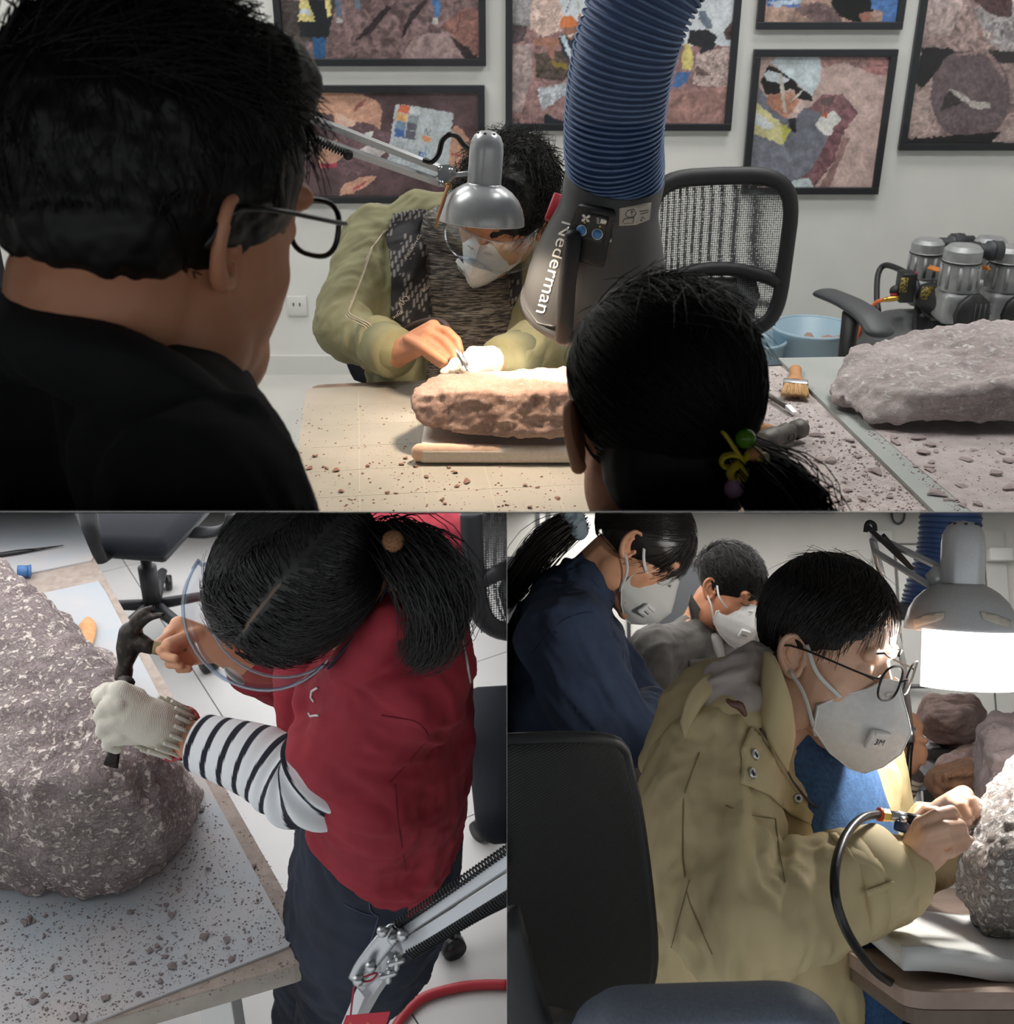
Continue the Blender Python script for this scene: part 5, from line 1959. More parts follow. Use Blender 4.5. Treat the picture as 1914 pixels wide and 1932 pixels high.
# shirt
M_SHIRT = N('grey_melange_knit')
q = M_SHIRT
q.b.inputs['Roughness'].default_value = 0.95
co = q.coords((14, 14, 150))
q.l(q.ramp(q.noise(co, 3, 3, 0.6, 0.6), [(0.40, rgb(44, 42, 42)), (0.5, rgb(96, 92, 88)), (0.60, rgb(146, 138, 128))]), q.b.inputs['Base Color'])
M_SHIRT = q.m
b = MB()
sx = un(sL - sR)
b.cap([pv, W(880, 660, 2.19), ch - FV * 0.0, W(885, 500, 2.13), W(886, 455, 2.10)], [(0.165, 0.10), (0.165, 0.105), (0.17, 0.11), (0.15, 0.10), (0.10, 0.075)], 28, 3, side=sx)
v, f = blob(b, 0.005, 3)
v = folds(v, f, 0.005, 0.06, XV, 3, 2)
put('shirt', v, f, M_SHIRT, man)
shirt_t = bvh(v, f)
# jacket: sleeves, shoulders and open fronts
M_OLIVE = mat('olive_cloth', (142, 138, 104), 0.85, c2=(132, 128, 96), vs=30, bump=0.15, bs=700, bd=0.0006)
M_LIN = mat('dark_lining', (34, 33, 36), 0.8)
M_TRIMW = mat('pale_stitch', (212, 196, 176), 0.8)
b = MB()
back = FV * 0.045
b.cap([pv + back, W(880, 660, 2.19) + back, ch + back, W(885, 490, 2.15) + back * 0.8], [(0.18, 0.10), (0.185, 0.105), (0.19, 0.11), (0.15, 0.085)], 28, 3, side=sx)
b.cap([sR + cv(0.04, 0.005, 0), W(790, 425, 2.14), W(985, 425, 2.16), sL], [0.062, 0.062, 0.062, 0.062], 16)
for s_, e_, w_, sg in ((sR, eR, wR, 0), (sL, eL, wL, 1)):
    b.cap([s_, s_ + (e_ - s_) * 0.5, e_, e_ + (w_ - e_) * 0.55, w_ + (e_ - w_) * 0.10], [0.066, 0.060, 0.052, 0.047, 0.040 if sg else 0.042], 18, 2)
# fronts hanging left and right of the shirt
b.cap(Ws((775, 425, 2.12), (768, 470, 2.075), (758, 560, 2.06), (752, 650, 2.06), (750, 730, 2.08)), [(0.03, 0.02), (0.045, 0.03), (0.052, 0.03), (0.055, 0.03), (0.055, 0.03)], 14, 2, side=sx)
b.cap(Ws((1000, 470, 2.06), (1010, 560, 2.06), (1000, 650, 2.06), (1000, 730, 2.08)), [(0.04, 0.03), (0.045, 0.03), (0.05, 0.03), (0.05, 0.03)], 14, 2, side=sx)
v, f = blob(b, 0.005, 4)
v = folds(v, f, 0.0085, 0.07, UV, 2.0, 14)
v = folds(v, f, 0.003, 0.03, cv(1, 0.5, 0), 3, 15)
jk = put('jacket', v, f, M_OLIVE, man)
jt = bvh(v, f)
# dark printed lining turned outward on both sides and the collar
M_LINP = mat('printed_lining', vcol=True, rough=0.8)
both_t = jt
def lining(poly, seed, words, name='jacket_lining'):
    v, f, P = patch(jt, poly, 0.006, 0.003, 3.2, 3, 0.06)
    u = P[:, 0] * 0.5 + P[:, 1] * 0.06
    stripe = (np.sin(u * 2.4) > 0.55)
    q = np.stack([P[:, 0] / 16, P[:, 1] / 24, 0 * u], 1)
    blk = pn(q, seed) + 0.5 * np.sin((P[:, 0] + P[:, 1]) / 15)
    on_ = stripe & (blk > 0.1)
    c = np.tile(np.array(rgb(36, 34, 37)), (len(P), 1))
    c[on_] = rgb(150, 144, 140)
    o = put(name, v, f, M_LINP, man, col=c)
    tr = bvh(v, f)
    for s_, p0, p1, h in words:
        vv, ff = letters(tr, s_, p0, p1, h, 0.001)
        put('lining_word', vv, ff, M_TRIMW, o, kind='nofix')
lining([(742, 405), (790, 395), (830, 400), (832, 440), (830, 480), (822, 560), (806, 622), (770, 625), (738, 622), (740, 520), (735, 470), (728, 448)], 3,
       [('courage', (803, 424), (819, 398), 6), ('AKY', (757, 582), (775, 560), 11), ('Roddi', (800, 552), (822, 532), 7), ('raddi', (739, 604), (762, 590), 6), ('MakinG', (768, 490), (795, 445), 6)])
lining([(960, 490), (985, 490), (985, 545), (966, 585), (945, 640), (920, 650), (930, 590), (945, 530)], 5, [('sion', (932, 583), (950, 579), 7), ('Pro', (964, 500), (978, 496), 6)])
v, f = blob(MB().cap(Ws((742, 408, 2.13), (762, 394, 2.14), (800, 388, 2.15), (850, 392, 2.14)), [0.012, 0.02, 0.022, 0.02], 12, 3), 0.004, 2)
put('jacket_collar', v, f, M_RUBBER, man)
for q in ([(722, 440), (700, 470), (683, 520), (662, 575), (655, 592)], [(655, 592), (660, 598), (690, 612), (702, 622)], [(716, 615), (745, 627)], [(716, 442), (735, 434)]):
    L_ = on_line(jt, q, 0.001, 5)
    for o in (-0.003, 0, 0.003):
        put('stitch_line', MB().tube(L_ + UV * o + XV * o, 0.0008, 5), None, M_TRIMW, jk)
put('cuff', MB().tube([wR + (eR - wR) * 0.30, wR + (eR - wR) * 0.04, wR - (eR - wR) * 0.02], [0.046, 0.045, 0.041], 24, 1), None, M_OLIVE, man)
put('cuff', MB().tube([wL + (eL - wL) * 0.30, wL + (eL - wL) * 0.05, wL - (eL - wL) * 0.02], [0.044, 0.043, 0.040], 24, 1), None, M_OLIVE, man)
# knitted glove on the other hand
M_GLOVE = mat('white_knit_glove', (232, 222, 208), 0.95, bump=0.8, bs=500, bd=0.0015)
b = MB()
gw = W(925, 680, 1.845)
hand_shapes(b, gw, Ws((893, 668, 1.81), (890, 678, 1.80), (885, 690, 1.80)), [
    (Ws((893, 668, 1.81), (880, 672, 1.79), (872, 686, 1.775), (878, 698, 1.77)), 0.0085),
    (Ws((888, 678, 1.80), (872, 680, 1.785), (856, 684, 1.775), (850, 696, 1.77)), 0.0088),
    (Ws((885, 690, 1.80), (868, 692, 1.78), (850, 696, 1.775), (838, 702, 1.77)), 0.0088),
    (Ws((905, 690, 1.82), (890, 700, 1.80), (876, 704, 1.785)), 0.0105)], 0.019, 0.028)
v, f = blob(b, 0.0022, 2)
put('knit_glove', v, f, M_GLOVE, man)
# hair
g = MB()
g.ell((0, -0.010, 0.048), (0.083, 0.098, 0.083), hmx)
g.ell((0, 0.03, 0.09), (0.06, 0.05, 0.04), hmx)
v, f = blob(g, 0.004, 2)
n_ = normals(v, f)
v = v + n_ * (0.006 * fbm(v / 0.02, 4, 3))[:, None]
hair = (v, f)
S_ = scalp_strands(hmx @ M4((0, -0.015, 0.045), (1, 0, 0), (0, 1, 0), (0, 0, 1)), (0.083, 0.098, 0.084), 2600,
                   lambda u: (u[:, 2] > -0.25) & (u[:, 1] < 0.75), lambda u: np.stack([u[:, 0] * 0.5, 0.6 + 0 * u[:, 0], -0.5 + 0 * u[:, 0]], 1), 0.045, 7, (0.02, 0.30), 3, 1.3, 0.0008, 1.0, 2.0)
hair = both(hair, S_)
put('hair', *hair, M_HAIR, man)
# mask and goggles
mt_, mtree = face_mask(hmx, 'white valved mask on the face under the desk lamp', 0.86, straps=(1, -1), valve=(0.030, -0.070))
t = thing('safety_goggles', 'clear plastic goggles above the white mask of the seated man', 'goggles', L2(hmx, (0, 0.1, 0.01)))
V, F = [], []
nx, nz = 21, 9
for i in range(nx):
    a = math.radians(-88 + 176 * i / (nx - 1))
    for j in range(nz):
        z = 0.055 - 0.085 * j / (nz - 1)
        if j == nz - 1:
            z += 0.022 * math.exp(-(a / 0.35) ** 2)
        V.append((0.083 * math.sin(a), 0.048 + 0.068 * math.cos(a) + 0.012 * math.sin(math.pi * j / (nz - 1)), z))
for i in range(nx - 1):
    for j in range(nz - 1):
        F.append((i * nz + j, i * nz + j + 1, (i + 1) * nz + j + 1, (i + 1) * nz + j))
put('goggle_shield', L2(hmx, V), F, M_GOGGLE, t, kind='nofix')
ed = [i * nz for i in range(nx)] + [(nx - 1) * nz + j for j in range(1, nz)] + [i * nz + nz - 1 for i in range(nx - 2, -1, -1)] + [j for j in range(nz - 2, -1, -1)]
put('goggle_rim', MB(hmx).tube(np.array(V)[ed], 0.0025, 6), None, M_GOGGLE, t)
put('head_strap', MB(hmx).tube([(0.088 * math.sin(a), 0.05 * 0 + 0.02 + 0.11 * math.cos(a) - 0.02, 0.02) for a in np.linspace(1.6, 4.68, 20)], [(0.002, 0.008)] * 20, 8), None, M_GREYP, t)
# air scribe held in the fingers
t = thing('air_scribe', 'slim silver engraving pen held between fingers on the brown stone', 'engraving pen', W(876, 686, 1.775))
put('barrel', MB().tube(Ws((852, 640, 1.80), (866, 668, 1.783), (878, 690, 1.768)), [0.006, 0.006, 0.0055], 12), None, M_STEEL, t)
put('needle', MB().tube(Ws((878, 690, 1.768), (887, 703, 1.757)), [0.003, 0.0008], 8), None, M_STEEL, t)
put('air_line', MB().tube(Ws((852, 640, 1.80), (840, 612, 1.86), (815, 605, 1.93), (785, 612, 1.97), (766, 622, 2.0)), 0.006, 8, 5), None, mat('braided_hose', (90, 66, 60), 0.6, c2=(40, 32, 34), vs=300), t)

# ---------------------------------------------------------------- foreground man with spectacles
fs = 1.10
fm = fru(W(300, 330, 0.76), cv(0.52, 0.12, 0.84), cv(0.0, 0.88, -0.47))
fh = W(478, 458, 0.70) - fm[:3, 0] * 0.080 * fs
fm[:3, 3] = fh
pm = thing('person', 'dark haired man in black jacket and spectacles watching from the left', 'person', W(250, 966, 0.78))
b = MB()
head_shapes(b, fm, fs)
nb = W(240, 615, 0.81)
b.cap([fh - fm[:3, 2] * 0.05 - fm[:3, 1] * 0.035, nb, nb + cv(-0.02, -0.12, 0.0)], [0.064, 0.070, 0.09], 18)
b.ell((0, 0.03, -0.07), (0.062, 0.055, 0.05), fm)
fsR, fsL = W(392, 968, 0.66), W(-80, 840, 0.95)
b.cap([nb + cv(0, -0.08, 0.02), fsR], [0.06, 0.05], 12)
b.cap([nb + cv(0, -0.08, 0.02), fsL], [0.06, 0.05], 12)
v, f = blob(b, 0.0036, 4)
fb = put('body', v, f, M_SKIND, pm)
v, f = ear(fm, 1, 0.84 * fs, -0.002, -0.002)
put('ear', v, f, M_SKIND, fb)
M_BLACKC = mat('black_fleece', (15, 15, 16), 0.95, c2=(20, 20, 21), vs=60, bump=0.3, bs=500, bd=0.001)
b = MB()
fx = un(fsR - fsL)
b.cap([W(150, 1300, 0.84), W(190, 1050, 0.82), nb + cv(0, -0.05, 0.0)], [(0.19, 0.13), (0.17, 0.125), (0.085, 0.085)], 24, 3, side=fx)
b.cap([fsL, nb + cv(0.0, -0.055, 0.0), fsR], [0.065, 0.070, 0.062], 18, 4)
b.cap([fsR, W(470, 1200, 0.66)], [0.064, 0.058], 16)
b.cap(Ws((-130, 600, 0.76), (0, 622, 0.715), (120, 660, 0.685), (240, 705, 0.672), (340, 745, 0.668), (400, 790, 0.67)), [0.026, 0.026, 0.026, 0.025, 0.023, 0.018], 14, 3)
cr = un(nb - fh)
ca = un(np.cross(cr, FV))
cb = np.cross(cr, ca)
ringp = [nb + cr * (-0.012 - 0.025 * math.cos(a + 0.4)) + 0.074 * (ca * math.cos(a) + cb * math.sin(a)) for a in np.linspace(0, 6.2832, 26)]
b.tube(ringp, 0.017, 10, caps=False)
b.cap(Ws((430, 770, 0.66), (470, 775, 0.655), (484, 800, 0.655)), [0.010, 0.012, 0.010], 10)
v, f = blob(b, 0.0045, 4)
v = folds(v, f, 0.007, 0.07, cv(1, -0.5, 0), 2.5, 6)
put('jacket', v, f, M_BLACKC, pm)
g = MB()
g.ell((0, -0.008 * fs, 0.044 * fs), (0.080 * fs, 0.100 * fs, 0.086 * fs), fm)
g.ell((0, -0.046 * fs, 0.002 * fs), (0.066 * fs, 0.050 * fs, 0.050 * fs), fm)
g.ell((0, 0.045 * fs, 0.095 * fs), (0.062 * fs, 0.055 * fs, 0.036 * fs), fm)
v, f = blob(g, 0.0035, 2)
v = v + normals(v, f) * (0.003 * fbm(v / 0.012, 4, 2))[:, None]
hm2 = fm @ M4((0, -0.008 * fs, 0.044 * fs), (1, 0, 0), (0, 1, 0), (0, 0, 1))
H_ = (v, f)
H_ = both(H_, scalp_strands(hm2, (0.080 * fs, 0.101 * fs, 0.086 * fs), 2600, lambda u: u[:, 2] > 0.35, lambda u: np.stack([0.2 * u[:, 0], 1 + 0 * u[:, 0], 0.2 + 0 * u[:, 0]], 1), 0.05, 7, (0.03, 0.22), 5, 0.5, 0.0008, ears=[ear_at(fm, 1, fs)]))
H_ = both(H_, scalp_strands(hm2, (0.080 * fs, 0.101 * fs, 0.086 * fs), 2200, lambda u: (u[:, 2] > -0.85) & (u[:, 2] < 0.45) & (u[:, 1] < 0.35 + 0.4 * u[:, 2]), lambda u: np.stack([0 * u[:, 0], 0.25 + 0 * u[:, 0], -1 + 0 * u[:, 0]], 1), 0.016, 5, (0.0, 0.04), 6, 0.3, 0.0007, ears=[ear_at(fm, 1, fs)]))
put('hair', *H_, M_HAIR, pm)
spectacles(fm, 'thin dark framed spectacles worn by the man at the left', fs, y=0.104, z=0.012, tx=0.074, rim=0.0019)

# ---------------------------------------------------------------- girl seen from behind
gh = W(1240, 788, 0.92)
gm = fru(gh, cv(-0.22, 0.20, 0.95), cv(0.02, 0.92, -0.38))
gs = 0.92
pg = thing('person', 'dark haired girl with a ponytail and yellow bow hair tie, seen from behind', 'person', W(1250, 966, 0.93))
b = MB()
head_shapes(b, gm, gs)
b.cap([gh - gm[:3, 2] * 0.04, W(1230, 1010, 0.94), W(1230, 1120, 0.96)], [0.052, 0.048, 0.06], 16)
b.cap([W(1100, 1150, 0.96), W(1380, 1150, 0.94)], 0.05, 14)
v, f = blob(b, 0.0035, 4)
gb = put('body', v, f, M_SKIN, pg)
v, f = ear(gm, -1, 0.90, 0.0, -0.012)
put('ear', v, f, M_SKIN, gb)
g = MB()
g.ell((0, -0.008 * gs, 0.038 * gs), (0.082 * gs, 0.100 * gs, 0.089 * gs), gm)
g.ell((0.004, -0.05 * gs, -0.03 * gs), (0.072 * gs, 0.056 * gs, 0.066 * gs), gm)
v, f = blob(g, 0.0035, 2)
gm2 = gm @ M4((0, -0.016 * gs, 0.032 * gs), (1, 0, 0), (0, 1, 0), (0, 0, 1))
R_ = (0.083 * gs, 0.103 * gs, 0.092 * gs)
tie = W(1402, 868, 0.845)
ti = np.linalg.inv(gm2) @ np.r_[tie, 1]
tu = un(ti[:3] / np.array(R_))
def to_tie(u):
    return (tu - u) * 1.0 + 0.4 * (tu - u) / (np.linalg.norm(tu - u, axis=1)[:, None] + 1e-6)
H_ = both((v, f), scalp_strands(gm2, R_, 4200, lambda u: (u[:, 2] > -0.75) & (u[:, 1] < 0.6) & ((u * tu).sum(1) < 0.93), to_tie, 0.11, 10, (0.0, 0.035), 8, 0.10, 0.0007, 1.0, 1.0, ears=[ear_at(gm, -1, gs)]))
H_ = both(H_, scalp_strands(gm2, R_, 260, lambda u: (u[:, 2] > 0.6), lambda u: np.stack([0.5 + 0 * u[:, 0], -0.4 + 0 * u[:, 0], 0.0 * u[:, 0]], 1), 0.06, 7, (0.02, 0.18), 9, 0.6, 0.0006))
H_ = both(H_, tail_strands(np.vstack([[tie + (gh - tie) * 0.12], [tie], Ws((1440, 900, 0.835), (1475, 935, 0.83), (1505, 975, 0.83), (1520, 1040, 0.83), (1520, 1120, 0.84))]), [0.012, 0.012, 0.02, 0.024, 0.022, 0.02], 1500, 4))
put('hair', *H_, M_HAIR, pg)
t = thing('hair_tie', 'yellow bow hair tie with green and pink beads in the ponytail', 'hair tie', tie)
M_YEL = mat('yellow_ribbon', (228, 208, 50), 0.5, sheen=0.2)
d_ = 0.825
for P in (((1402, 868), (1388, 848), (1370, 822), (1366, 818)), ((1402, 868), (1385, 858), (1366, 862), (1362, 876), (1378, 882), (1400, 872)), ((1402, 870), (1390, 878), (1378, 892), (1384, 906), (1396, 896), (1406, 874)),
          ((1404, 868), (1412, 856), (1424, 846), (1432, 850)), ((1404, 868), (1420, 862), (1440, 866)), ((1400, 870), (1404, 890), (1400, 908))):
    put('ribbon_loop', MB().tube(Ws(*[(a, c, d_ - 0.004 * math.sin(i)) for i, (a, c) in enumerate(P)]), [(0.0042, 0.0016)] * len(P), 8, 5), None, M_YEL, t)
put('tie_band', MB().tube([tie + 0.013 * (math.cos(a) * UV + math.sin(a) * un(np.cross(UV, W(1440, 900, 0.835) - tie))) for a in np.linspace(0, 6.3, 20)], 0.004, 8), None, M_YEL, t)
put('green_bead', MB().ell(W(1407, 828, 0.825), (0.0078, 0.0078, 0.0078)), None, mat('green_bead', (92, 152, 40), 0.2), t)
put('orange_bead', MB().ell(W(1424, 858, 0.822), (0.006, 0.006, 0.006)), None, mat('orange_bead', (222, 160, 96), 0.3), t)
put('clear_bead', MB().ell(W(1440, 866, 0.825), (0.0055, 0.0055, 0.0055)), None, mat('ivory_bead', (206, 196, 150), 0.25), t)
put('pink_bead', MB().ell(W(1386, 922, 0.825), (0.0076, 0.0076, 0.0076)), None, mat('pink_bead', (206, 166, 196), 0.25), t)
# ================================================================ LOWER LEFT ROOM
ROOM = BL
BZ = 0.75
M_TILE = mat('pale_floor_tile', (206, 204, 202), 0.4, c2=(196, 194, 192), vs=2.5, lo=0.35, hi=0.7)
M_GROUT = mat('tile_grout', (168, 160, 150), 0.9)
fl_ = put('floor', MB(BL.fr(0, 0, 0)).box((-1.4, 2.9, -0.03), (2.9, 4.2, 0.04)), None, M_GROUT, kind='structure', flat=True)
ca, sa = math.cos(0.55), math.sin(0.55)
for i in range(-5, 6):
    for j in range(-5, 6):
        x, y = 0.62 * i, 0.62 * j
        gx, gy = -1.2 + x * ca - y * sa, 2.7 + x * sa + y * ca
        if -2.9 < gx < 0.6 and 1.2 < gy < 5.0:
            put('tile', MB(BL.fr(gx, gy, 0, 0.55)).box((0, 0, -0.004), (0.6165, 0.6165, 0.01)), None, M_TILE, fl_, flat=True)

# ---- table, mats
M_WTAB = mat('speckled_table_top', (164, 150, 140), 0.8, c2=(146, 132, 122), vs=50, lo=0.38, hi=0.66, bump=0.3, bs=400, bd=0.0015)
M_TEDGE = mat('pale_table_edge', (168, 160, 150), 0.6, c2=(152, 142, 132), vs=20)
p0 = BL.loc(BL.T(607, 1806, BZ))[:2]
e1 = un(BL.loc(BL.T(128, 966, BZ))[:2] - p0)
e2 = un(BL.loc(BL.T(200, 1924, BZ))[:2] - p0)
P = [p0, p0 + e1 * 2.1, p0 + e1 * 2.1 + e2 * 1.1, p0 + e2 * 1.1]
R = []
for i, p in enumerate(P):
    a, b = un(P[i - 1] - p), un(P[(i + 1) % 4] - p)
    for k in range(6):
        th = k / 5
        R.append(tuple(p + 0.04 * (a * (1 - th) ** 2 + b * th ** 2)))
Mb = BL.fr(0, 0, 0)
wt = thing('work_table', 'speckled brown work table with rounded corner under the grey boulder', 'table', BL.G(*p0, 0))
put('table_top', MB(Mb).prism(R, BZ - 0.004, BZ), None, M_WTAB, wt, flat=True)
put('table_edge', MB(Mb).prism(R, BZ - 0.034, BZ - 0.004), None, M_TEDGE, wt, flat=True)
for q in (p0 + (e1 + e2) * 0.12, p0 + e1 * 1.9 + e2 * 0.12, p0 + e2 * 0.95 + e1 * 0.12):
    put('leg', MB(Mb).box((q[0], q[1], (BZ - 0.034) / 2), (0.05, 0.05, BZ - 0.034), r=0.002), None, M_TRIM, wt, flat=True)
put('apron_bar', MB(Mb).tube([(*(p0 + (e1 + e2) * 0.12), BZ - 0.06), (*(p0 + e2 * 0.95 + e1 * 0.12), BZ - 0.06)], 0.02, 4), None, M_TRIM, wt, flat=True)
M_BMAT = mat('blue_grey_mat', (158, 168, 175), 0.7, c2=(178, 170, 167), vs=5, lo=0.35, hi=0.7, bump=0.1, bs=300)


def sheet(name, label, pts, th=0.004, m=M_BMAT, z=BZ):
    q = [BL.loc(BL.T(*p, z))[:2] for p in pts]
    return thing1(name, label, 'mat', MB(Mb).prism([tuple(x) for x in q], z + 0.0003, z + th), None, m, flat=True)


sheet('rubber_mat', 'large blue grey rubber mat under the boulder and debris', [(186, 1099), (200, 1120), (300, 1312), (546, 1768), (551, 1778), (546, 1788), (530, 1795), (100, 1962), (-560, 2100), (-260, 1230), (80, 1122)])
sheet('rubber_mat', 'smaller blue grey rubber mat at the top left table end', [(128, 940), (176, 1054), (172, 1060), (-60, 1108), (-180, 1000), (-100, 930)])

# ---- boulder
M_STONE3 = rockmat('purple_grey_boulder', (124, 110, 111), (164, 148, 147), (212, 198, 190), (0.46, 0.58), 5, 95, 0.9)
def TB(px, py, z):
    return BL.T(px, py, BZ + 0.004 + z)
pts = [TB(352, 1560, 0.03), TB(360, 1500, 0.10), TB(330, 1450, 0.20), TB(300, 1420, 0.26), TB(230, 1300, 0.30), TB(150, 1250, 0.30), TB(60, 1100, 0.30), TB(0, 1060, 0.30), TB(-150, 1020, 0.30),
       TB(-200, 1500, 0.22), TB(300, 1650, 0.0), TB(245, 1690, 0.0), TB(140, 1690, 0.0), TB(0, 1660, 0.02), TB(-200, 1640, 0.0), TB(330, 1600, 0.0), TB(180, 1460, 0.27), TB(80, 1500, 0.24), TB(250, 1500, 0.22), TB(300, 1580, 0.12),
       TB(200, 1640, 0.08), TB(60, 1600, 0.14), TB(370, 1500, 0.0), TB(200, 1250, 0.05), TB(100, 1200, 0.05), TB(0, 1200, 0.0)]
v, f = rock(pts, 0.007, 0.018, 0.14, 0.006, 0.022, 33, 2, extra=[[TB(140, 1700, 0), TB(235, 1702, 0), TB(150, 1660, 0.05), TB(230, 1655, 0.06), TB(190, 1600, 0.05)], [TB(28, 1690, 0), TB(85, 1698, 0), TB(40, 1660, 0.04), TB(85, 1660, 0.05), TB(60, 1620, 0.04)]])
thing1('large_boulder', 'huge speckled purple grey boulder being chiselled on the blue mat', 'boulder', v, f, M_STONE3)
rt = bvh(v, f)

# ---- debris
M_CHIP3 = mat('dark_grey_chip', (108, 98, 98), 0.9, c2=(134, 122, 120), vs=60)
ch3 = chip_meshes(M_CHIP3, 5, flatness=0.5)
pol = [(380, 1500), (545, 1770), (180, 1925), (0, 1932), (0, 1720), (260, 1710), (360, 1600)]
scatter(BL, BZ + 0.0043, pol, 90, 0.004, 0.016, ch3, 'dark grey stone chip scattered on the large blue mat', 'dark chips on the blue mat', 11)
scatter(BL, BZ + 0.0003, [(400, 1500), (600, 1800), (560, 1815), (380, 1480)], 14, 0.004, 0.012, ch3, 'dark grey stone chip on the bare table edge', 'dark chips on the table edge', 12)
crumbs('dark_stone_grit', 'fine dark stone grit strewn over the blue mat', BL, BZ + 0.0043, [(340, 1420), (548, 1775), (180, 1925), (0, 1932), (0, 1700), (260, 1705), (370, 1560)], 2600, 0.0006, 0.0024, M_CHIP3, 13)
crumbs('dark_stone_grit', 'fine dark stone grit on the speckled table rim', BL, BZ + 0.0003, [(300, 1300), (345, 1330), (600, 1790), (590, 1830), (210, 1932), (190, 1930), (555, 1790)], 900, 0.0006, 0.002, M_CHIP3, 14)

# ---- small things at the top left
m = fru(TB(161, 1216, 0.008), TB(166, 1170, 0.008) - TB(161, 1216, 0.008), BL.up)
m[:3, :3] *= 1.35
t = thing('brush_handle', 'orange wooden brush handle sticking out behind the grey boulder', 'brush', m[:3, 3])
put('handle', MB(m).tube([(0, -0.06, 0), (0, -0.02, 0), (0, 0.02, 0), (0, 0.055, 0), (0, 0.075, 0)], [(0.009, 0.006), (0.009, 0.006), (0.0135, 0.007), (0.0135, 0.007), (0.006, 0.005)], 14, 4, side=np.array([1., 0, 0])), None, M_WOOD, t)
put('ferrule', MB(m).box((0, -0.075, 0), (0.03, 0.03, 0.012), r=0.002), None, M_STEEL, t)
m = fru(TB(-60, 1056, 0.006), TB(46, 1040, 0.006) - TB(-60, 1056, 0.006), BL.up)
t = thing('graver', 'slim black graver lying on the top left mat', 'graver', m[:3, 3])
put('grip', MB(m).tube([(0, -0.05, 0), (0, 0.11, 0), (0, 0.14, 0)], [0.006, 0.006, 0.004], 10), None, M_RUBBER, t)
put('tip', MB(m).tube([(0, 0.14, 0), (0, 0.21, 0)], [0.004, 0.001], 8), None, M_DARKIRON, t)
m = fru(TB(44, 1078, 0.012), cv(1, 0, 0.3), BL.up)
t = thing('bottle_cap', 'small blue screw cap half hidden behind the boulder', 'cap', m[:3, 3])
put('cap_body', MB(m).tube([(0, -0.012, 0), (0, 0.012, 0)], [0.014, 0.014], 20), None, mat('blue_cap', (62, 104, 158), 0.4), t)
put('cap_rim', MB(m).tube([(0, 0.012, 0), (0, 0.016, 0)], [0.0155, 0.0155], 20), None, mat('blue_cap', (62, 104, 158), 0.4), t)

# ---- chairs
q = BL.loc(BL.T(300, 1165, 0.08))
office_chair(BL.fr(q[0] - 0.02, q[1] + 0.02, 0, math.pi * 0.45), 'dark navy office chair behind the table at the top', 1.0, arms=(True, True), solid_back=True)
q = BL.loc(BL.T(1100, 1400, 0.48))
office_chair(BL.fr(q[0], q[1], 0, math.pi + 0.1), 'black office chair behind the woman in the red vest', 1.05, arms=(True, True), arm_z=0.67, recline=0.15)
q = BL.loc(BL.T(752, 985, 0.85))
M_REDC = mat('red_cloth', (150, 44, 56), 0.85, c2=(136, 34, 48), vs=30, bump=0.12, bs=600, bd=0.0006)
v, f = blob(MB().ell((0, 0, 0), (0.16, 0.08, 0.14), BL.fr(q[0] + 0.02, q[1], 0.80)).cap([BL.G(q[0] - 0.06, q[1], 0.72), BL.G(q[0] + 0.08, q[1], 0.70)], 0.08, 14), 0.006, 3)
t = thing('red_shoulder', 'rounded red shoulder showing behind the hair of the woman', 'shoulder', BL.G(q[0], q[1], 0.45))
put('shoulder_cloth', folds(v, f, 0.003, 0.06, None, 1, 3), f, M_REDC, t)  # plain rounded form for another person's shoulder in red cloth

# ---- hammer
hz = un(W(232, 1285, 1.50) - W(246, 1195, 1.50))
hmm = M4(W(247, 1210, 1.50), un(np.cross(hz, FV)), np.cross(hz, un(np.cross(hz, FV))), hz)
t = thing('claw_hammer', 'dark iron claw hammer raised above the gloved hand', 'hammer', W(247, 1210, 1.50))
b = MB()
b.cap(Ws((247, 1195, 1.50), (242, 1225, 1.50), (237, 1252, 1.50)), [0.0165, 0.0165, 0.0105], 14)
b.tube(Ws((237, 1248, 1.50), (235, 1260, 1.50), (235.5, 1262, 1.50), (232, 1284, 1.50)), [0.0085, 0.011, 0.0115, 0.0118], 16)
b.cap(Ws((252, 1210, 1.50), (270, 1214, 1.50), (284, 1221, 1.50)), [0.0145, 0.0125, 0.010], 12)
for o in (-1, 1):
    b.cap([W(248, 1200, 1.50), W(257 + 3 * o, 1178 + 2 * o, 1.495), W(274 + 7 * o, 1161 + 5 * o, 1.49), W(297 + 9 * o, 1153 + 7 * o, 1.485)], [(0.0130), (0.0085), (0.0055), (0.0036)], 10, 4)
v, f = blob(b, 0.0022, 2)
put('hammer_head', v, f, M_DARKIRON, t)
put('handle', MB().tube(Ws((284, 1221, 1.50), (310, 1224, 1.505), (330, 1222, 1.525), (352, 1224, 1.545)), [0.0085, 0.010, 0.0105, 0.0105], 14, 3), None, mat('dull_wood', (150, 132, 92), 0.7, c2=(128, 108, 74), vs=60), t)
t = thing('chisel', 'dark steel chisel held upright in the gloved hand', 'chisel', W(215, 1440, 1.46))
put('chisel_shaft', MB().tube(Ws((236, 1293, 1.405), (225, 1350, 1.43), (216, 1415, 1.455)), [0.0085, 0.008, 0.0075], 8), None, M_DARKIRON, t)
put('chisel_edge', MB().tube(Ws((216, 1415, 1.455), (209, 1446, 1.465)), [(0.0075, 0.0075), (0.010, 0.002)], 8, side=XV), None, M_DARKIRON, t)
put('struck_end', MB().tube(Ws((236, 1293, 1.405), (238, 1286, 1.402)), [0.0105, 0.0115], 10), None, M_DARKIRON, t)

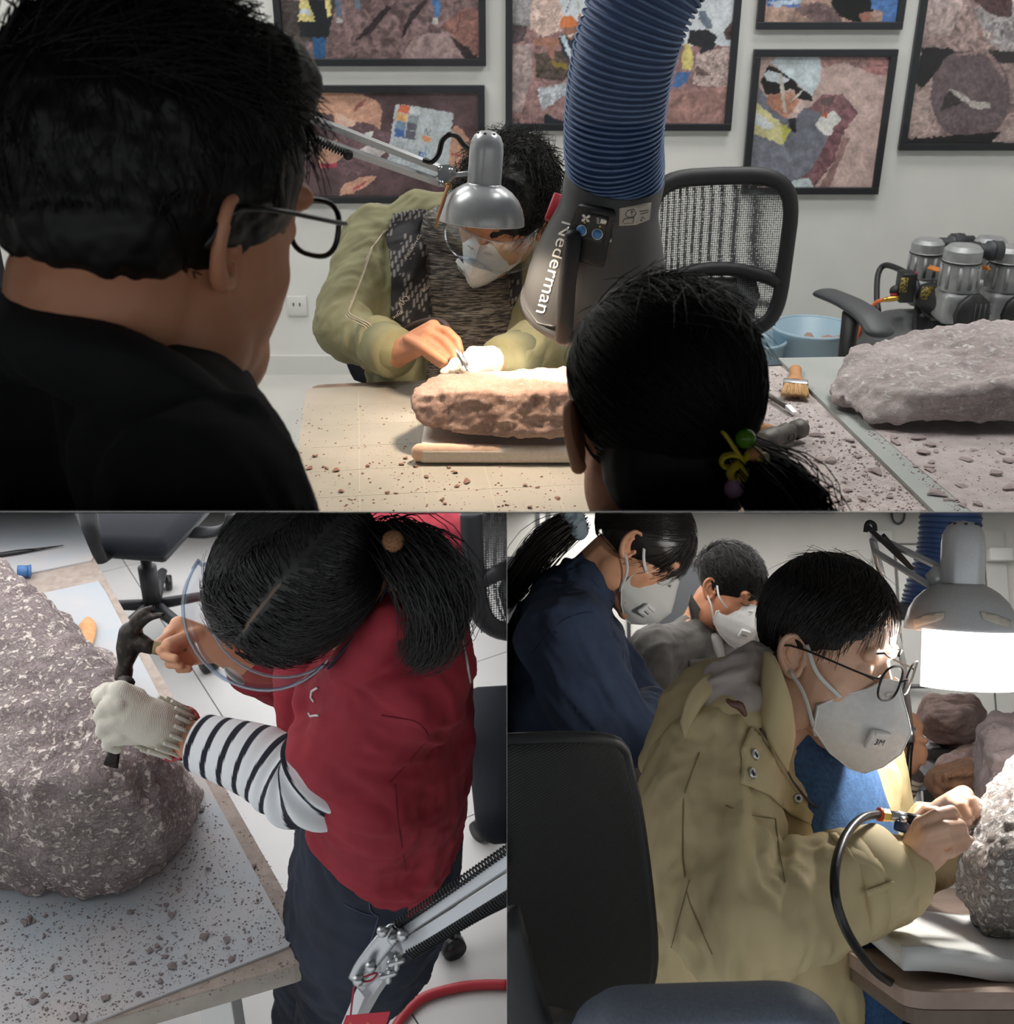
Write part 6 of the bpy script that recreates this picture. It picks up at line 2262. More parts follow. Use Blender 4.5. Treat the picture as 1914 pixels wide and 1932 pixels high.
# ---------------------------------------------------------------- woman in the red vest
wm_ = thing('person', 'woman in red vest and striped sleeves hammering a chisel into the boulder', 'person', BL.G(-0.22, 1.35, 0))
wh = W(566, 1080, 1.24)
wf = un(cv(-0.62, -0.74, 0.02))
whm = fru(wh, wf, cv(0.10, 0.12, -1.0))
shL, elL, wrL = W(778, 1285, 1.29), W(598, 1474, 1.36), W(338, 1388, 1.42)
shR, elR, wrR = W(700, 1190, 1.52), W(560, 1290, 1.66), W(420, 1222, 1.575)
nkw, chw, wsw, hpw = W(700, 1165, 1.30), W(725, 1340, 1.42), W(722, 1540, 1.53), W(705, 1670, 1.64)
b = MB()
head_shapes(b, whm, 1.0)
b.cap([wh - whm[:3, 2] * 0.05 - whm[:3, 1] * 0.03, nkw + cv(-0.02, 0, 0), nkw], [0.05, 0.05, 0.055], 16)
b.cap([nkw, chw, wsw, hpw], [0.05, 0.06, 0.05, 0.05], 16)
for s_, e_, w_ in ((shL, elL, wrL), (shR, elR, wrR)):
    b.cap([nkw + (chw - nkw) * 0.2, s_, e_, e_ + (w_ - e_) * 0.5, w_], [0.05, 0.045, 0.034, 0.031, 0.0245], 14)
# hammer hand: fist round the handle
hk = Ws((338, 1180, 1.545), (326, 1196, 1.54), (322, 1212, 1.535), (330, 1240, 1.545))
hand_shapes(b, W(405, 1220, 1.57), hk, [
    (Ws((335, 1184, 1.545), (312, 1205, 1.52), (296, 1216, 1.505), (302, 1228, 1.495)), 0.0080),
    (Ws((345, 1215, 1.535), (322, 1228, 1.505), (310, 1238, 1.495), (330, 1242, 1.49)), 0.0080),
    (Ws((352, 1235, 1.54), (330, 1248, 1.515), (318, 1252, 1.505), (340, 1256, 1.50)), 0.0078),
    (Ws((362, 1246, 1.545), (345, 1258, 1.525), (338, 1262, 1.515), (356, 1262, 1.51)), 0.0074),
    (Ws((372, 1195, 1.545), (345, 1205, 1.52), (318, 1214, 1.50)), 0.0105)], 0.019, 0.026)
v, f = blob(b, 0.0025, 2, 0.35)
wb = put('body', v, f, M_SKIN, wm_)
v, f = ear(whm, -1, 0.86, 0.0, 0.0)
put('ear', v, f, M_SKIN, wb)
# jeans
M_JEAN = mat('dark_denim', (34, 42, 58), 0.85, c2=(24, 30, 44), vs=14, bump=0.3, bs=900, bd=0.0008)
kL, kR = W(640, 1800, 1.76), W(610, 1700, 1.86)
b = MB()
sdw = un(shR - shL)
b.cap([wsw, hpw, W(690, 1740, 1.70)], [(0.135, 0.105), (0.16, 0.12), (0.15, 0.115)], 24, 3, side=FV)
b.cap([W(700, 1720, 1.64), W(665, 1830, 1.78), W(640, 1960, 1.94), W(630, 2150, 2.2)], [0.098, 0.088, 0.072, 0.058], 20, 3)
b.cap([W(660, 1660, 1.82), W(610, 1770, 1.92), W(590, 1900, 2.05), W(570, 2150, 2.3)], [0.088, 0.078, 0.068, 0.055], 20, 3)
v, f = blob(b, 0.006, 4)
v = folds(v, f, 0.009, 0.09, UV, 1.5, 21)
v = folds(v, f, 0.003, 0.04, cv(1, -0.5, 0), 2.5, 22)
jn = put('jeans', v, f, M_JEAN, wm_)
jt2 = bvh(v, f)
for q in ([(700, 1668), (696, 1720), (714, 1728)], [(650, 1705), (690, 1725), (714, 1728)], [(714, 1728), (705, 1760), (690, 1800)]):
    put('jeans_seam', MB().tube(smooth_line(on_line(jt2, q, 0.001, 6), 5), 0.0009, 5), None, mat('denim_seam', (70, 82, 104), 0.9), jn)
# red vest with short sleeves
M_REDV = mat('red_vest_cloth', (150, 36, 50), 0.85, c2=(138, 30, 44), vs=20, bump=0.12, bs=700, bd=0.0006)
b = MB()
b.cap([W(738, 1540, 1.56), W(730, 1480, 1.50), chw, W(735, 1230, 1.36), W(722, 1175, 1.33)], [(0.15, 0.100), (0.155, 0.106), (0.165, 0.113), (0.12, 0.085), (0.075, 0.065)], 28, 3, side=FV)
b.cap([shL, shL + (shR - shL) * 0.5 + cv(0.02, 0.02, 0), shR], [0.070, 0.075, 0.070], 18, 2)
b.cap([shL, shL + (elL - shL) * 0.30, shL + (elL - shL) * 0.60], [0.068, 0.074, 0.073], 18)
b.cap([shR, shR + (elR - shR) * 0.9], [0.065, 0.055], 16)
b.cap([elR, elR + (wrR - elR) * 0.45], [0.05, 0.045], 14)
# standing collar and flap at the chest
b.cap(Ws((590, 1330, 1.33), (640, 1300, 1.30), (700, 1230, 1.25), (745, 1165, 1.22)), [(0.022), (0.026), (0.03), (0.026)], 12, 3)
b.cap(Ws((575, 1250, 1.38), (572, 1320, 1.40), (585, 1400, 1.42)), [0.03, 0.035, 0.03], 12, 3)
v, f = blob(b, 0.0048, 4)
v = folds(v, f, 0.009, 0.085, cv(1, -0.6, 0), 2.2, 31)
v = folds(v, f, 0.003, 0.035, cv(1, -0.3, 0), 3, 34)
# hem: cut the lower edge to the vest outline, curved and notched
P_ = proj(v)
vo = put('vest', v, f, M_REDV, wm_)
vt = bvh(v, f)
for q in ([(745, 1480), (752, 1560), (766, 1645)], [(720, 1350), (790, 1360), (812, 1390), (770, 1440), (735, 1478)]):
    put('vest_seam', MB().tube(smooth_line(on_line(vt, q, 0.0006, 6), 6), 0.0007, 5), None, mat('dark_red_seam', (112, 24, 38), 0.9), vo)
M_SILT = mat('silver_thread', (206, 200, 196), 0.4, 0.4)
for q in ([(601, 1297), (590, 1304), (588, 1315), (594, 1324)], [(584, 1346), (588, 1352), (602, 1350)], [(862, 1178), (872, 1210), (880, 1250), (886, 1288)]):
    put('beaded_trim', MB().tube(on_line(vt, q, 0.001, 4), 0.0016, 6), None, M_SILT, vo)
# striped sleeve
b = MB()
cuff = elL + (wrL - elL) * 0.84
pth = cat(np.array([shL + (elL - shL) * 0.25, shL + (elL - shL) * 0.7, elL + cv(-0.012, -0.004, 0), elL + (wrL - elL) * 0.4, cuff]), 64)
rad = np.interp(np.linspace(0, 1, len(pth)), [0, 0.35, 0.55, 0.8, 1], [0.058, 0.060, 0.054, 0.045, 0.037])
nseg = 44
sv, sf = MB().tube(pth, rad, nseg, caps=False).arr()
ii = np.repeat(np.arange(len(pth)), nseg)
tt = ii / (len(pth) - 1)
L_ = np.r_[0, np.cumsum(np.linalg.norm(np.diff(pth, axis=0), axis=1))][ii]
sn = normals(sv, sf)
crs = np.exp(-((tt - 0.42) / 0.2) ** 2)
sv = sv + sn * (0.005 * np.sin(L_ * 260 + 1.3 * np.sin(np.tile(np.arange(nseg), len(pth)) * 2 * math.pi / nseg)) * crs)[:, None]
s_in = (L_[-1] - L_ + 0.004 * np.sin(np.tile(np.arange(nseg), len(pth)) * 2 * math.pi / nseg)) % 0.0255
c = np.where((s_in < 0.0085)[:, None], np.array(rgb(22, 24, 38)), np.array(rgb(226, 228, 230)))
M_STRIPE = mat('striped_jersey', vcol=True, rough=0.9, bump=0.15, bs=900, bd=0.0006)
put('striped_sleeve', sv, sf, M_STRIPE, wm_, col=c)
# knitted glove on the chisel hand
M_KNIT = N('beige_knit')
q = M_KNIT
q.b.inputs['Roughness'].default_value = 0.95
co = q.coords()
q.b.inputs['Base Color'].default_value = (*rgb(206, 200, 186), 1)
wv = q.n('ShaderNodeTexWave')
wv.inputs['Scale'].default_value = 190
wv.inputs['Distortion'].default_value = 2.5
wv.inputs['Detail'].default_value = 1
q.l(co, wv.inputs['Vector'])
q.l(q.ramp(wv.outputs['Fac'], [(0.1, rgb(192, 185, 170)), (0.6, rgb(216, 210, 197))]), q.b.inputs['Base Color'])
q.bump(wv.outputs['Fac'], 0.3, 0.001)
M_KNIT = q.m
b = MB()
gw2 = W(322, 1378, 1.415)
b.cap([gw2, W(285, 1362, 1.385), W(240, 1345, 1.365)], [(0.028), (0.030), (0.024)], 18, 2)
hand_shapes(b, W(290, 1365, 1.39), Ws((226, 1306, 1.355), (215, 1330, 1.35), (212, 1356, 1.36), (225, 1385, 1.375)), [
    (Ws((232, 1304, 1.355), (204, 1303, 1.355), (186, 1318, 1.37), (196, 1334, 1.385)), 0.0098),
    (Ws((222, 1330, 1.345), (198, 1334, 1.345), (188, 1352, 1.36), (200, 1366, 1.375)), 0.0098),
    (Ws((220, 1356, 1.35), (198, 1362, 1.355), (192, 1380, 1.37), (206, 1392, 1.385)), 0.0098),
    (Ws((228, 1384, 1.365), (208, 1392, 1.37), (204, 1405, 1.385), (220, 1412, 1.395)), 0.0098),
    (Ws((262, 1312, 1.375), (232, 1300, 1.37), (200, 1300, 1.375), (182, 1310, 1.385)), 0.0098)], 0.021, 0.032)
v, f = blob(b, 0.0023, 1)
gl = put('knit_glove', v, f, M_KNIT, wm_)
a = un(gw2 - W(285, 1362, 1.385))
for i in range(18):
    th = i * 2 * math.pi / 18
    x = un(np.cross(a, UV))
    y = np.cross(a, x)
    o = 0.0335 * (x * math.cos(th) + y * math.sin(th))
    put('cuff_rib', MB().tube([W(290, 1365, 1.39) + o * 1.04, gw2 + o * 0.98, gw2 + a * 0.012 + o], [0.0025, 0.003, 0.003], 6), None, M_KNIT, gl)
put('red_hem', MB().tube([gw2 + a * 0.013 + 0.0335 * (x * math.cos(th) + y * math.sin(th)) for th in np.linspace(0, 6.3, 30)], 0.0035, 8), None, M_RED, gl)
# wristwatch
t = thing('smart_watch', 'black wristband with white square watch on the striped arm', 'watch', W(335, 1388, 1.42))
wc = gw2 + a * 0.028
put('watch_band', MB().tube([wc + 0.0285 * (x * math.cos(th) + y * math.sin(th)) for th in np.linspace(0, 6.2832, 30)], [(0.009, 0.0022)] * 30, 8, side=a, caps=False), None, M_RUBBER, t)
pw, nw = on(wt_ := bvh(*MB().tube([wc - a * 0.02, wc + a * 0.02], 0.0305, 24).arr()), 341, 1372, 0.001)
put('watch_case', MB(fru(pw, a, nw)).box((0, 0, 0.002), (0.024, 0.020, 0.007), r=0.003, seg=3), None, mat('watch_white', (216, 214, 208), 0.3), t)
# hair with a parting, pony tail
whR = (0.086, 0.104, 0.090)
g = MB()
g.ell((0, -0.004, 0.036), (0.084, 0.103, 0.088), whm)
v, f = blob(g, 0.0035, 2)
hm3 = whm @ M4((0, -0.002, 0.034), (1, 0, 0), (0, 1, 0), (0, 0, 1))
tiew = W(734, 1020, 1.21)
ti = np.linalg.inv(hm3) @ np.r_[tiew, 1]
tu2 = un(ti[:3] / np.array(whR))
def comb(u):
    s_ = np.sign(u[:, 0] + 0.06)
    side = np.stack([s_ * 1.0, -0.15 + 0 * s_, -0.5 + 0 * s_], 1)
    tot = (tu2 - u)
    k = sm(0.15, 0.75, np.abs(u[:, 0] + 0.06))[:, None] * 0.75 + 0.25 * sm(0.2, -0.6, u[:, 1])[:, None]
    return side * (1 - k) + tot * 1.2 * k
H_ = both((v, f), scalp_strands(hm3, whR, 6500, lambda u: (u[:, 2] > -0.45) & (u[:, 1] < 0.82) & (np.abs(u[:, 0] + 0.06) > 0.012), comb, 0.135, 12, (0.0, 0.05), 18, 0.10, 0.0007, 1.0, 0.8, ears=[ear_at(whm, -1, 0.95)]))
H_ = both(H_, scalp_strands(hm3, whR, 900, lambda u: (u[:, 1] > 0.55) & (u[:, 2] > 0.0) & (np.abs(u[:, 0]) < 0.75), lambda u: np.stack([np.sign(u[:, 0] + 0.06) * 0.9, 0.25 + 0 * u[:, 0], -0.9 + 0 * u[:, 0]], 1), 0.09, 9, (0.0, 0.10), 19, 0.25, 0.0006))
H_ = both(H_, tail_strands(np.vstack([[tiew + (wh - tiew) * 0.15], [tiew], Ws((775, 1040, 1.17), (815, 1090, 1.17), (830, 1150, 1.19), (815, 1210, 1.20), (775, 1250, 1.21))]), [0.012, 0.016, 0.024, 0.028, 0.028, 0.022, 0.012], 2400, 24, 0.0008, 12, 0.3))
H_ = both(H_, tail_strands(np.vstack([[tiew], Ws((790, 1045, 1.18), (835, 1080, 1.20), (860, 1120, 1.22), (872, 1160, 1.24))]), [0.012, 0.02, 0.022, 0.02, 0.015], 700, 25, 0.0007, 9, 0.4))
put('hair', *H_, mat('glossy_black_hair', (20, 18, 18), 0.33, spec=0.5), wm_)
put('hair_parting', MB(hm3).tube([np.array([-0.06, math.sin(t_), math.cos(t_)]) / math.sqrt(1.0036) * np.array(whR) * 0.985 for t_ in np.linspace(-0.75, 0.72, 16)], [(0.0022, 0.0008)] * 16, 8, side=np.array([1., 0, 0])), None, mat('scalp', (104, 88, 74), 0.8), wm_)
t = thing('hair_bobble', 'round brown furry bobble tying the ponytail of the red vest woman', 'hair tie', tiew)
v, f = blob(MB().ell(W(742, 1021, 1.135), (0.0105, 0.0105, 0.0105)), 0.0015, 1)
g_ = np.random.default_rng(3)
u = g_.normal(size=(500, 3))
u /= np.linalg.norm(u, axis=1)[:, None]
P_ = np.stack([W(742, 1021, 1.135) + u * (0.010 + 0.0008 * k) for k in range(3)], 1)
put('pompom', *both((v, f), strands(P_, 0.0004)), mat('brown_fur', (128, 88, 58), 0.9), t)
put('elastic', MB().tube([tiew + 0.014 * (math.cos(x_) * UV + math.sin(x_) * FV) for x_ in np.linspace(0, 6.3, 20)], 0.004, 8), None, M_RUBBER, t)
# goggles
t = thing('safety_goggles', 'clear goggles with black side strap on the hammering woman', 'goggles', L2(whm, (0, 0.1, 0)))
V = []
for i in range(nx):
    a_ = math.radians(-88 + 176 * i / (nx - 1))
    for j in range(nz):
        z = 0.040 - 0.085 * j / (nz - 1)
        V.append((0.088 * math.sin(a_), 0.050 + 0.085 * math.cos(a_) + 0.010 * math.sin(math.pi * j / (nz - 1)), z))
put('goggle_shield', L2(whm, V), F, M_GOGGLE, t, kind='nofix')
put('goggle_rim', MB(whm).tube(np.array(V)[ed], 0.0022, 6), None, clear('goggle_rim_plastic', (0.62, 0.70, 0.80), 0.25, 0.1), t)
gs_ = [L2(whm, (-0.093, 0.06, 0.0)), L2(whm, (-0.093, 0.02, 0.012)), L2(whm, (-0.092, -0.03, 0.02)), L2(whm, (-0.08, -0.07, 0.025))]
put('side_strap', MB().tube(cat(gs_, 5), np.tile([0.002, 0.007], (16, 1)), 8, side=whm[:3, 0]), None, mat('navy_strap', (20, 24, 40), 0.7), t)
put('goggle_sticker', MB(whm).tube([(-0.02, 0.128, 0.024), (-0.02, 0.130, 0.024)], 0.014, 20), None, M_WHITE, t)

# ---- lamp arm at the lower right
t = thing('lamp_arm', 'silver spring lamp arm with red tag in the lower right corner', 'lamp arm', W(660, 1932, 1.15))
ARMW = mat('white_arm', (214, 218, 222), 0.35, 0.2)
def barx(a, b, w, name='arm_bar', m_=None):
    put(name, MB().tube([a, b], [(w, w)] * 2, 4, side=un(UV + XV)), None, m_ or M_SILVER, t, flat=True)
barx(W(768, 1752, 1.12), W(1000, 1600, 1.05), 0.0085, m_=ARMW)
barx(W(766, 1786, 1.12), W(1000, 1640, 1.05), 0.0085, m_=ARMW)
def coil(a, b, r, turns, wr, name='spring'):
    tt = np.linspace(0, 1, turns * 8)
    ax = un(b - a)
    s1 = un(np.cross(ax, FV))
    s2 = np.cross(ax, s1)
    put(name, MB().tube(a + np.outer(tt, b - a) + r * (np.outer(np.cos(tt * turns * 6.2832), s1) + np.outer(np.sin(tt * turns * 6.2832), s2)), wr, 5), None, M_BLACKP, t)
coil(W(735, 1755, 1.12), W(990, 1580, 1.05), 0.0042, 46, 0.0011)
coil(W(775, 1797, 1.115), W(1000, 1665, 1.05), 0.0062, 46, 0.0012)
put('pivot_plate', MB().tube(Ws((668, 1852, 1.115), (690, 1822, 1.115), (736, 1765, 1.115), (756, 1752, 1.115)), [(0.007, 0.002), (0.010, 0.002), (0.010, 0.002), (0.007, 0.002)], 12, 3, side=un(UV + XV)), None, M_STEEL, t)
put('pivot_plate', MB().tube(Ws((676, 1862, 1.13), (700, 1832, 1.13), (762, 1775, 1.13)), [(0.007, 0.002), (0.010, 0.002), (0.010, 0.002)], 12, 3, side=un(UV + XV)), None, M_SILVER, t)
for q in ((676, 1850), (700, 1825), (742, 1772), (760, 1765), (722, 1758)):
    put('bolt', MB().tube([W(*q, 1.12), W(*q, 1.095)], 0.0058, 12), None, M_STEEL, t)
put('arm_post', MB().tube(Ws((745, 1805, 1.125), (700, 1870, 1.15), (655, 1950, 1.18)), [(0.010, 0.010)] * 3, 4, side=XV), None, ARMW, t, flat=True)
put('arm_post', MB().tube(Ws((690, 1868, 1.14), (650, 1960, 1.17)), [(0.009, 0.009)] * 2, 4, side=XV), None, ARMW, t, flat=True)
for q in ((748, 1818), (733, 1842)):
    p_ = W(*q, 1.12)
    put('wing_nut', MB().cap([p_ - XV * 0.006, p_ + XV * 0.006 + UV * 0.003], [0.004, 0.003], 8).cap([p_ - UV * 0.005, p_ + UV * 0.006], [0.003, 0.003], 8), None, M_STEEL, t)
put('red_string', MB().tube(Ws((668, 1852, 1.105), (690, 1842, 1.105), (712, 1836, 1.105), (700, 1850, 1.105), (672, 1856, 1.105), (666, 1880, 1.105), (662, 1914, 1.105)), 0.0011, 6, 4), None, M_RED, t)
put('red_tag', MB().add(*MB().prism([(-0.02, -0.028), (0.026, -0.022), (0.034, 0.004), (-0.010, 0.0)], -0.0006, 0.0006).arr(), M4(W(672, 1916, 1.105), XV, UV, -FV)), None, mat('red_paper', (206, 52, 70), 0.6, c2=(222, 120, 70), vs=120, lo=0.6, hi=0.64), t, flat=True)
thing1('red_hose', 'thin red hose curving over the pale floor at the bottom', 'hose', MB().tube([BL.T(*q, 0.012) for q in ((735, 1960), (760, 1918), (800, 1882), (860, 1864), (910, 1858), (970, 1858))], 0.011, 10, 6), None, mat('red_hose', (176, 44, 54), 0.45))
# ================================================================ LOWER RIGHT ROOM
ROOM = BR
YB = 4.3
def BW(px, py):
    return BR.Y(px, py, YB)
M_WALL3 = mat('grey_white_wall', (206, 204, 199), 0.9, c2=(200, 198, 193), vs=5)
Mr = BR.fr(0, 0, 0)
put('floor', MB(Mr).box((1.2, 2.6, -0.02), (3.4, 4.0, 0.04)), None, M_TILE, kind='structure', flat=True)
put('wall_back', MB(Mr).box((1.2, YB + 0.05, 1.3), (3.6, 0.1, 2.8)), None, M_WALL3, kind='structure', flat=True)
put('wall_right', MB(Mr).box((2.75, 2.6, 1.3), (0.1, 4.0, 2.8)), None, M_WALL3, kind='structure', flat=True)
put('baseboard_back', MB(Mr).box((1.2, YB - 0.006, 0.05), (3.4, 0.012, 0.1)), None, M_TRIM, kind='structure', flat=True)
a, b = BR.loc(BW(1688, 1030)), BR.loc(BW(1897, 1640))
M_DOOR = mat('grey_door', (198, 197, 193), 0.6)
dw, dz1 = b[0] - a[0], a[2]
d_ = put('door_1', MB(Mr).box(((a[0] + b[0]) / 2, YB - 0.012, dz1 / 2), (dw, 0.024, dz1), r=0.002), None, M_DOOR, kind='structure', flat=True)
M_GAP = mat('door_gap', (112, 110, 106), 0.9)
for x in (a[0] - 0.004, b[0] + 0.004):
    put('door_jamb', MB(Mr).box((x, YB - 0.006, dz1 / 2), (0.008, 0.016, dz1)), None, M_GAP, d_, flat=True)
put('door_head', MB(Mr).box(((a[0] + b[0]) / 2, YB - 0.006, dz1 + 0.004), (dw, 0.016, 0.01)), None, M_GAP, d_, flat=True)
for x in (a[0] - 0.05, b[0] + 0.05):
    put('door_casing', MB(Mr).box((x, YB - 0.008, dz1 / 2 + 0.03), (0.08, 0.014, dz1 + 0.06)), None, M_DOOR, d_, flat=True)
h = BR.loc(BW(1703, 1296))
M_HANDLE = mat('grey_handle', (96, 96, 98), 0.35, 0.6)
hn = put('door_handle', MB(Mr).tube([(h[0], YB - 0.025, h[2]), (h[0], YB - 0.05, h[2])], 0.016, 14), None, M_HANDLE, d_)
put('lever', MB(Mr).tube([(h[0], YB - 0.055, h[2]), (h[0] + 0.10, YB - 0.06, h[2] + 0.002)], 0.008, 8), None, M_HANDLE, hn)
put('lock', MB(Mr).tube([(h[0], YB - 0.025, h[2] - 0.045), (h[0], YB - 0.034, h[2] - 0.045)], 0.016, 14), None, M_HANDLE, d_)
q = BR.loc(BW(1876, 1050))
put('door_closer', MB(Mr).box((q[0], YB - 0.05, q[2]), (0.09, 0.05, 0.05), r=0.004), None, M_TRIM, d_)
# cabinets and boards at the left of the back wall
t = thing('white_cabinet', 'tall white cabinet with dark edges behind the woman in navy', 'cabinet', BR.G(0.15, 4.0, 0))
x0, x1 = BR.loc(BR.Y(940, 1200, 3.9))[0], BR.loc(BR.Y(1228, 1200, 3.9))[0]
put('cabinet_body', MB(Mr).box(((x0 + x1) / 2, 4.08, 0.9), (x1 - x0, 0.36, 1.8)), None, M_WALL3, t, flat=True)
for px, wd in ((1016, 0.014), (1036, 0.018), (1187, 0.012), (1226, 0.010)):
    x = BR.loc(BR.Y(px, 1200, 3.9))[0]
    put('dark_edge', MB(Mr).box((x, 3.897, 0.9), (wd, 0.01, 1.8)), None, M_FRAME, t, flat=True)
t = thing('grey_locker', 'dark grey locker between the two standing people', 'locker', BR.G(0.6, 4.1, 0))
x0, x1 = BR.loc(BR.Y(1229, 1120, 4.0))[0], BR.loc(BR.Y(1345, 1120, 4.0))[0]
zt = BR.loc(BR.Y(1290, 1062, 4.0))[2]
put('locker_body', MB(Mr).box(((x0 + x1) / 2, 4.12, zt / 2), (x1 - x0, 0.24, zt), r=0.004), None, M_GREYP, t, flat=True)
put('locker_door', MB(Mr).box(((x0 + x1) / 2, 3.995, zt / 2), (x1 - x0 - 0.02, 0.012, zt - 0.04), r=0.003), None, M_GREYP, t, flat=True)
t = thing('display_stand', 'dark framed low stand behind the ponytail at the far left', 'panel', BW(970, 1066))
q = BR.loc(BR.Y(962, 1062, 3.85))
put('panel_board', MB(Mr).box((q[0] + 0.01, 3.85, q[2]), (0.16, 0.02, 0.042)), None, M_GREYP, t, flat=True)
put('panel_foot', MB(Mr).box((q[0] + 0.01, 3.86, q[2] / 2), (0.03, 0.02, q[2])), None, M_GREYP, t, flat=True)
q = BR.loc(BW(1488, 955))
t = thing('wall_monitor', 'lower edge of a dark screen on the wall above', 'screen', BW(1488, 972))
put('screen_body', MB(Mr).box((q[0], YB - 0.03, q[2] + 0.02), (0.36, 0.05, 0.10), r=0.004), None, M_GREYP, t, flat=True)
put('screen_glass', MB(Mr).box((q[0], YB - 0.056, q[2] + 0.03), (0.34, 0.002, 0.07)), None, M_FRAME, t, flat=True)
thing1('cable_loop', 'thin grey cable loop hanging on the wall by the blue hose', 'cable', MB().tube([BW(1692 + 12 * math.cos(a_), 972 + 18 * math.sin(a_)) - BR.hf * 0.02 for a_ in np.linspace(-0.3, 3.5, 16)], 0.005, 6), None, M_GREYP)

# ---- table, foam, rocks
RZ = 0.75
def RT(px, py, z=RZ):
    return BR.T(px, py, z)
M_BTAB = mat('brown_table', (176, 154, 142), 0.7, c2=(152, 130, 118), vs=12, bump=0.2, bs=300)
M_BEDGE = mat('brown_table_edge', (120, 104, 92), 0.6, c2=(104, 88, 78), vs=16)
c0 = BR.loc(RT(1712, 1872))[:2]
tb = thing('work_table', 'brown table with rounded corner holding the pale lit rock', 'table', BR.G(*c0, 0))
def tprism(x0, y0, x1, y1, r, za, zb):
    P = [(x0, y0), (x1, y0), (x1, y1), (x0, y1)]
    R = []
    for i, p in enumerate(P):
        p = np.array(p)
        a_, b_ = un(np.array(P[i - 1]) - p), un(np.array(P[(i + 1) % 4]) - p)
        for k in range(5):
            th = k / 4
            R.append(tuple(p + r * (a_ * (1 - th) ** 2 + b_ * th ** 2)))
    return MB(Mr).prism(R, za, zb)
y1 = BR.loc(RT(1740, 1680))[1]
put('table_top', tprism(c0[0], c0[1], c0[0] + 0.9, y1, 0.03, RZ - 0.018, RZ), None, M_BTAB, tb, flat=True)
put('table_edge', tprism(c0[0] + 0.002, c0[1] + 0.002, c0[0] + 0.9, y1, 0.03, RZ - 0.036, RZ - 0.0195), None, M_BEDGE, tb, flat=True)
for x, y in ((0.10, 0.10), (0.8, 0.10), (0.10, y1 - c0[1] - 0.06)):
    put('leg', MB(Mr).box((c0[0] + x, c0[1] + y, (RZ - 0.036) / 2), (0.05, 0.05, RZ - 0.036), r=0.002), None, M_TRIM, tb, flat=True)
t2 = thing('work_table', 'dusty table with a blue grey mat farther back, carrying brown rocks', 'table', BR.G(c0[0], y1 + 0.02, 0))
put('table_top', tprism(c0[0] - 0.02, y1 + 0.01, c0[0] + 1.1, y1 + 1.0, 0.03, RZ - 0.03, RZ), None, M_BTAB, t2, flat=True)
for x, y in ((0.05, 0.08), (0.05, 0.9), (0.95, 0.9)):
    put('leg', MB(Mr).box((c0[0] + x, y1 + y, (RZ - 0.03) / 2), (0.05, 0.05, RZ - 0.03), r=0.002), None, M_TRIM, t2, flat=True)
thing1('rubber_mat', 'blue grey mat on the table behind the working hand', 'mat', MB(Mr).box((c0[0] + 0.5, y1 + 0.47, RZ + 0.0023), (1.0, 0.9, 0.004)), None, M_BMAT, flat=True)
# foam sheet curving under the rock
fp = [(1722, 1822, 0.02), (1760, 1770, 0.03), (1800, 1725, 0.04), (1830, 1700, 0.045)]
v, f = [], []
Lw = c0[0] + 0.008
nu, nv_ = 20, 14
for i in range(nu):
    for j in range(nv_):
        u_, w_ = i / (nu - 1), j / (nv_ - 1)
        x = Lw + 0.02 * w_ + u_ * 0.5
        y = c0[1] + 0.03 + 0.26 * w_ + 0.05 * u_
        z = RZ + 0.012 + 0.030 * math.exp(-((u_ - 0.0) / 0.25) ** 2) * (1 - 0.3 * w_) + 0.012 * w_ + 0.01 * u_
        v.append((x, y, z))
for i in range(nu - 1):
    for j in range(nv_ - 1):
        f.append((i * nv_ + j, i * nv_ + j + 1, (i + 1) * nv_ + j + 1, (i + 1) * nv_ + j))
v = np.array(v)
n1 = len(v)
vb = v - np.array([0, 0, 0.026])
vb[:, 2] = np.maximum(vb[:, 2], RZ + 0.0005)
edge = [i * nv_ for i in range(nu)] + [(nu - 1) * nv_ + j for j in range(1, nv_)] + [i * nv_ + nv_ - 1 for i in range(nu - 2, -1, -1)] + [j for j in range(nv_ - 2, 0, -1)]
FF = f + [tuple(x + n1 for x in reversed(y)) for y in f] + [(p, q, q + n1, p + n1) for p, q in zip(edge, edge[1:] + edge[:1])]
thing1('foam_sheet', 'thick white foam sheet curling at the table corner', 'foam', L2(Mr, np.vstack([v, vb])), FF, mat('bright_foam', (224, 224, 222), 0.95, bump=0.4, bs=600, bd=0.0015))
M_STONE4 = rockmat('pale_grey_rock', (146, 132, 128), (176, 168, 164), (226, 222, 218), (0.46, 0.58), 10, 100, 0.9, dark=0.35)
M_STONE5 = rockmat('brown_mauve_rock', (118, 98, 94), (142, 120, 115), (166, 146, 141), (0.60, 0.70), 9, 60, 0.6)
M_STONE6 = rockmat('orange_brown_rock', (134, 100, 80), (158, 120, 96), (188, 152, 120), (0.60, 0.72), 10, 60, 0.6)
pts = Ws((1806, 1640, 1.42), (1812, 1600, 1.42), (1818, 1690, 1.42), (1835, 1745, 1.42), (1862, 1785, 1.42), (1914, 1790, 1.43), (1990, 1780, 1.45), (1832, 1560, 1.45), (1850, 1520, 1.46), (1880, 1470, 1.48), (1914, 1425, 1.50), (1990, 1390, 1.52),
         (1860, 1640, 1.34), (1914, 1600, 1.31), (1960, 1700, 1.31), (1990, 1550, 1.34), (1870, 1740, 1.37), (1860, 1700, 1.6), (1990, 1600, 1.65), (1910, 1470, 1.6))
v, f = rock(pts, 0.0045, 0.007, 0.05, 0.005, 0.011, 44, 2)
thing1('pale_rock', 'pale grey rock brightly lit beside the hand with the engraving pen', 'rock', v, f, M_STONE4)
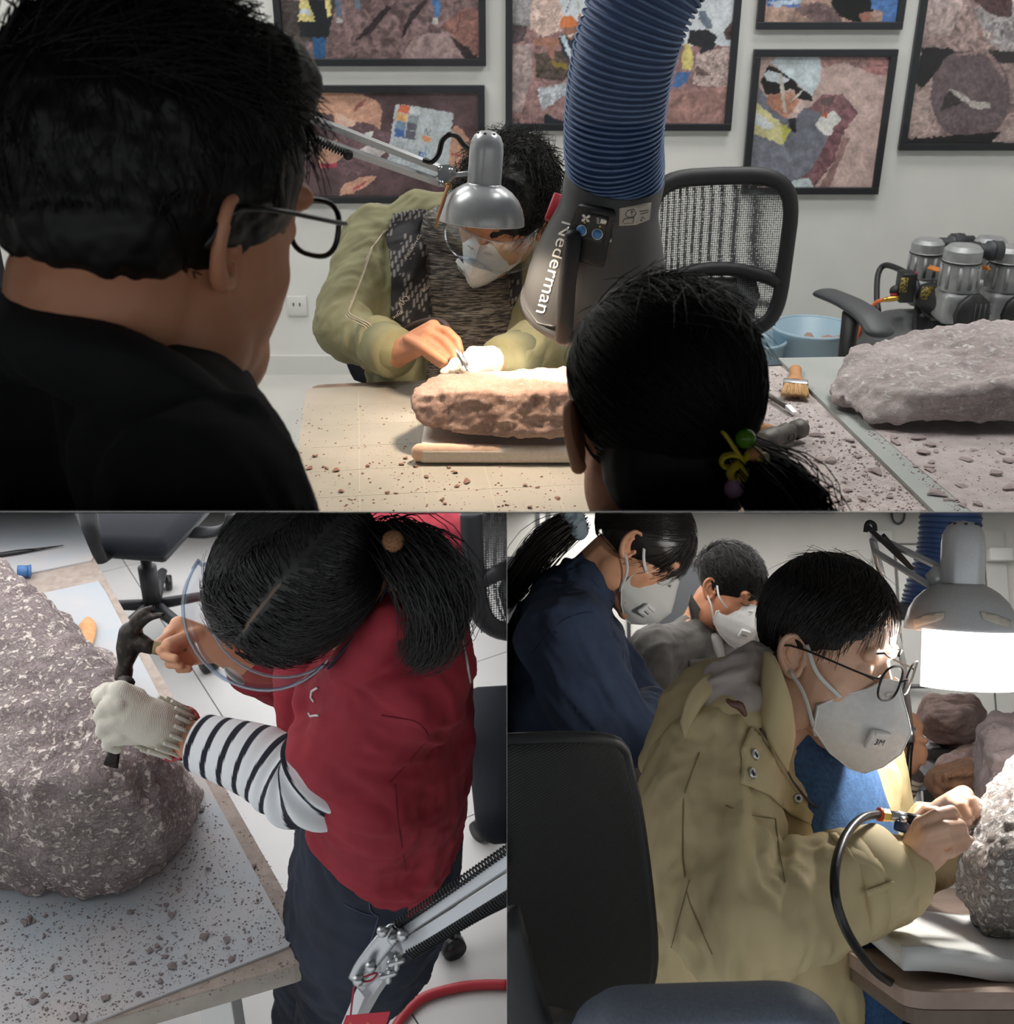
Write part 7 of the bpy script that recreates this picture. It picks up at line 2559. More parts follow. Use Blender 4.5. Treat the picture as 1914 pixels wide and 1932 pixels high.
pts = Ws((1838, 1420, 2.0), (1845, 1370, 2.0), (1870, 1348, 2.0), (1914, 1342, 2.02), (1990, 1345, 2.05), (1842, 1520, 1.95), (1850, 1560, 1.92), (1990, 1560, 1.95), (1880, 1430, 1.88), (1960, 1420, 1.86), (1880, 1400, 2.2), (1990, 1400, 2.25), (1850, 1560, 2.15))
v, f = rock(pts, 0.007, 0.010, 0.08, 0.004, 0.02, 47, 2)
thing1('mauve_rock', 'mauve grey rock standing behind the pale lit rock', 'rock', v, f, rockmat('mauve_grey_rock', (132, 118, 120), (160, 148, 150), (190, 182, 182), (0.56, 0.68), 8, 50, 0.6))
pts = Ws((1745, 1478, 2.15), (1752, 1470, 2.12), (1762, 1445, 2.15), (1790, 1440, 2.18), (1838, 1430, 2.2), (1770, 1500, 2.10), (1778, 1515, 2.1), (1838, 1512, 2.1), (1790, 1465, 2.05), (1838, 1455, 2.05), (1780, 1460, 2.35), (1850, 1440, 2.4), (1850, 1510, 2.35), (1850, 1500, 2.1), (1852, 1432, 2.2))
v, f = rock(pts, 0.006, 0.010, 0.06, 0.003, 0.014, 49, 2)
thing1('orange_rock', 'orange brown rock lying on the table behind the hands', 'rock', v, f, M_STONE6)
pts = Ws((1735, 1330, 2.7), (1745, 1310, 2.7), (1775, 1322, 2.7), (1840, 1312, 2.7), (1852, 1330, 2.7), (1860, 1372, 2.7), (1845, 1395, 2.65), (1810, 1412, 2.65), (1755, 1398, 2.65), (1738, 1372, 2.65), (1790, 1370, 2.5), (1760, 1350, 2.55), (1830, 1350, 2.55), (1800, 1330, 2.95), (1780, 1400, 2.9), (1840, 1390, 2.9))
v, f = rock(pts, 0.007, 0.012, 0.09, 0.004, 0.02, 52, 2)
thing1('brown_rock', 'brown mauve boulder in front of the door handle', 'boulder', v, f, M_STONE5)
t = thing('dark_stand', 'low dark stand under the brown boulder near the door', 'stand', BR.T(1800, 1470, RZ))
q = BR.loc(W(1800, 1412, 2.72))
put('stand_top', MB(Mr).box((q[0], q[1], q[2] - 0.012), (0.17, 0.16, 0.03), r=0.004), None, M_BLACKP, t)
put('stand_body', MB(Mr).box((q[0], q[1], (q[2] - 0.03 + RZ) / 2), (0.12, 0.12, max(0.02, q[2] - 0.03 - RZ))), None, M_BLACKP, t)
pts = Ws((1760, 1440, 2.5), (1800, 1415, 2.5), (1850, 1400, 2.5), (1850, 1450, 2.45), (1770, 1470, 2.45), (1800, 1450, 2.4), (1820, 1430, 2.7), (1850, 1440, 2.7))
v, f = rock(pts, 0.007, 0.008, 0.07, 0.003, 0.02, 55, 2)
thing1('flat_rock', 'flat dusty pink rock lying between the boulder and the orange rock', 'rock', v, f, rockmat('dusty_pink_rock', (160, 134, 130), (178, 156, 150), (200, 184, 178), (0.56, 0.68), 8, 50, 0.5))
M_CLEARB = mat('plastic_bag', (206, 208, 212), 0.25, c2=(186, 190, 196), vs=30)
v, f = blob(MB().ell((0, 0, 0), (0.09, 0.08, 0.06), BR.fr(*BR.loc(W(1745, 1440, 2.75)))), 0.006, 2)
thing1('plastic_bag', 'crumpled pale plastic bag behind the far hands', 'bag', folds(v, f, 0.012, 0.04, None, 1, 5), f, M_CLEARB)

# ---- lamp with paper diffuser
t = thing('desk_lamp', 'silver desk lamp with glowing white paper taped to its rim', 'lamp', BR.T(1890, 1700, RZ))
lo = W(1813, 1190, 1.52)
lz = un(cv(0.04, 1, 0.02))
lm2 = fru(lo, np.cross(lz, cv(1, 0, 0)), lz)
R2 = 0.0735
lamp_head(t, lm2, R2, M_SILVER, 0, (1, 1, 1))
M_PAPER = mat('glowing_paper', (250, 250, 250), 0.8, emit=(255, 252, 246), es=2.2)
V = []
for i in range(15):
    a_ = math.radians(-92 + 124 * i / 14) - math.radians(58) * 0
    for k, z in enumerate((0.05, -0.3, -0.65, -1.0)):
        th = -math.pi / 2 + math.radians(-62 + 124 * i / 14)
        V.append((1.015 * R2 * math.cos(th), 1.015 * R2 * math.sin(th), z * R2 * (1.0 if k < 3 else 1.0)))
FP = [(i * 4 + k, i * 4 + k + 1, (i + 1) * 4 + k + 1, (i + 1) * 4 + k) for i in range(14) for k in range(3)]
V = np.array(V)
Vn = V * np.array([0.995, 0.995, 1])
n1 = len(V)
edge = [i * 4 for i in range(15)] + [14 * 4 + k for k in (1, 2, 3)] + [i * 4 + 3 for i in range(13, -1, -1)] + [2, 1]
# turn so that the paper hangs on the side towards the viewer
fx_ = lm2[:3, :3].T @ (-FV)
ang = math.atan2(fx_[1], fx_[0]) + math.pi / 2
Rz = M4((0, 0, 0), (math.cos(ang), math.sin(ang), 0), (-math.sin(ang), math.cos(ang), 0), (0, 0, 1))
put('paper_diffuser', L2(lm2, L2(Rz, np.vstack([V, Vn]))), FP + [tuple(x + n1 for x in reversed(y)) for y in FP] + [(p, q, q + n1, p + n1) for p, q in zip(edge, edge[1:] + edge[:1])], M_PAPER, t)
M_TAPE = mat('masking_tape', (196, 190, 176), 0.8)
lt = bvh(*MB(lm2).lathe([(r * R2, z * R2) for r, z in [(1.0, 0.0), (1.0, 0.02), (0.985, 0.16), (0.93, 0.36), (0.82, 0.56), (0.66, 0.72)]], 40).arr())
for q in ([(1724, 1168), (1752, 1158), (1784, 1155), (1782, 1166), (1770, 1172), (1740, 1180), (1726, 1186)], [(1850, 1154), (1880, 1160), (1908, 1170), (1906, 1184), (1870, 1174), (1856, 1168)]):
    v, f, _ = patch(lt, q, 0.0012, 0.0008, 6, 1)
    put('tape', v, f, M_TAPE, t)
for px0, py0, px1, py1, w_, m_ in ((1790, 1078, 1648, 1010, 0.005, M_SILVER), (1760, 1108, 1650, 1040, 0.005, M_SILVER), (1640, 996, 1718, 1070, 0.0045, M_BLACKP), (1668, 1010, 1722, 1072, 0.0035, M_BLACKP)):
    put('arm_bar', MB().tube([W(px0, py0, 1.54), W(px1, py1, 1.62)], [(w_, w_)] * 2, 4, side=UV), None, m_, t, flat=True)
put('elbow_cap', MB().tube(Ws((1634, 1004, 1.62), (1636, 990, 1.62), (1642, 985, 1.62), (1650, 990, 1.62), (1652, 1002, 1.62)), 0.0035, 8, 4), None, M_BLACKP, t)
put('joint_plate', MB().tube([W(1772, 1090, 1.53), W(1772, 1090, 1.55)], 0.018, 6), None, M_SILVER, t)
put('joint_rod', MB().tube([W(1776, 1088, 1.54), L2(lm2, (0, 0, 1.1 * R2))], 0.005, 8), None, M_SILVER, t)
put('support_arm', MB().tube([W(1648, 1020, 1.63), W(1705, 1250, 1.95), BR.T(1740, 1560, RZ)], [0.006, 0.006, 0.008], 6), None, M_SILVER, t)
l_ = bpy.data.lights.new('paper_lamp_light', 'POINT')
l_.energy, l_.color, l_.shadow_soft_size = 7.0, (1, 0.98, 0.93), 0.025
lo_ = bpy.data.objects.new('paper_lamp_light', l_)
COL.objects.link(lo_)
lo_.location = L2(lm2, (0, 0, -0.35 * R2))
# blue hose behind
t = thing('ribbed_hose', 'dark blue ribbed hose hanging behind the paper lamp', 'hose', W(1790, 1000, 2.4))
path = cat(Ws((1795, 930, 2.4), (1793, 1000, 2.4), (1785, 1060, 2.4), (1765, 1120, 2.4), (1755, 1160, 2.4)), 14)
nn_ = np.linspace(0, len(path) - 1, 260)
pf = np.stack([np.interp(nn_, np.arange(len(path)), path[:, i]) for i in range(3)], 1)
put('hose_skin', MB().tube(pf, 0.066 - 0.004 * np.abs(np.sin(np.linspace(0, 24 * math.pi, 260))) ** 0.8, 40), None, mat('navy_hose', (38, 62, 104), 0.6), t)
put('hose_collar', MB().tube(Ws((1750, 1150, 2.4), (1742, 1180, 2.4)), [0.075, 0.08], 30), None, M_HOOD, t)

# ---------------------------------------------------------------- far worker: hands, sleeves
far = thing('person', 'far worker of whom only two hands and striped sleeve show by the rocks', 'person', BR.T(1680, 1560, RZ))
fd = 2.3
M_BLACKS = mat('black_sleeve', (30, 28, 30), 0.9)
b = MB()
wa, wb_ = W(1690, 1385, fd + 0.03), W(1712, 1440, fd)
hand_shapes(b, wa, Ws((1712, 1362, fd), (1718, 1372, fd)), [(Ws((1712, 1360, fd), (1726, 1356, fd - 0.01), (1736, 1370, fd - 0.02), (1734, 1384, fd - 0.02)), 0.0095), (Ws((1712, 1368, fd), (1724, 1368, fd - 0.02), (1730, 1380, fd - 0.03)), 0.009),
                             (Ws((1705, 1378, fd), (1716, 1384, fd - 0.02), (1726, 1388, fd - 0.03)), 0.009), (Ws((1702, 1366, fd + 0.01), (1712, 1354, fd), (1724, 1350, fd - 0.01)), 0.009)], 0.02, 0.024)
hand_shapes(b, wb_, Ws((1730, 1410, fd - 0.02), (1734, 1424, fd - 0.02)), [(Ws((1728, 1408, fd - 0.02), (1738, 1394, fd - 0.03), (1746, 1398, fd - 0.04)), 0.0095), (Ws((1733, 1416, fd - 0.02), (1744, 1412, fd - 0.03), (1746, 1424, fd - 0.03)), 0.0095),
                              (Ws((1734, 1426, fd - 0.02), (1744, 1428, fd - 0.03), (1742, 1438, fd - 0.03)), 0.009), (Ws((1722, 1408, fd - 0.02), (1730, 1394, fd - 0.03), (1738, 1390, fd - 0.03)), 0.009)], 0.022, 0.025)
b.cap([wa, W(1600, 1390, fd + 0.15)], [0.03, 0.04], 12)
b.cap([wb_, W(1640, 1560, fd + 0.1), W(1600, 1390, fd + 0.15)], [0.026, 0.036, 0.05], 12)
b.cap(Ws((1600, 1390, fd + 0.15), (1560, 1420, fd + 0.25), (1560, 1560, fd + 0.3)), [0.05, 0.1, 0.1], 14)
v, f = blob(b, 0.0042, 2)
put('body', v, f, M_SKIN, far)
put('black_sleeve', MB().cap([W(1697, 1392, fd + 0.02), W(1600, 1395, fd + 0.14)], [0.034, 0.05], 16), None, M_BLACKS, far)
pth = cat(np.array([W(1718, 1452, fd), W(1690, 1490, fd + 0.02), W(1665, 1530, fd + 0.04), W(1630, 1590, fd + 0.1)]), 20)
sv, sf = MB().tube(pth, np.linspace(0.034, 0.052, len(pth)), 30, caps=True).arr()
LL = np.r_[0, np.cumsum(np.linalg.norm(np.diff(pth, axis=0), axis=1))][np.repeat(np.arange(len(pth)), 30)]
put('striped_sleeve', sv, sf, M_STRIPE, far, col=np.where((LL % 0.0115 < 0.005)[:, None], np.array(rgb(86, 78, 74)), np.array(rgb(214, 200, 178))))
t = thing('air_scribe', 'engraving pen with black hose held by the far hands', 'engraving pen', W(1722, 1390, fd - 0.03))
put('barrel', MB().tube(Ws((1722, 1372, fd - 0.035), (1720, 1400, fd - 0.035)), 0.007, 10), None, M_STEEL, t)
put('air_line', MB().tube(Ws((1720, 1400, fd - 0.035), (1716, 1440, fd - 0.05), (1715, 1500, fd - 0.06), (1720, 1550, fd - 0.05), (1722, 1600, fd - 0.05)), 0.0055, 8, 5), None, M_RUBBER, t)

# ---------------------------------------------------------------- standing man in the grey shirt
gmn = thing('person', 'standing man in grey work shirt with white mask looking down', 'person', BR.G(0.55, 3.0, 0))
D = 3.0
gh = W(1373, 1116, D)
ghm = fru(gh, cv(0.60, -0.42, -0.68), cv(0.30, 0.95, -0.15))
b = MB()
gsc = 1.0
head_shapes(b, ghm, gsc)
gnk = W(1322, 1185, D + 0.06)
gsR, gsL = W(1235, 1235, D - 0.10), W(1395, 1225, D + 0.22)
geR, gwR = W(1225, 1400, D - 0.12), W(1232, 1478, D - 0.2)
b.cap([gh - ghm[:3, 2] * 0.04 - ghm[:3, 1] * 0.02, gnk, W(1318, 1300, D + 0.1)], [0.06, 0.06, 0.1], 14)
b.cap([gnk, gsR, geR, gwR], [0.05, 0.045, 0.035, 0.026], 12)
hand_shapes(b, gwR, Ws((1222, 1500, D - 0.23), (1232, 1502, D - 0.24), (1240, 1500, D - 0.24)), [(Ws((1218, 1498, D - 0.23), (1214, 1512, D - 0.26), (1218, 1520, D - 0.26)), 0.0105), (Ws((1228, 1500, D - 0.24), (1225, 1516, D - 0.27), (1229, 1524, D - 0.27)), 0.0105), (Ws((1238, 1500, D - 0.24), (1237, 1516, D - 0.27), (1240, 1522, D - 0.27)), 0.01)], 0.02, 0.025)
v, f = blob(b, 0.0045, 3)
gb = put('body', v, f, M_SKIND, gmn)
v, f = ear(ghm, 1, 0.9)
put('ear', v, f, M_SKIND, gb)
M_GREYS = mat('grey_twill', (86, 83, 80), 0.9, c2=(76, 74, 71), vs=14, bump=0.15, bs=600, bd=0.0006)
b = MB()
gx = un(gsL - gsR)
b.cap([W(1300, 1560, D + 0.1), W(1312, 1420, D + 0.08), W(1320, 1290, D + 0.06), W(1320, 1215, D + 0.06)], [(0.17, 0.12), (0.175, 0.125), (0.185, 0.125), (0.10, 0.08)], 26, 3, side=gx)
b.cap([gsR, gnk + cv(0, -0.05, 0), gsL], [0.07, 0.075, 0.07], 16, 3)
b.cap([gsR, geR, gwR + (geR - gwR) * 0.15], [0.07, 0.058, 0.045], 16, 2)
b.cap([gsL, W(1420, 1400, D + 0.2), W(1440, 1480, D)], [0.068, 0.055, 0.045], 16)
v, f = blob(b, 0.006, 4)
v = folds(v, f, 0.012, 0.09, cv(0.5, 1, 0), 1.8, 51)
v = folds(v, f, 0.004, 0.04, cv(0.5, 1, 0), 2, 54)
gs = put('shirt', v, f, M_GREYS, gmn)
gt = bvh(v, f)
for poly in ([(1304, 1120), (1318, 1145), (1332, 1180), (1352, 1196), (1338, 1205), (1318, 1202), (1306, 1170), (1300, 1140)], [(1350, 1196), (1362, 1180), (1366, 1200), (1358, 1210)]):
    q3 = [W(a_, c_, D - 0.04 + 0.0007 * (c_ - 1120)) for a_, c_ in poly]
    q3 = np.array(q3)
    put('collar', MB().hull(np.vstack([q3, q3 + FV * 0.012])), None, M_GREYS, gmn)
v, f, _ = patch(gt, [(1300, 1245), (1352, 1240), (1350, 1272), (1325, 1286), (1302, 1278)], 0.004, 0.003, 7)
put('chest_pocket', v, f, M_GREYS, gmn)
put('undershirt', MB().cap([W(1350, 1208, D - 0.02), W(1362, 1250, D - 0.03)], [0.02, 0.012], 10), None, mat('pale_undershirt', (160, 158, 154), 0.9), gmn)
put('trousers', *blob(MB().cap([W(1300, 1540, D + 0.1), W(1290, 1700, D + 0.1), W(1290, 2000, D + 0.1)], [0.15, 0.14, 0.12], 16), 0.01, 2), M_BLACKC, gmn)
g = MB()
g.ell((0, -0.006, 0.042), (0.080, 0.098, 0.085), ghm)
v, f = blob(g, 0.004, 2)
ghm2 = ghm @ M4((0, -0.014, 0.042), (1, 0, 0), (0, 1, 0), (0, 0, 1))
H_ = both((v, f), scalp_strands(ghm2, (0.081, 0.101, 0.087), 2600, lambda u: (u[:, 2] > -0.1) & (u[:, 1] < 0.85), lambda u: np.stack([0.3 * u[:, 0], 1 + 0 * u[:, 0], -0.2 + 0 * u[:, 0]], 1), 0.04, 6, (0.0, 0.12), 61, 0.5, 0.0009, ears=[ear_at(ghm, 1)]))
put('hair', *H_, M_HAIR, gmn)
for k in (-1, 1):
    put('eyebrow', MB(ghm).tube([(k * 0.014, 0.094, 0.030), (k * 0.03, 0.090, 0.035), (k * 0.045, 0.078, 0.031)], [(0.0025, 0.0015), (0.003, 0.0015), (0.0015, 0.001)], 6), None, M_HAIR, gb)
    put('eyelid', MB(ghm).tube([(k * 0.018, 0.0895, 0.006), (k * 0.03, 0.0875, 0.001), (k * 0.043, 0.079, 0.005)], [(0.001, 0.0012)] * 3, 6), None, M_HAIR, gb)
face_mask(ghm, 'white mask of the standing man in the grey shirt', 0.90, straps=(1,), valve=(0.024, -0.07), up=-0.004)

# ---------------------------------------------------------------- standing woman in navy
nvw = thing('person', 'standing woman in navy sweatshirt with ponytail and white mask, arms folded', 'person', BR.G(0.15, 2.2, 0))
D = 2.15
nh = W(1204, 1034, D)
nhm = fru(nh, cv(0.66, -0.70, -0.20), cv(0.72, 0.66, -0.12))
b = MB()
head_shapes(b, nhm, 1.0)
nnk = W(1105, 1105, D + 0.02)
b.cap([nh - nhm[:3, 2] * 0.045 - nhm[:3, 1] * 0.02, nnk], [0.052, 0.055], 14)
nsR, neR, nwR = W(1062, 1205, D - 0.16), W(1172, 1385, D - 0.16), W(1232, 1345, D - 0.02)
nsL, neL = W(1080, 1170, D + 0.2), W(1195, 1330, D + 0.2)
b.cap([nnk, W(1060, 1250, D + 0.03), W(1040, 1500, D + 0.05)], [0.05, 0.09, 0.1], 14)
b.cap([W(1075, 1190, D), nsR, neR, nwR, W(1222, 1375, D - 0.07)], [0.04, 0.045, 0.036, 0.026, 0.024], 12)
v, f = blob(b, 0.0045, 3)
nb_ = put('body', v, f, M_SKIN, nvw)
v, f = ear(nhm, 1, 0.9)
put('ear', v, f, M_SKIN, nb_)
M_NAVYS = mat('navy_fleece', (42, 54, 78), 0.95, c2=(34, 45, 67), vs=12, bump=0.25, bs=700, bd=0.0008)
b = MB()
nx_ = un(nsL - nsR)
b.cap([W(1030, 1580, D + 0.05), W(1045, 1420, D + 0.05), W(1065, 1260, D + 0.03), W(1078, 1160, D + 0.02), W(1095, 1120, D + 0.02)], [(0.19, 0.125), (0.19, 0.13), (0.20, 0.125), (0.15, 0.095), (0.085, 0.075)], 26, 3, side=nx_)
na = un(nh - nnk)
n1_ = un(np.cross(na, FV))
n2_ = np.cross(na, n1_)
b.tube([nnk - na * 0.004 + 0.062 * (math.cos(a_) * n1_ + math.sin(a_) * n2_) for a_ in np.linspace(0, 6.2832, 30)], 0.016, 10, caps=False)
b.cap([nsR, nnk + cv(-0.03, -0.07, 0), nsL], [0.080, 0.085, 0.078], 18, 3)
b.cap([nsR, nsR + (neR - nsR) * 0.5 + cv(-0.01, -0.01, 0), neR, neR + (nwR - neR) * 0.6, nwR], [0.080, 0.078, 0.066, 0.052, 0.044], 18, 2)
b.cap([nsL, neL, W(1215, 1370, D + 0.08)], [0.075, 0.06, 0.05], 16, 2)
b.cap(Ws((1235, 1330, D), (1243, 1362, D - 0.02), (1238, 1400, D - 0.03)), [0.03, 0.036, 0.03], 14, 2)
v, f = blob(b, 0.0055, 4)
v = folds(v, f, 0.011, 0.085, cv(0.7, -0.7, 0), 2.2, 71)
v = folds(v, f, 0.003, 0.035, cv(0.6, -0.8, 0), 3, 72)
ns = put('sweatshirt', v, f, M_NAVYS, nvw)
nt = bvh(v, f)
for q in ([(1155, 1165), (1110, 1152), (1060, 1170), (1010, 1225), (985, 1255)], [(1040, 1055), (1065, 1090), (1085, 1140)], [(1060, 1052), (1100, 1080), (1140, 1115), (1155, 1135)]):
    put('sweatshirt_seam', MB().tube(smooth_line(on_line(nt, q, 0.0006, 7), 6), 0.0012, 6), None, mat('navy_seam', (26, 38, 62), 0.95), ns)
g = MB()
g.ell((0, -0.006, 0.036), (0.080, 0.100, 0.086), nhm)
v, f = blob(g, 0.004, 2)
nhm2 = nhm @ M4((0, -0.014, 0.036), (1, 0, 0), (0, 1, 0), (0, 0, 1))
tn_ = W(1085, 985, D + 0.0)
ti = np.linalg.inv(nhm2) @ np.r_[tn_, 1]
tu3 = un(ti[:3] / np.array((0.082, 0.104, 0.088)))
H_ = both((v, f), scalp_strands(nhm2, (0.082, 0.104, 0.088), 2600, lambda u: (u[:, 2] > -0.35) & (u[:, 1] < 0.85) & ((u * tu3).sum(1) < 0.95), lambda u: tu3 - u, 0.12, 9, (0.0, 0.03), 63, 0.08, 0.0008, ears=[ear_at(nhm, 1)]))
H_ = both(H_, scalp_strands(nhm2, (0.082, 0.104, 0.088), 420, lambda u: (u[:, 1] > 0.62) & (u[:, 2] > 0.1), lambda u: np.stack([0.35 * np.sign(u[:, 0]), 0.6 + 0 * u[:, 0], -1 + 0 * u[:, 0]], 1), 0.13, 9, (0.03, 0.22), 64, 0.25, 0.0008, ears=[ear_at(nhm, 1)]))
H_ = both(H_, tail_strands(np.vstack([[tn_], Ws((1060, 1000, D), (1020, 1035, D), (985, 1085, D + 0.02), (962, 1120, D + 0.03), (945, 1150, D + 0.03))]), [0.016, 0.024, 0.028, 0.026, 0.022, 0.015], 1300, 33, 0.0009))
put('hair', *H_, M_HAIRB, nvw)
face_mask(nhm, 'white mask of the standing woman in navy', 0.88, straps=(1,), valve=(0.034, -0.078), mm=mat('grey_white_mask', (204, 204, 200), 0.9, bump=0.25, bs=1200, bd=0.0005))
t = thing('scrunchie', 'pale grey blue scrunchie holding the ponytail of the navy woman', 'hair tie', tn_)
ax_ = un(W(1060, 1000, D) - tn_)
u1 = un(np.cross(ax_, FV))
u2 = np.cross(ax_, u1)
v, f = blob(MB().tube([tn_ + 0.020 * (math.cos(x_) * u1 + math.sin(x_) * u2) + ax_ * 0.004 * math.sin(3 * x_) for x_ in np.linspace(0, 6.2832, 24)], 0.016, 10, caps=False), 0.003, 2)
put('ruffle', folds(v, f, 0.004, 0.012, ax_, 3, 8), f, mat('scrunchie_cloth', (150, 166, 176), 0.9), t)
put('inner_elastic', MB().tube([tn_ + 0.013 * (math.cos(x_) * u1 + math.sin(x_) * u2) for x_ in np.linspace(0, 6.2832, 20)], 0.004, 8, caps=False), None, M_RUBBER, t)
put('trousers', *blob(MB().cap([W(1030, 1560, D + 0.05), W(1020, 1750, D + 0.05), W(1020, 2050, D + 0.05)], [0.15, 0.14, 0.12], 16), 0.01, 2), M_BLACKC, nvw)

# ---------------------------------------------------------------- seated woman in the khaki jacket
sw = thing('person', 'seated woman in khaki jacket, blue sweater, glasses and mask engraving a rock', 'person', BR.G(0.45, 1.35, 0.45))
ssc = 1.04
shm = fru(W(1572, 1178, 1.52), cv(0.74, -0.29, -0.60), cv(0.22, 0.96, -0.14))
sh = W(1500, 1240, 1.46) - shm[:3, 0] * 0.081
shm[:3, 3] = sh
snk = W(1490, 1345, 1.56)
saR, seR, swR = W(1335, 1440, 1.44), W(1392, 1730, 1.30), W(1702, 1640, 1.36)
saL, seL, swL = W(1610, 1430, 1.74), W(1690, 1640, 1.75), W(1790, 1560, 1.55)
b = MB()
head_shapes(b, shm, ssc)
b.cap([sh - shm[:3, 2] * 0.05 - shm[:3, 1] * 0.03, snk, W(1480, 1480, 1.6)], [0.055, 0.055, 0.06], 16)
b.cap([W(1480, 1480, 1.6), W(1460, 1800, 1.62)], [0.06, 0.05], 14)
b.cap([snk, saR, seR, seR + (swR - seR) * 0.5, swR], [0.05, 0.045, 0.036, 0.033, 0.026], 14)
b.cap([snk, saL, seL, swL], [0.05, 0.045, 0.034, 0.024], 14)
d0 = 1.34
hand_shapes(b, W(1716, 1640, d0 + 0.01), Ws((1742, 1558, d0), (1752, 1574, d0 - 0.010), (1760, 1594, d0 - 0.010), (1768, 1614, d0)), [
    (Ws((1740, 1554, d0 - 0.004), (1768, 1538, d0 - 0.012), (1796, 1530, d0 + 0.002), (1806, 1546, d0 + 0.022)), 0.0088),
    (Ws((1750, 1572, d0 - 0.016), (1784, 1561, d0 - 0.024), (1812, 1557, d0 - 0.004), (1818, 1568, d0 + 0.018)), 0.0088),
    (Ws((1758, 1594, d0 - 0.016), (1790, 1586, d0 - 0.022), (1818, 1576, d0 - 0.002), (1824, 1586, d0 + 0.018)), 0.0084),
    (Ws((1768, 1614, d0 - 0.006), (1796, 1608, d0 - 0.010), (1820, 1594, d0 + 0.006), (1829, 1584, d0 + 0.020)), 0.0076),
    (Ws((1715, 1590, d0 + 0.03), (1730, 1552, d0 + 0.045), (1750, 1530, d0 + 0.05), (1768, 1532, d0 + 0.05)), 0.0098)], 0.018, 0.027)
d1 = 1.46
hand_shapes(b, W(1775, 1545, d1 + 0.05), Ws((1800, 1512, d1 + 0.01), (1818, 1502, d1 + 0.01)), [
    (Ws((1800, 1514, d1), (1815, 1522, d1 - 0.02), (1824, 1540, d1 - 0.025), (1829, 1553, d1 - 0.02)), 0.0086),
    (Ws((1818, 1504, d1), (1834, 1512, d1 - 0.015), (1840, 1530, d1 - 0.02), (1838, 1547, d1 - 0.015)), 0.0086),
    (Ws((1828, 1508, d1 + 0.02), (1846, 1518, d1 + 0.01), (1848, 1536, d1 + 0.005)), 0.0095)], 0.02, 0.026)
v, f = blob(b, 0.0024, 3, 0.35)
sb = put('body', v, f, M_SKINP, sw)
st_ = bvh(v, f)
for k in (1, -1):
    v, f = ear(shm, k, 0.90)
    put('ear', v, f, M_SKINP, sb)
M_NAIL = mat('finger_nail', (232, 200, 186), 0.3)
for px, py in ((1829, 1553), (1838, 1546)):
    p, nn = on(st_, px - 1, py - 4, 0.0)
    put('finger_nail', MB(fru(p, cv(0.3, -1, -0.2), nn)).ell((0, 0, 0), (0.0042, 0.0055, 0.0012), None, 12, 8), None, M_NAIL, sb)
for k in (-1, 1):
    put('eyebrow', MB(shm).tube([np.array(q_) * ssc for q_ in ((k * 0.014, 0.0935, 0.031), (k * 0.03, 0.0895, 0.037), (k * 0.047, 0.077, 0.032))], [(0.002, 0.0012), (0.0024, 0.0012), (0.0012, 0.0008)], 6), None, M_HAIRB, sb)
    put('eyelid', MB(shm).tube([np.array(q_) * ssc for q_ in ((k * 0.018, 0.0895, 0.006), (k * 0.03, 0.0875, 0.0005), (k * 0.044, 0.0785, 0.005))], [(0.0009, 0.0012)] * 3, 6), None, M_HAIRB, sb)
# sweater
M_BLUES = mat('blue_wool', (62, 96, 138), 0.95, c2=(48, 78, 116), vs=160, bump=0.5, bs=350, bd=0.0015)
b = MB()
sx_ = un(saL - saR)
b.cap([W(1560, 1960, 1.60), W(1560, 1800, 1.58), W(1530, 1600, 1.58), W(1505, 1450, 1.58), W(1495, 1375, 1.57)], [(0.15, 0.11), (0.15, 0.11), (0.155, 0.11), (0.13, 0.09), (0.066, 0.064)], 26, 3, side=sx_)
v, f = blob(b, 0.005, 3)
put('sweater', folds(v, f, 0.004, 0.08, UV, 1.5, 81), f, M_BLUES, sw)
cax = un(W(1495, 1375, 1.57) - snk)
c1_ = un(np.cross(cax, XV))
c2_ = np.cross(cax, c1_)
for i in range(34):
    th = i * 2 * math.pi / 34
    o = c1_ * math.cos(th) + c2_ * math.sin(th)
    put('collar_rib', MB().cap([W(1494, 1364, 1.57) + o * 0.062, W(1497, 1392, 1.57) + o * 0.070], [0.0055, 0.0055], 8), None, M_BLUES, sw)
# jacket
M_KHAKI = mat('khaki_cotton', (202, 184, 143), 0.8, c2=(193, 175, 134), vs=16, bump=0.12, bs=800, bd=0.0005)
M_KHAKID = mat('khaki_stitch', (136, 120, 86), 0.9)
M_HOODL = mat('mauve_grey_lining', (176, 164, 158), 0.9)
b = MB()
b.cap([W(1400, 1980, 1.56), W(1405, 1800, 1.55), W(1400, 1620, 1.56), W(1405, 1480, 1.56), W(1430, 1400, 1.56)], [(0.17, 0.115), (0.17, 0.118), (0.165, 0.115), (0.15, 0.10), (0.10, 0.075)], 26, 3, side=sx_)
b.cap([saR, W(1420, 1400, 1.56), W(1500, 1390, 1.64), saL], [0.078, 0.075, 0.065, 0.07], 18, 3)
b.cap([saR, saR + (seR - saR) * 0.5 + cv(-0.012, 0, 0), seR, seR + (swR - seR) * 0.5, swR + (seR - swR) * 0.10], [0.078, 0.080, 0.076, 0.063, 0.052], 22, 3)
b.cap([saL, seL, swL + (seL - swL) * 0.2], [0.07, 0.055, 0.045], 16, 2)
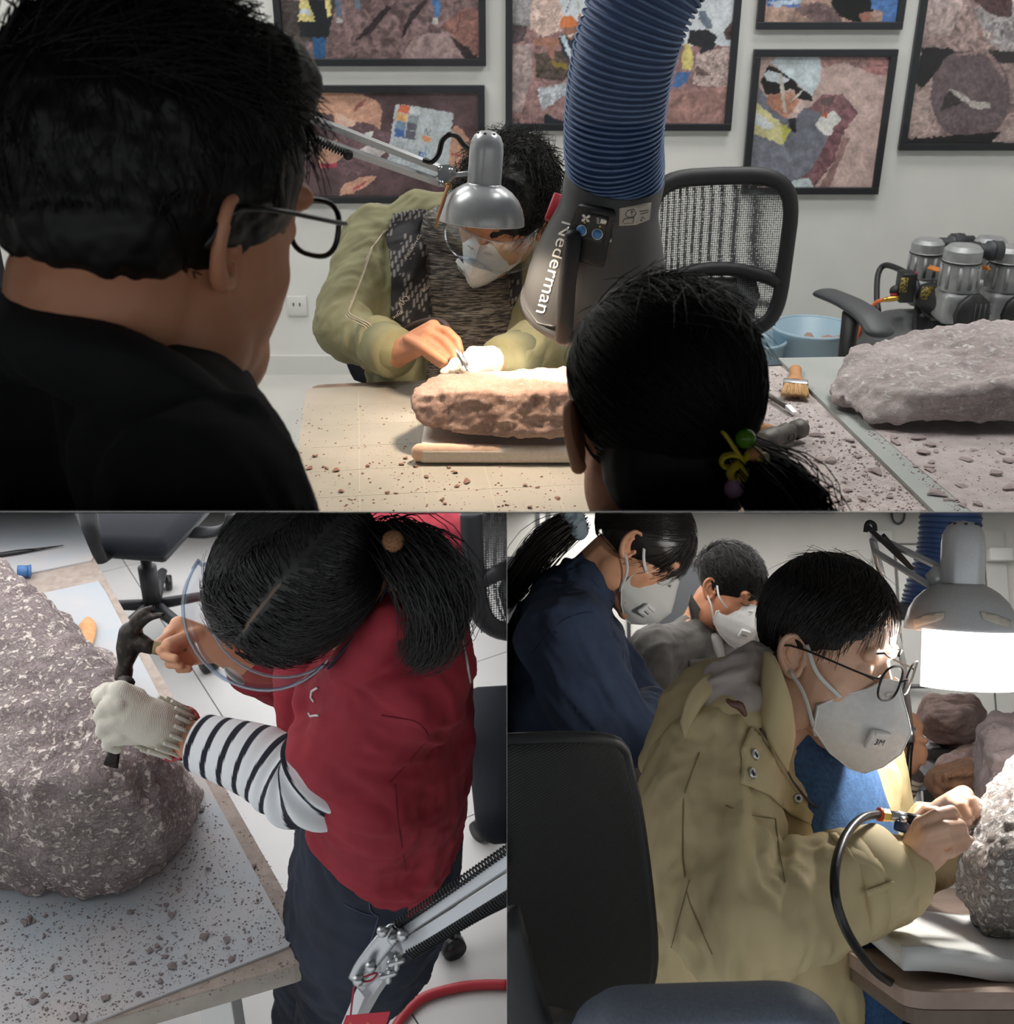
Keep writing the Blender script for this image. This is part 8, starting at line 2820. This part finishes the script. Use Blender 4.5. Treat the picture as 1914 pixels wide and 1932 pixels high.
# open fronts
b.cap(Ws((1440, 1400, 1.50), (1460, 1500, 1.47), (1510, 1620, 1.46), (1545, 1720, 1.46), (1545, 1850, 1.46), (1540, 1950, 1.46)), [(0.03, 0.018), (0.04, 0.02), (0.035, 0.02), (0.05, 0.025), (0.06, 0.03), (0.06, 0.03)], 16, 3, side=XV)
b.cap(Ws((1600, 1340, 1.66), (1640, 1450, 1.62), (1660, 1560, 1.60), (1672, 1660, 1.62)), [(0.022, 0.02), (0.034, 0.02), (0.032, 0.02), (0.03, 0.02)], 14, 3, side=XV)
v, f = blob(b, 0.0048, 4)
el_w = np.exp(-((np.linalg.norm(v - seR, axis=1)) / 0.10) ** 2)
v0 = v
v = folds(v, f, 0.012, 0.085, un(swR - seR) * 0.2 + UV, 1.8, 93)
v = folds(v, f, 0.003, 0.035, UV - 0.3 * XV, 3, 94)
nrm = normals(v, f)
ax2 = un(swR - seR)
fold2 = ridge((v - np.outer((v @ UV) * 0.6, UV)) / 0.045, 97, 2)
v = v + nrm * (0.014 * el_w * fold2)[:, None]
jk = put('jacket', v, f, M_KHAKI, sw)
kt = bvh(v, f)
# hood lying on the back, its rim turned outward, and the standing collar
b = MB()
b.cap(Ws((1250, 1440, 1.46), (1290, 1385, 1.47), (1330, 1330, 1.50), (1400, 1300, 1.55)), [0.03, 0.045, 0.055, 0.05], 16, 3)
b.cap(Ws((1310, 1400, 1.45), (1370, 1370, 1.44), (1430, 1385, 1.43)), [0.035, 0.045, 0.03], 14, 3)
v, f = blob(b, 0.0042, 4)
v = folds(v, f, 0.005, 0.06, None, 1, 99)
ho = put('hood', v, f, M_KHAKI, sw)
v, f = sheet3([Ws((1283, 1362, 1.39), (1296, 1318, 1.41), (1318, 1285, 1.43), (1345, 1268, 1.46), (1372, 1262, 1.50)), Ws((1292, 1392, 1.385), (1310, 1345, 1.40), (1335, 1310, 1.42), (1360, 1296, 1.45), (1384, 1290, 1.49)),
               Ws((1300, 1372, 1.42), (1322, 1330, 1.43), (1345, 1305, 1.45), (1368, 1294, 1.47), (1390, 1290, 1.50))], 0.003)
put('hood_rim', v, f, M_KHAKI, ho)
v, f = blob(MB().cap(Ws((1340, 1325, 1.44), (1372, 1290, 1.46), (1425, 1252, 1.50)), [0.022, 0.032, 0.028], 14, 3).cap(Ws((1360, 1330, 1.435), (1405, 1322, 1.44), (1436, 1345, 1.435)), [0.020, 0.030, 0.018], 14, 3), 0.004, 3)
put('hood_lining', folds(v, f, 0.007, 0.045, cv(1, 0.6, 0), 2, 101), f, M_HOODL, sw)
v, f = sheet3([Ws((1436, 1246, 1.52), (1452, 1230, 1.45), (1470, 1252, 1.415), (1486, 1300, 1.40), (1494, 1352, 1.405), (1496, 1385, 1.41)), Ws((1432, 1290, 1.51), (1444, 1285, 1.44), (1460, 1310, 1.405), (1474, 1350, 1.395), (1484, 1390, 1.40), (1492, 1420, 1.405)),
               Ws((1424, 1330, 1.51), (1430, 1345, 1.45), (1442, 1372, 1.41), (1452, 1398, 1.40), (1466, 1426, 1.40), (1484, 1455, 1.41))], 0.004)
put('jacket_collar', v, f, M_KHAKI, sw)
tg = put('toggle', MB().cap(Ws((1374, 1322, 1.395), (1384, 1328, 1.39), (1396, 1332, 1.39), (1406, 1348, 1.39)), [0.003, 0.0045, 0.006, 0.003], 10, 3), None, mat('brown_toggle', (96, 64, 54), 0.35), sw)
# placket with press studs and zip
v, f, P_ = patch(kt, [(1415, 1372), (1438, 1392), (1470, 1450), (1520, 1520), (1570, 1580), (1612, 1625), (1600, 1600), (1575, 1570), (1540, 1560), (1490, 1535), (1450, 1500), (1398, 1478), (1400, 1440), (1398, 1415)], 0.006, 0.003, 8, 3, 0.07)
pk = put('placket', v, f, M_KHAKI, sw)
pt_ = bvh(v, f)
for px, py in ((1424.5, 1424), (1419, 1459), (1506, 1506)):
    p, nn = on(pt_, px, py, 0.0012)
    r_ = 0.0052 if px < 1500 else 0.0042
    u1 = un(np.cross(nn, UV))
    u2 = np.cross(nn, u1)
    sn_ = put('press_stud', MB().tube([p + r_ * (u1 * math.cos(a_) + u2 * math.sin(a_)) for a_ in np.linspace(0, 6.2832, 24)], 0.0022, 8, caps=False), None, M_STEEL, jk)
    put('stud_hole', MB().tube([p, p + nn * 0.0008], 0.0036, 14), None, M_FRAME, sn_)
zl = on_line(kt, [(1424, 1386), (1450, 1420), (1484, 1470), (1530, 1525), (1570, 1552), (1588, 1560)], 0.011, 5)
zl = smooth_line(zl, 14)
put('zip', MB().tube(zl, [(0.0022, 0.0016)] * len(zl), 8), None, mat('dark_zip', (74, 62, 52), 0.4, 0.5), jk)
for q in ([(1320, 1420), (1290, 1500), (1288, 1620), (1300, 1700), (1345, 1800)], [(1302, 1660), (1270, 1780), (1240, 1880)],  [(1463, 1545), (1470, 1600), (1482, 1665)], [(1370, 1520), (1420, 1540), (1462, 1545)]):
    put('jacket_seam', MB().tube(smooth_line(on_line(kt, q, 0.0006, 7), 8), 0.0008, 5), None, M_KHAKID, jk)
# cuff with strap
ca_ = un(swR - seR)
cuffc = swR - ca_ * 0.055
cf = put('cuff', MB().tube([cuffc - ca_ * 0.03, cuffc, cuffc + ca_ * 0.034, cuffc + ca_ * 0.036], [0.064, 0.063, 0.061, 0.055], 30, 1), None, M_KHAKI, sw)
put('cuff_band', MB().tube([cuffc - ca_ * 0.032, cuffc - ca_ * 0.030, cuffc - ca_ * 0.008, cuffc - ca_ * 0.006], [0.063, 0.0665, 0.0655, 0.062], 30, 1), None, M_KHAKI, cf)
ct_ = bvh(*MB().tube([cuffc - ca_ * 0.06, cuffc + ca_ * 0.034], [0.0665, 0.0640], 30).arr())
v, f, _ = patch(ct_, [(1632, 1680), (1684, 1662), (1688, 1672), (1636, 1692)], 0.001, 0.003, 6, 1)
put('cuff_strap', v, f, M_KHAKI, cf)
# trousers
put('trousers', *blob(MB().cap([W(1500, 1960, 1.62), W(1640, 1960, 1.60), W(1760, 1990, 1.55)], [0.10, 0.095, 0.08], 18).cap([W(1600, 1860, 1.75), W(1720, 1900, 1.75)], [0.09, 0.08], 16), 0.006, 3), mat('dark_navy_trousers', (24, 30, 48), 0.9), sw)
# hair
g = MB()
g.ell((0, -0.003, 0.052), (0.083, 0.088, 0.083), shm)
g.ell((0, -0.042, -0.03), (0.060, 0.042, 0.056), shm)
v, f = blob(g, 0.004, 2)
shm2 = shm @ M4((0, -0.003, 0.050), (1, 0, 0), (0, 1, 0), (0, 0, 1))
RR = (0.085, 0.091, 0.088)
def fall(u):
    s_ = np.where(u[:, 0] > -0.15, 1.0, -1.0)
    top = sm(0.35, 0.7, u[:, 2])
    return np.stack([s_ * 0.55 * top + 0.15 * s_, 0.55 * top - 0.22 * (1 - top), -0.45 * top - 1.0 * (1 - top)], 1)
er = [ear_at(shm, 1, ssc)]
H_ = both((v, f), scalp_strands(shm2, RR, 5600, lambda u: (u[:, 2] > -0.15) & (u[:, 1] < 0.28 + 0.5 * u[:, 2]), fall, 0.085, 10, (0.0, 0.09), 83, 0.18, 0.0009, 1.0, 1.0, er))
H_ = both(H_, scalp_strands(shm2, RR, 1500, lambda u: (u[:, 1] > 0.25) & (u[:, 2] > 0.55), lambda u: np.stack([np.where(u[:, 0] > -0.15, 1.0, -0.9), 0.25 + 0 * u[:, 0], -0.30 + 0 * u[:, 0]], 1), 0.085, 10, (0.03, 0.15), 84, 0.2, 0.0009, ears=er))
H_ = both(H_, scalp_strands(shm2, RR, 1800, lambda u: (u[:, 1] < 0.0) & (u[:, 2] < 0.2) & (u[:, 2] > -0.75), lambda u: np.stack([0 * u[:, 0], 0.1 + 0 * u[:, 0], -1 + 0 * u[:, 0]], 1), 0.05, 7, (0.0, 0.04), 85, 0.2, 0.0008, ears=er))
H_ = both(H_, scalp_strands(shm2, RR, 90, lambda u: (u[:, 2] > 0.75), lambda u: np.stack([0.4 + 0 * u[:, 0], -0.8 + 0 * u[:, 0], 0 * u[:, 0]], 1), 0.05, 7, (0.03, 0.16), 86, 0.9, 0.0005))
put('hair', *H_, M_HAIRB, sw)
spectacles(shm, 'round brown framed spectacles on the woman in khaki', ssc, y=0.113, z=0.006, w=0.0255, h=0.0225, gap=0.009, tx=0.074, rim=0.0015)
mo, mtree = face_mask(shm, 'white valved mask with lettering on the woman in khaki', 0.94, straps=(1,), valve=(0.030, -0.066), up=-0.010, depth=0.006, text=True)
# engraving pen with valve and hose
t = thing('air_scribe', 'black engraving pen with silver valve and black hose in the lit hand', 'engraving pen', W(1720, 1548, 1.36))
dp_ = 1.375
put('barrel', MB().tube(Ws((1708, 1546, dp_), (1740, 1551, dp_), (1800, 1560, dp_ + 0.03)), [0.0085, 0.0085, 0.0075], 14), None, M_RUBBER, t)
put('needle', MB().tube(Ws((1800, 1560, dp_ + 0.03), (1822, 1563, dp_ + 0.045), (1836, 1566, dp_ + 0.055)), [0.0055, 0.002, 0.0008], 8), None, M_STEEL, t)
put('orange_ring', MB().tube(Ws((1657, 1536, dp_), (1665, 1537, dp_)), [0.0085, 0.0085], 16), None, mat('orange_ring', (206, 76, 40), 0.4), t)
put('brass_nut', MB().tube(Ws((1664, 1537, dp_), (1678, 1539, dp_)), [0.0078, 0.0078], 6), None, mat('brass', (200, 160, 80), 0.3, 1.0), t, flat=True)
put('valve_body', MB().tube(Ws((1678, 1539, dp_), (1690, 1541, dp_), (1692, 1541, dp_), (1710, 1546, dp_)), [0.0068, 0.0068, 0.0082, 0.0082], 12), None, M_STEEL, t)
put('valve_bolt', MB().tube(Ws((1703, 1545, dp_ - 0.008), (1705, 1552, dp_ - 0.014)), [0.005, 0.005], 6), None, M_STEEL, t)
put('blue_lever', MB().box((0, 0, 0), (0.019, 0.008, 0.013), fru(W(1702, 1560, dp_ - 0.012), cv(0.1, 0.3, -1), cv(0.3, 1, 0.3)), r=0.003), None, mat('blue_lever', (36, 58, 96), 0.35), t)
put('air_line', MB().tube(Ws((1660, 1536, dp_), (1630, 1542, 1.33), (1602, 1568, 1.28), (1582, 1612, 1.22), (1575, 1665, 1.18), (1583, 1718, 1.17), (1608, 1775, 1.18), (1650, 1830, 1.22), (1685, 1856, 1.30), (1706, 1874, 1.42), (1724, 1900, 1.58)), 0.0052, 12, 6), None, M_RUBBER, t)

# ---- chair in the foreground
t = thing('office_chair', 'black mesh office chair with grey armrest in front of the khaki jacket', 'chair', BR.G(0.1, 1.2, 0))
rows = [((880, 1412, 1.06), (1060, 1403, 1.12), (1150, 1406, 1.17), (1176, 1425, 1.19)), ((890, 1560, 1.05), (1060, 1540, 1.12), (1170, 1530, 1.18), (1200, 1535, 1.20)), ((905, 1700, 1.04), (1070, 1690, 1.13), (1190, 1680, 1.20), (1220, 1680, 1.22)),
        ((930, 1820, 1.03), (1090, 1820, 1.14), (1200, 1820, 1.22), (1230, 1815, 1.24)), ((960, 1920, 1.02), (1100, 1930, 1.14), (1190, 1920, 1.22), (1215, 1900, 1.24))]
G_ = np.array([cat(Ws(*r), 6) for r in rows])
G2 = np.array([cat(G_[:, j], 6) for j in range(G_.shape[1])])
nu, nv_ = G2.shape[:2]
V = G2.reshape(-1, 3)
V2 = V + FV * 0.03 + XV * 0.004
n1 = len(V)
FF = [(i * nv_ + j, i * nv_ + j + 1, (i + 1) * nv_ + j + 1, (i + 1) * nv_ + j) for i in range(nu - 1) for j in range(nv_ - 1)]
edge = [i * nv_ for i in range(nu)] + [(nu - 1) * nv_ + j for j in range(1, nv_)] + [i * nv_ + nv_ - 1 for i in range(nu - 2, -1, -1)] + [j for j in range(nv_ - 2, 0, -1)]
M_BMESH = N('ribbed_black_mesh')
q = M_BMESH
q.b.inputs['Roughness'].default_value = 0.75
wv = q.n('ShaderNodeTexWave')
wv.inputs['Scale'].default_value = 120
wv.inputs['Distortion'].default_value = 1.0
wv.bands_direction = 'Z'
q.l(q.coords(), wv.inputs['Vector'])
q.l(q.ramp(wv.outputs['Fac'], [(0.3, rgb(14, 14, 14)), (0.7, rgb(42, 42, 41))]), q.b.inputs['Base Color'])
q.bump(wv.outputs['Fac'], 0.5, 0.001)
M_BMESH = q.m
put('backrest', np.vstack([V, V2]), FF + [tuple(x + n1 for x in reversed(y)) for y in FF] + [(p, q_, q_ + n1, p + n1) for p, q_ in zip(edge, edge[1:] + edge[:1])], M_BMESH, t)
ring = np.vstack([V[edge], V[edge[:2]]])[::2] + FV * 0.015
put('back_frame', MB().tube(ring, 0.010, 8), None, M_BLACKP, t)
put('back_spine', MB().tube(Ws((940, 1720, 1.0), (975, 1850, 1.0), (1010, 1960, 1.0)), [(0.02, 0.01)] * 3, 8, 3, side=XV), None, M_BLACKP, t)
M_ARMG = mat('blue_grey_armrest', (112, 120, 134), 0.5, c2=(100, 108, 122), vs=300, bump=0.2, bs=900, bd=0.0006)
put('arm_pad', MB().cap(cat(Ws((1135, 1932, 0.98), (1180, 1912, 0.98), (1280, 1906, 0.99), (1400, 1902, 1.0), (1490, 1902, 1.0), (1540, 1926, 1.0), (1552, 1960, 1.0)), 5), np.tile([0.040, 0.018], (31, 1)), 16, side=FV), None, M_ARMG, t)
put('arm_post', MB().tube(Ws((1330, 1930, 1.0), (1330, 2060, 1.04)), [0.03, 0.03], 12), None, M_BLACKP, t)
q = BR.loc(BR.T(1235, 1540, 0.3))
t = thing('office_chair', 'partly hidden black chair with orange stripe between the standing man and chair', 'chair', BR.G(0.45, 2.6, 0))
put('arm_pad', MB().cap(Ws((1195, 1500, 2.55), (1225, 1500, 2.55)), [(0.02, 0.014), (0.02, 0.014)], 10, side=FV), None, M_BLACKP, t)
put('arm_post', MB().tube(Ws((1205, 1505, 2.55), (1215, 1580, 2.55)), 0.016, 8), None, M_BLACKP, t)
put('seat', MB().cap(Ws((1190, 1590, 2.6), (1250, 1595, 2.6)), [(0.12, 0.04), (0.12, 0.04)], 16, side=FV), None, M_SEAT, t)
put('orange_stripe', MB().tube(Ws((1200, 1537, 2.52), (1222, 1537, 2.52)), [(0.006, 0.004)] * 2, 8), None, M_ORANGE, t)
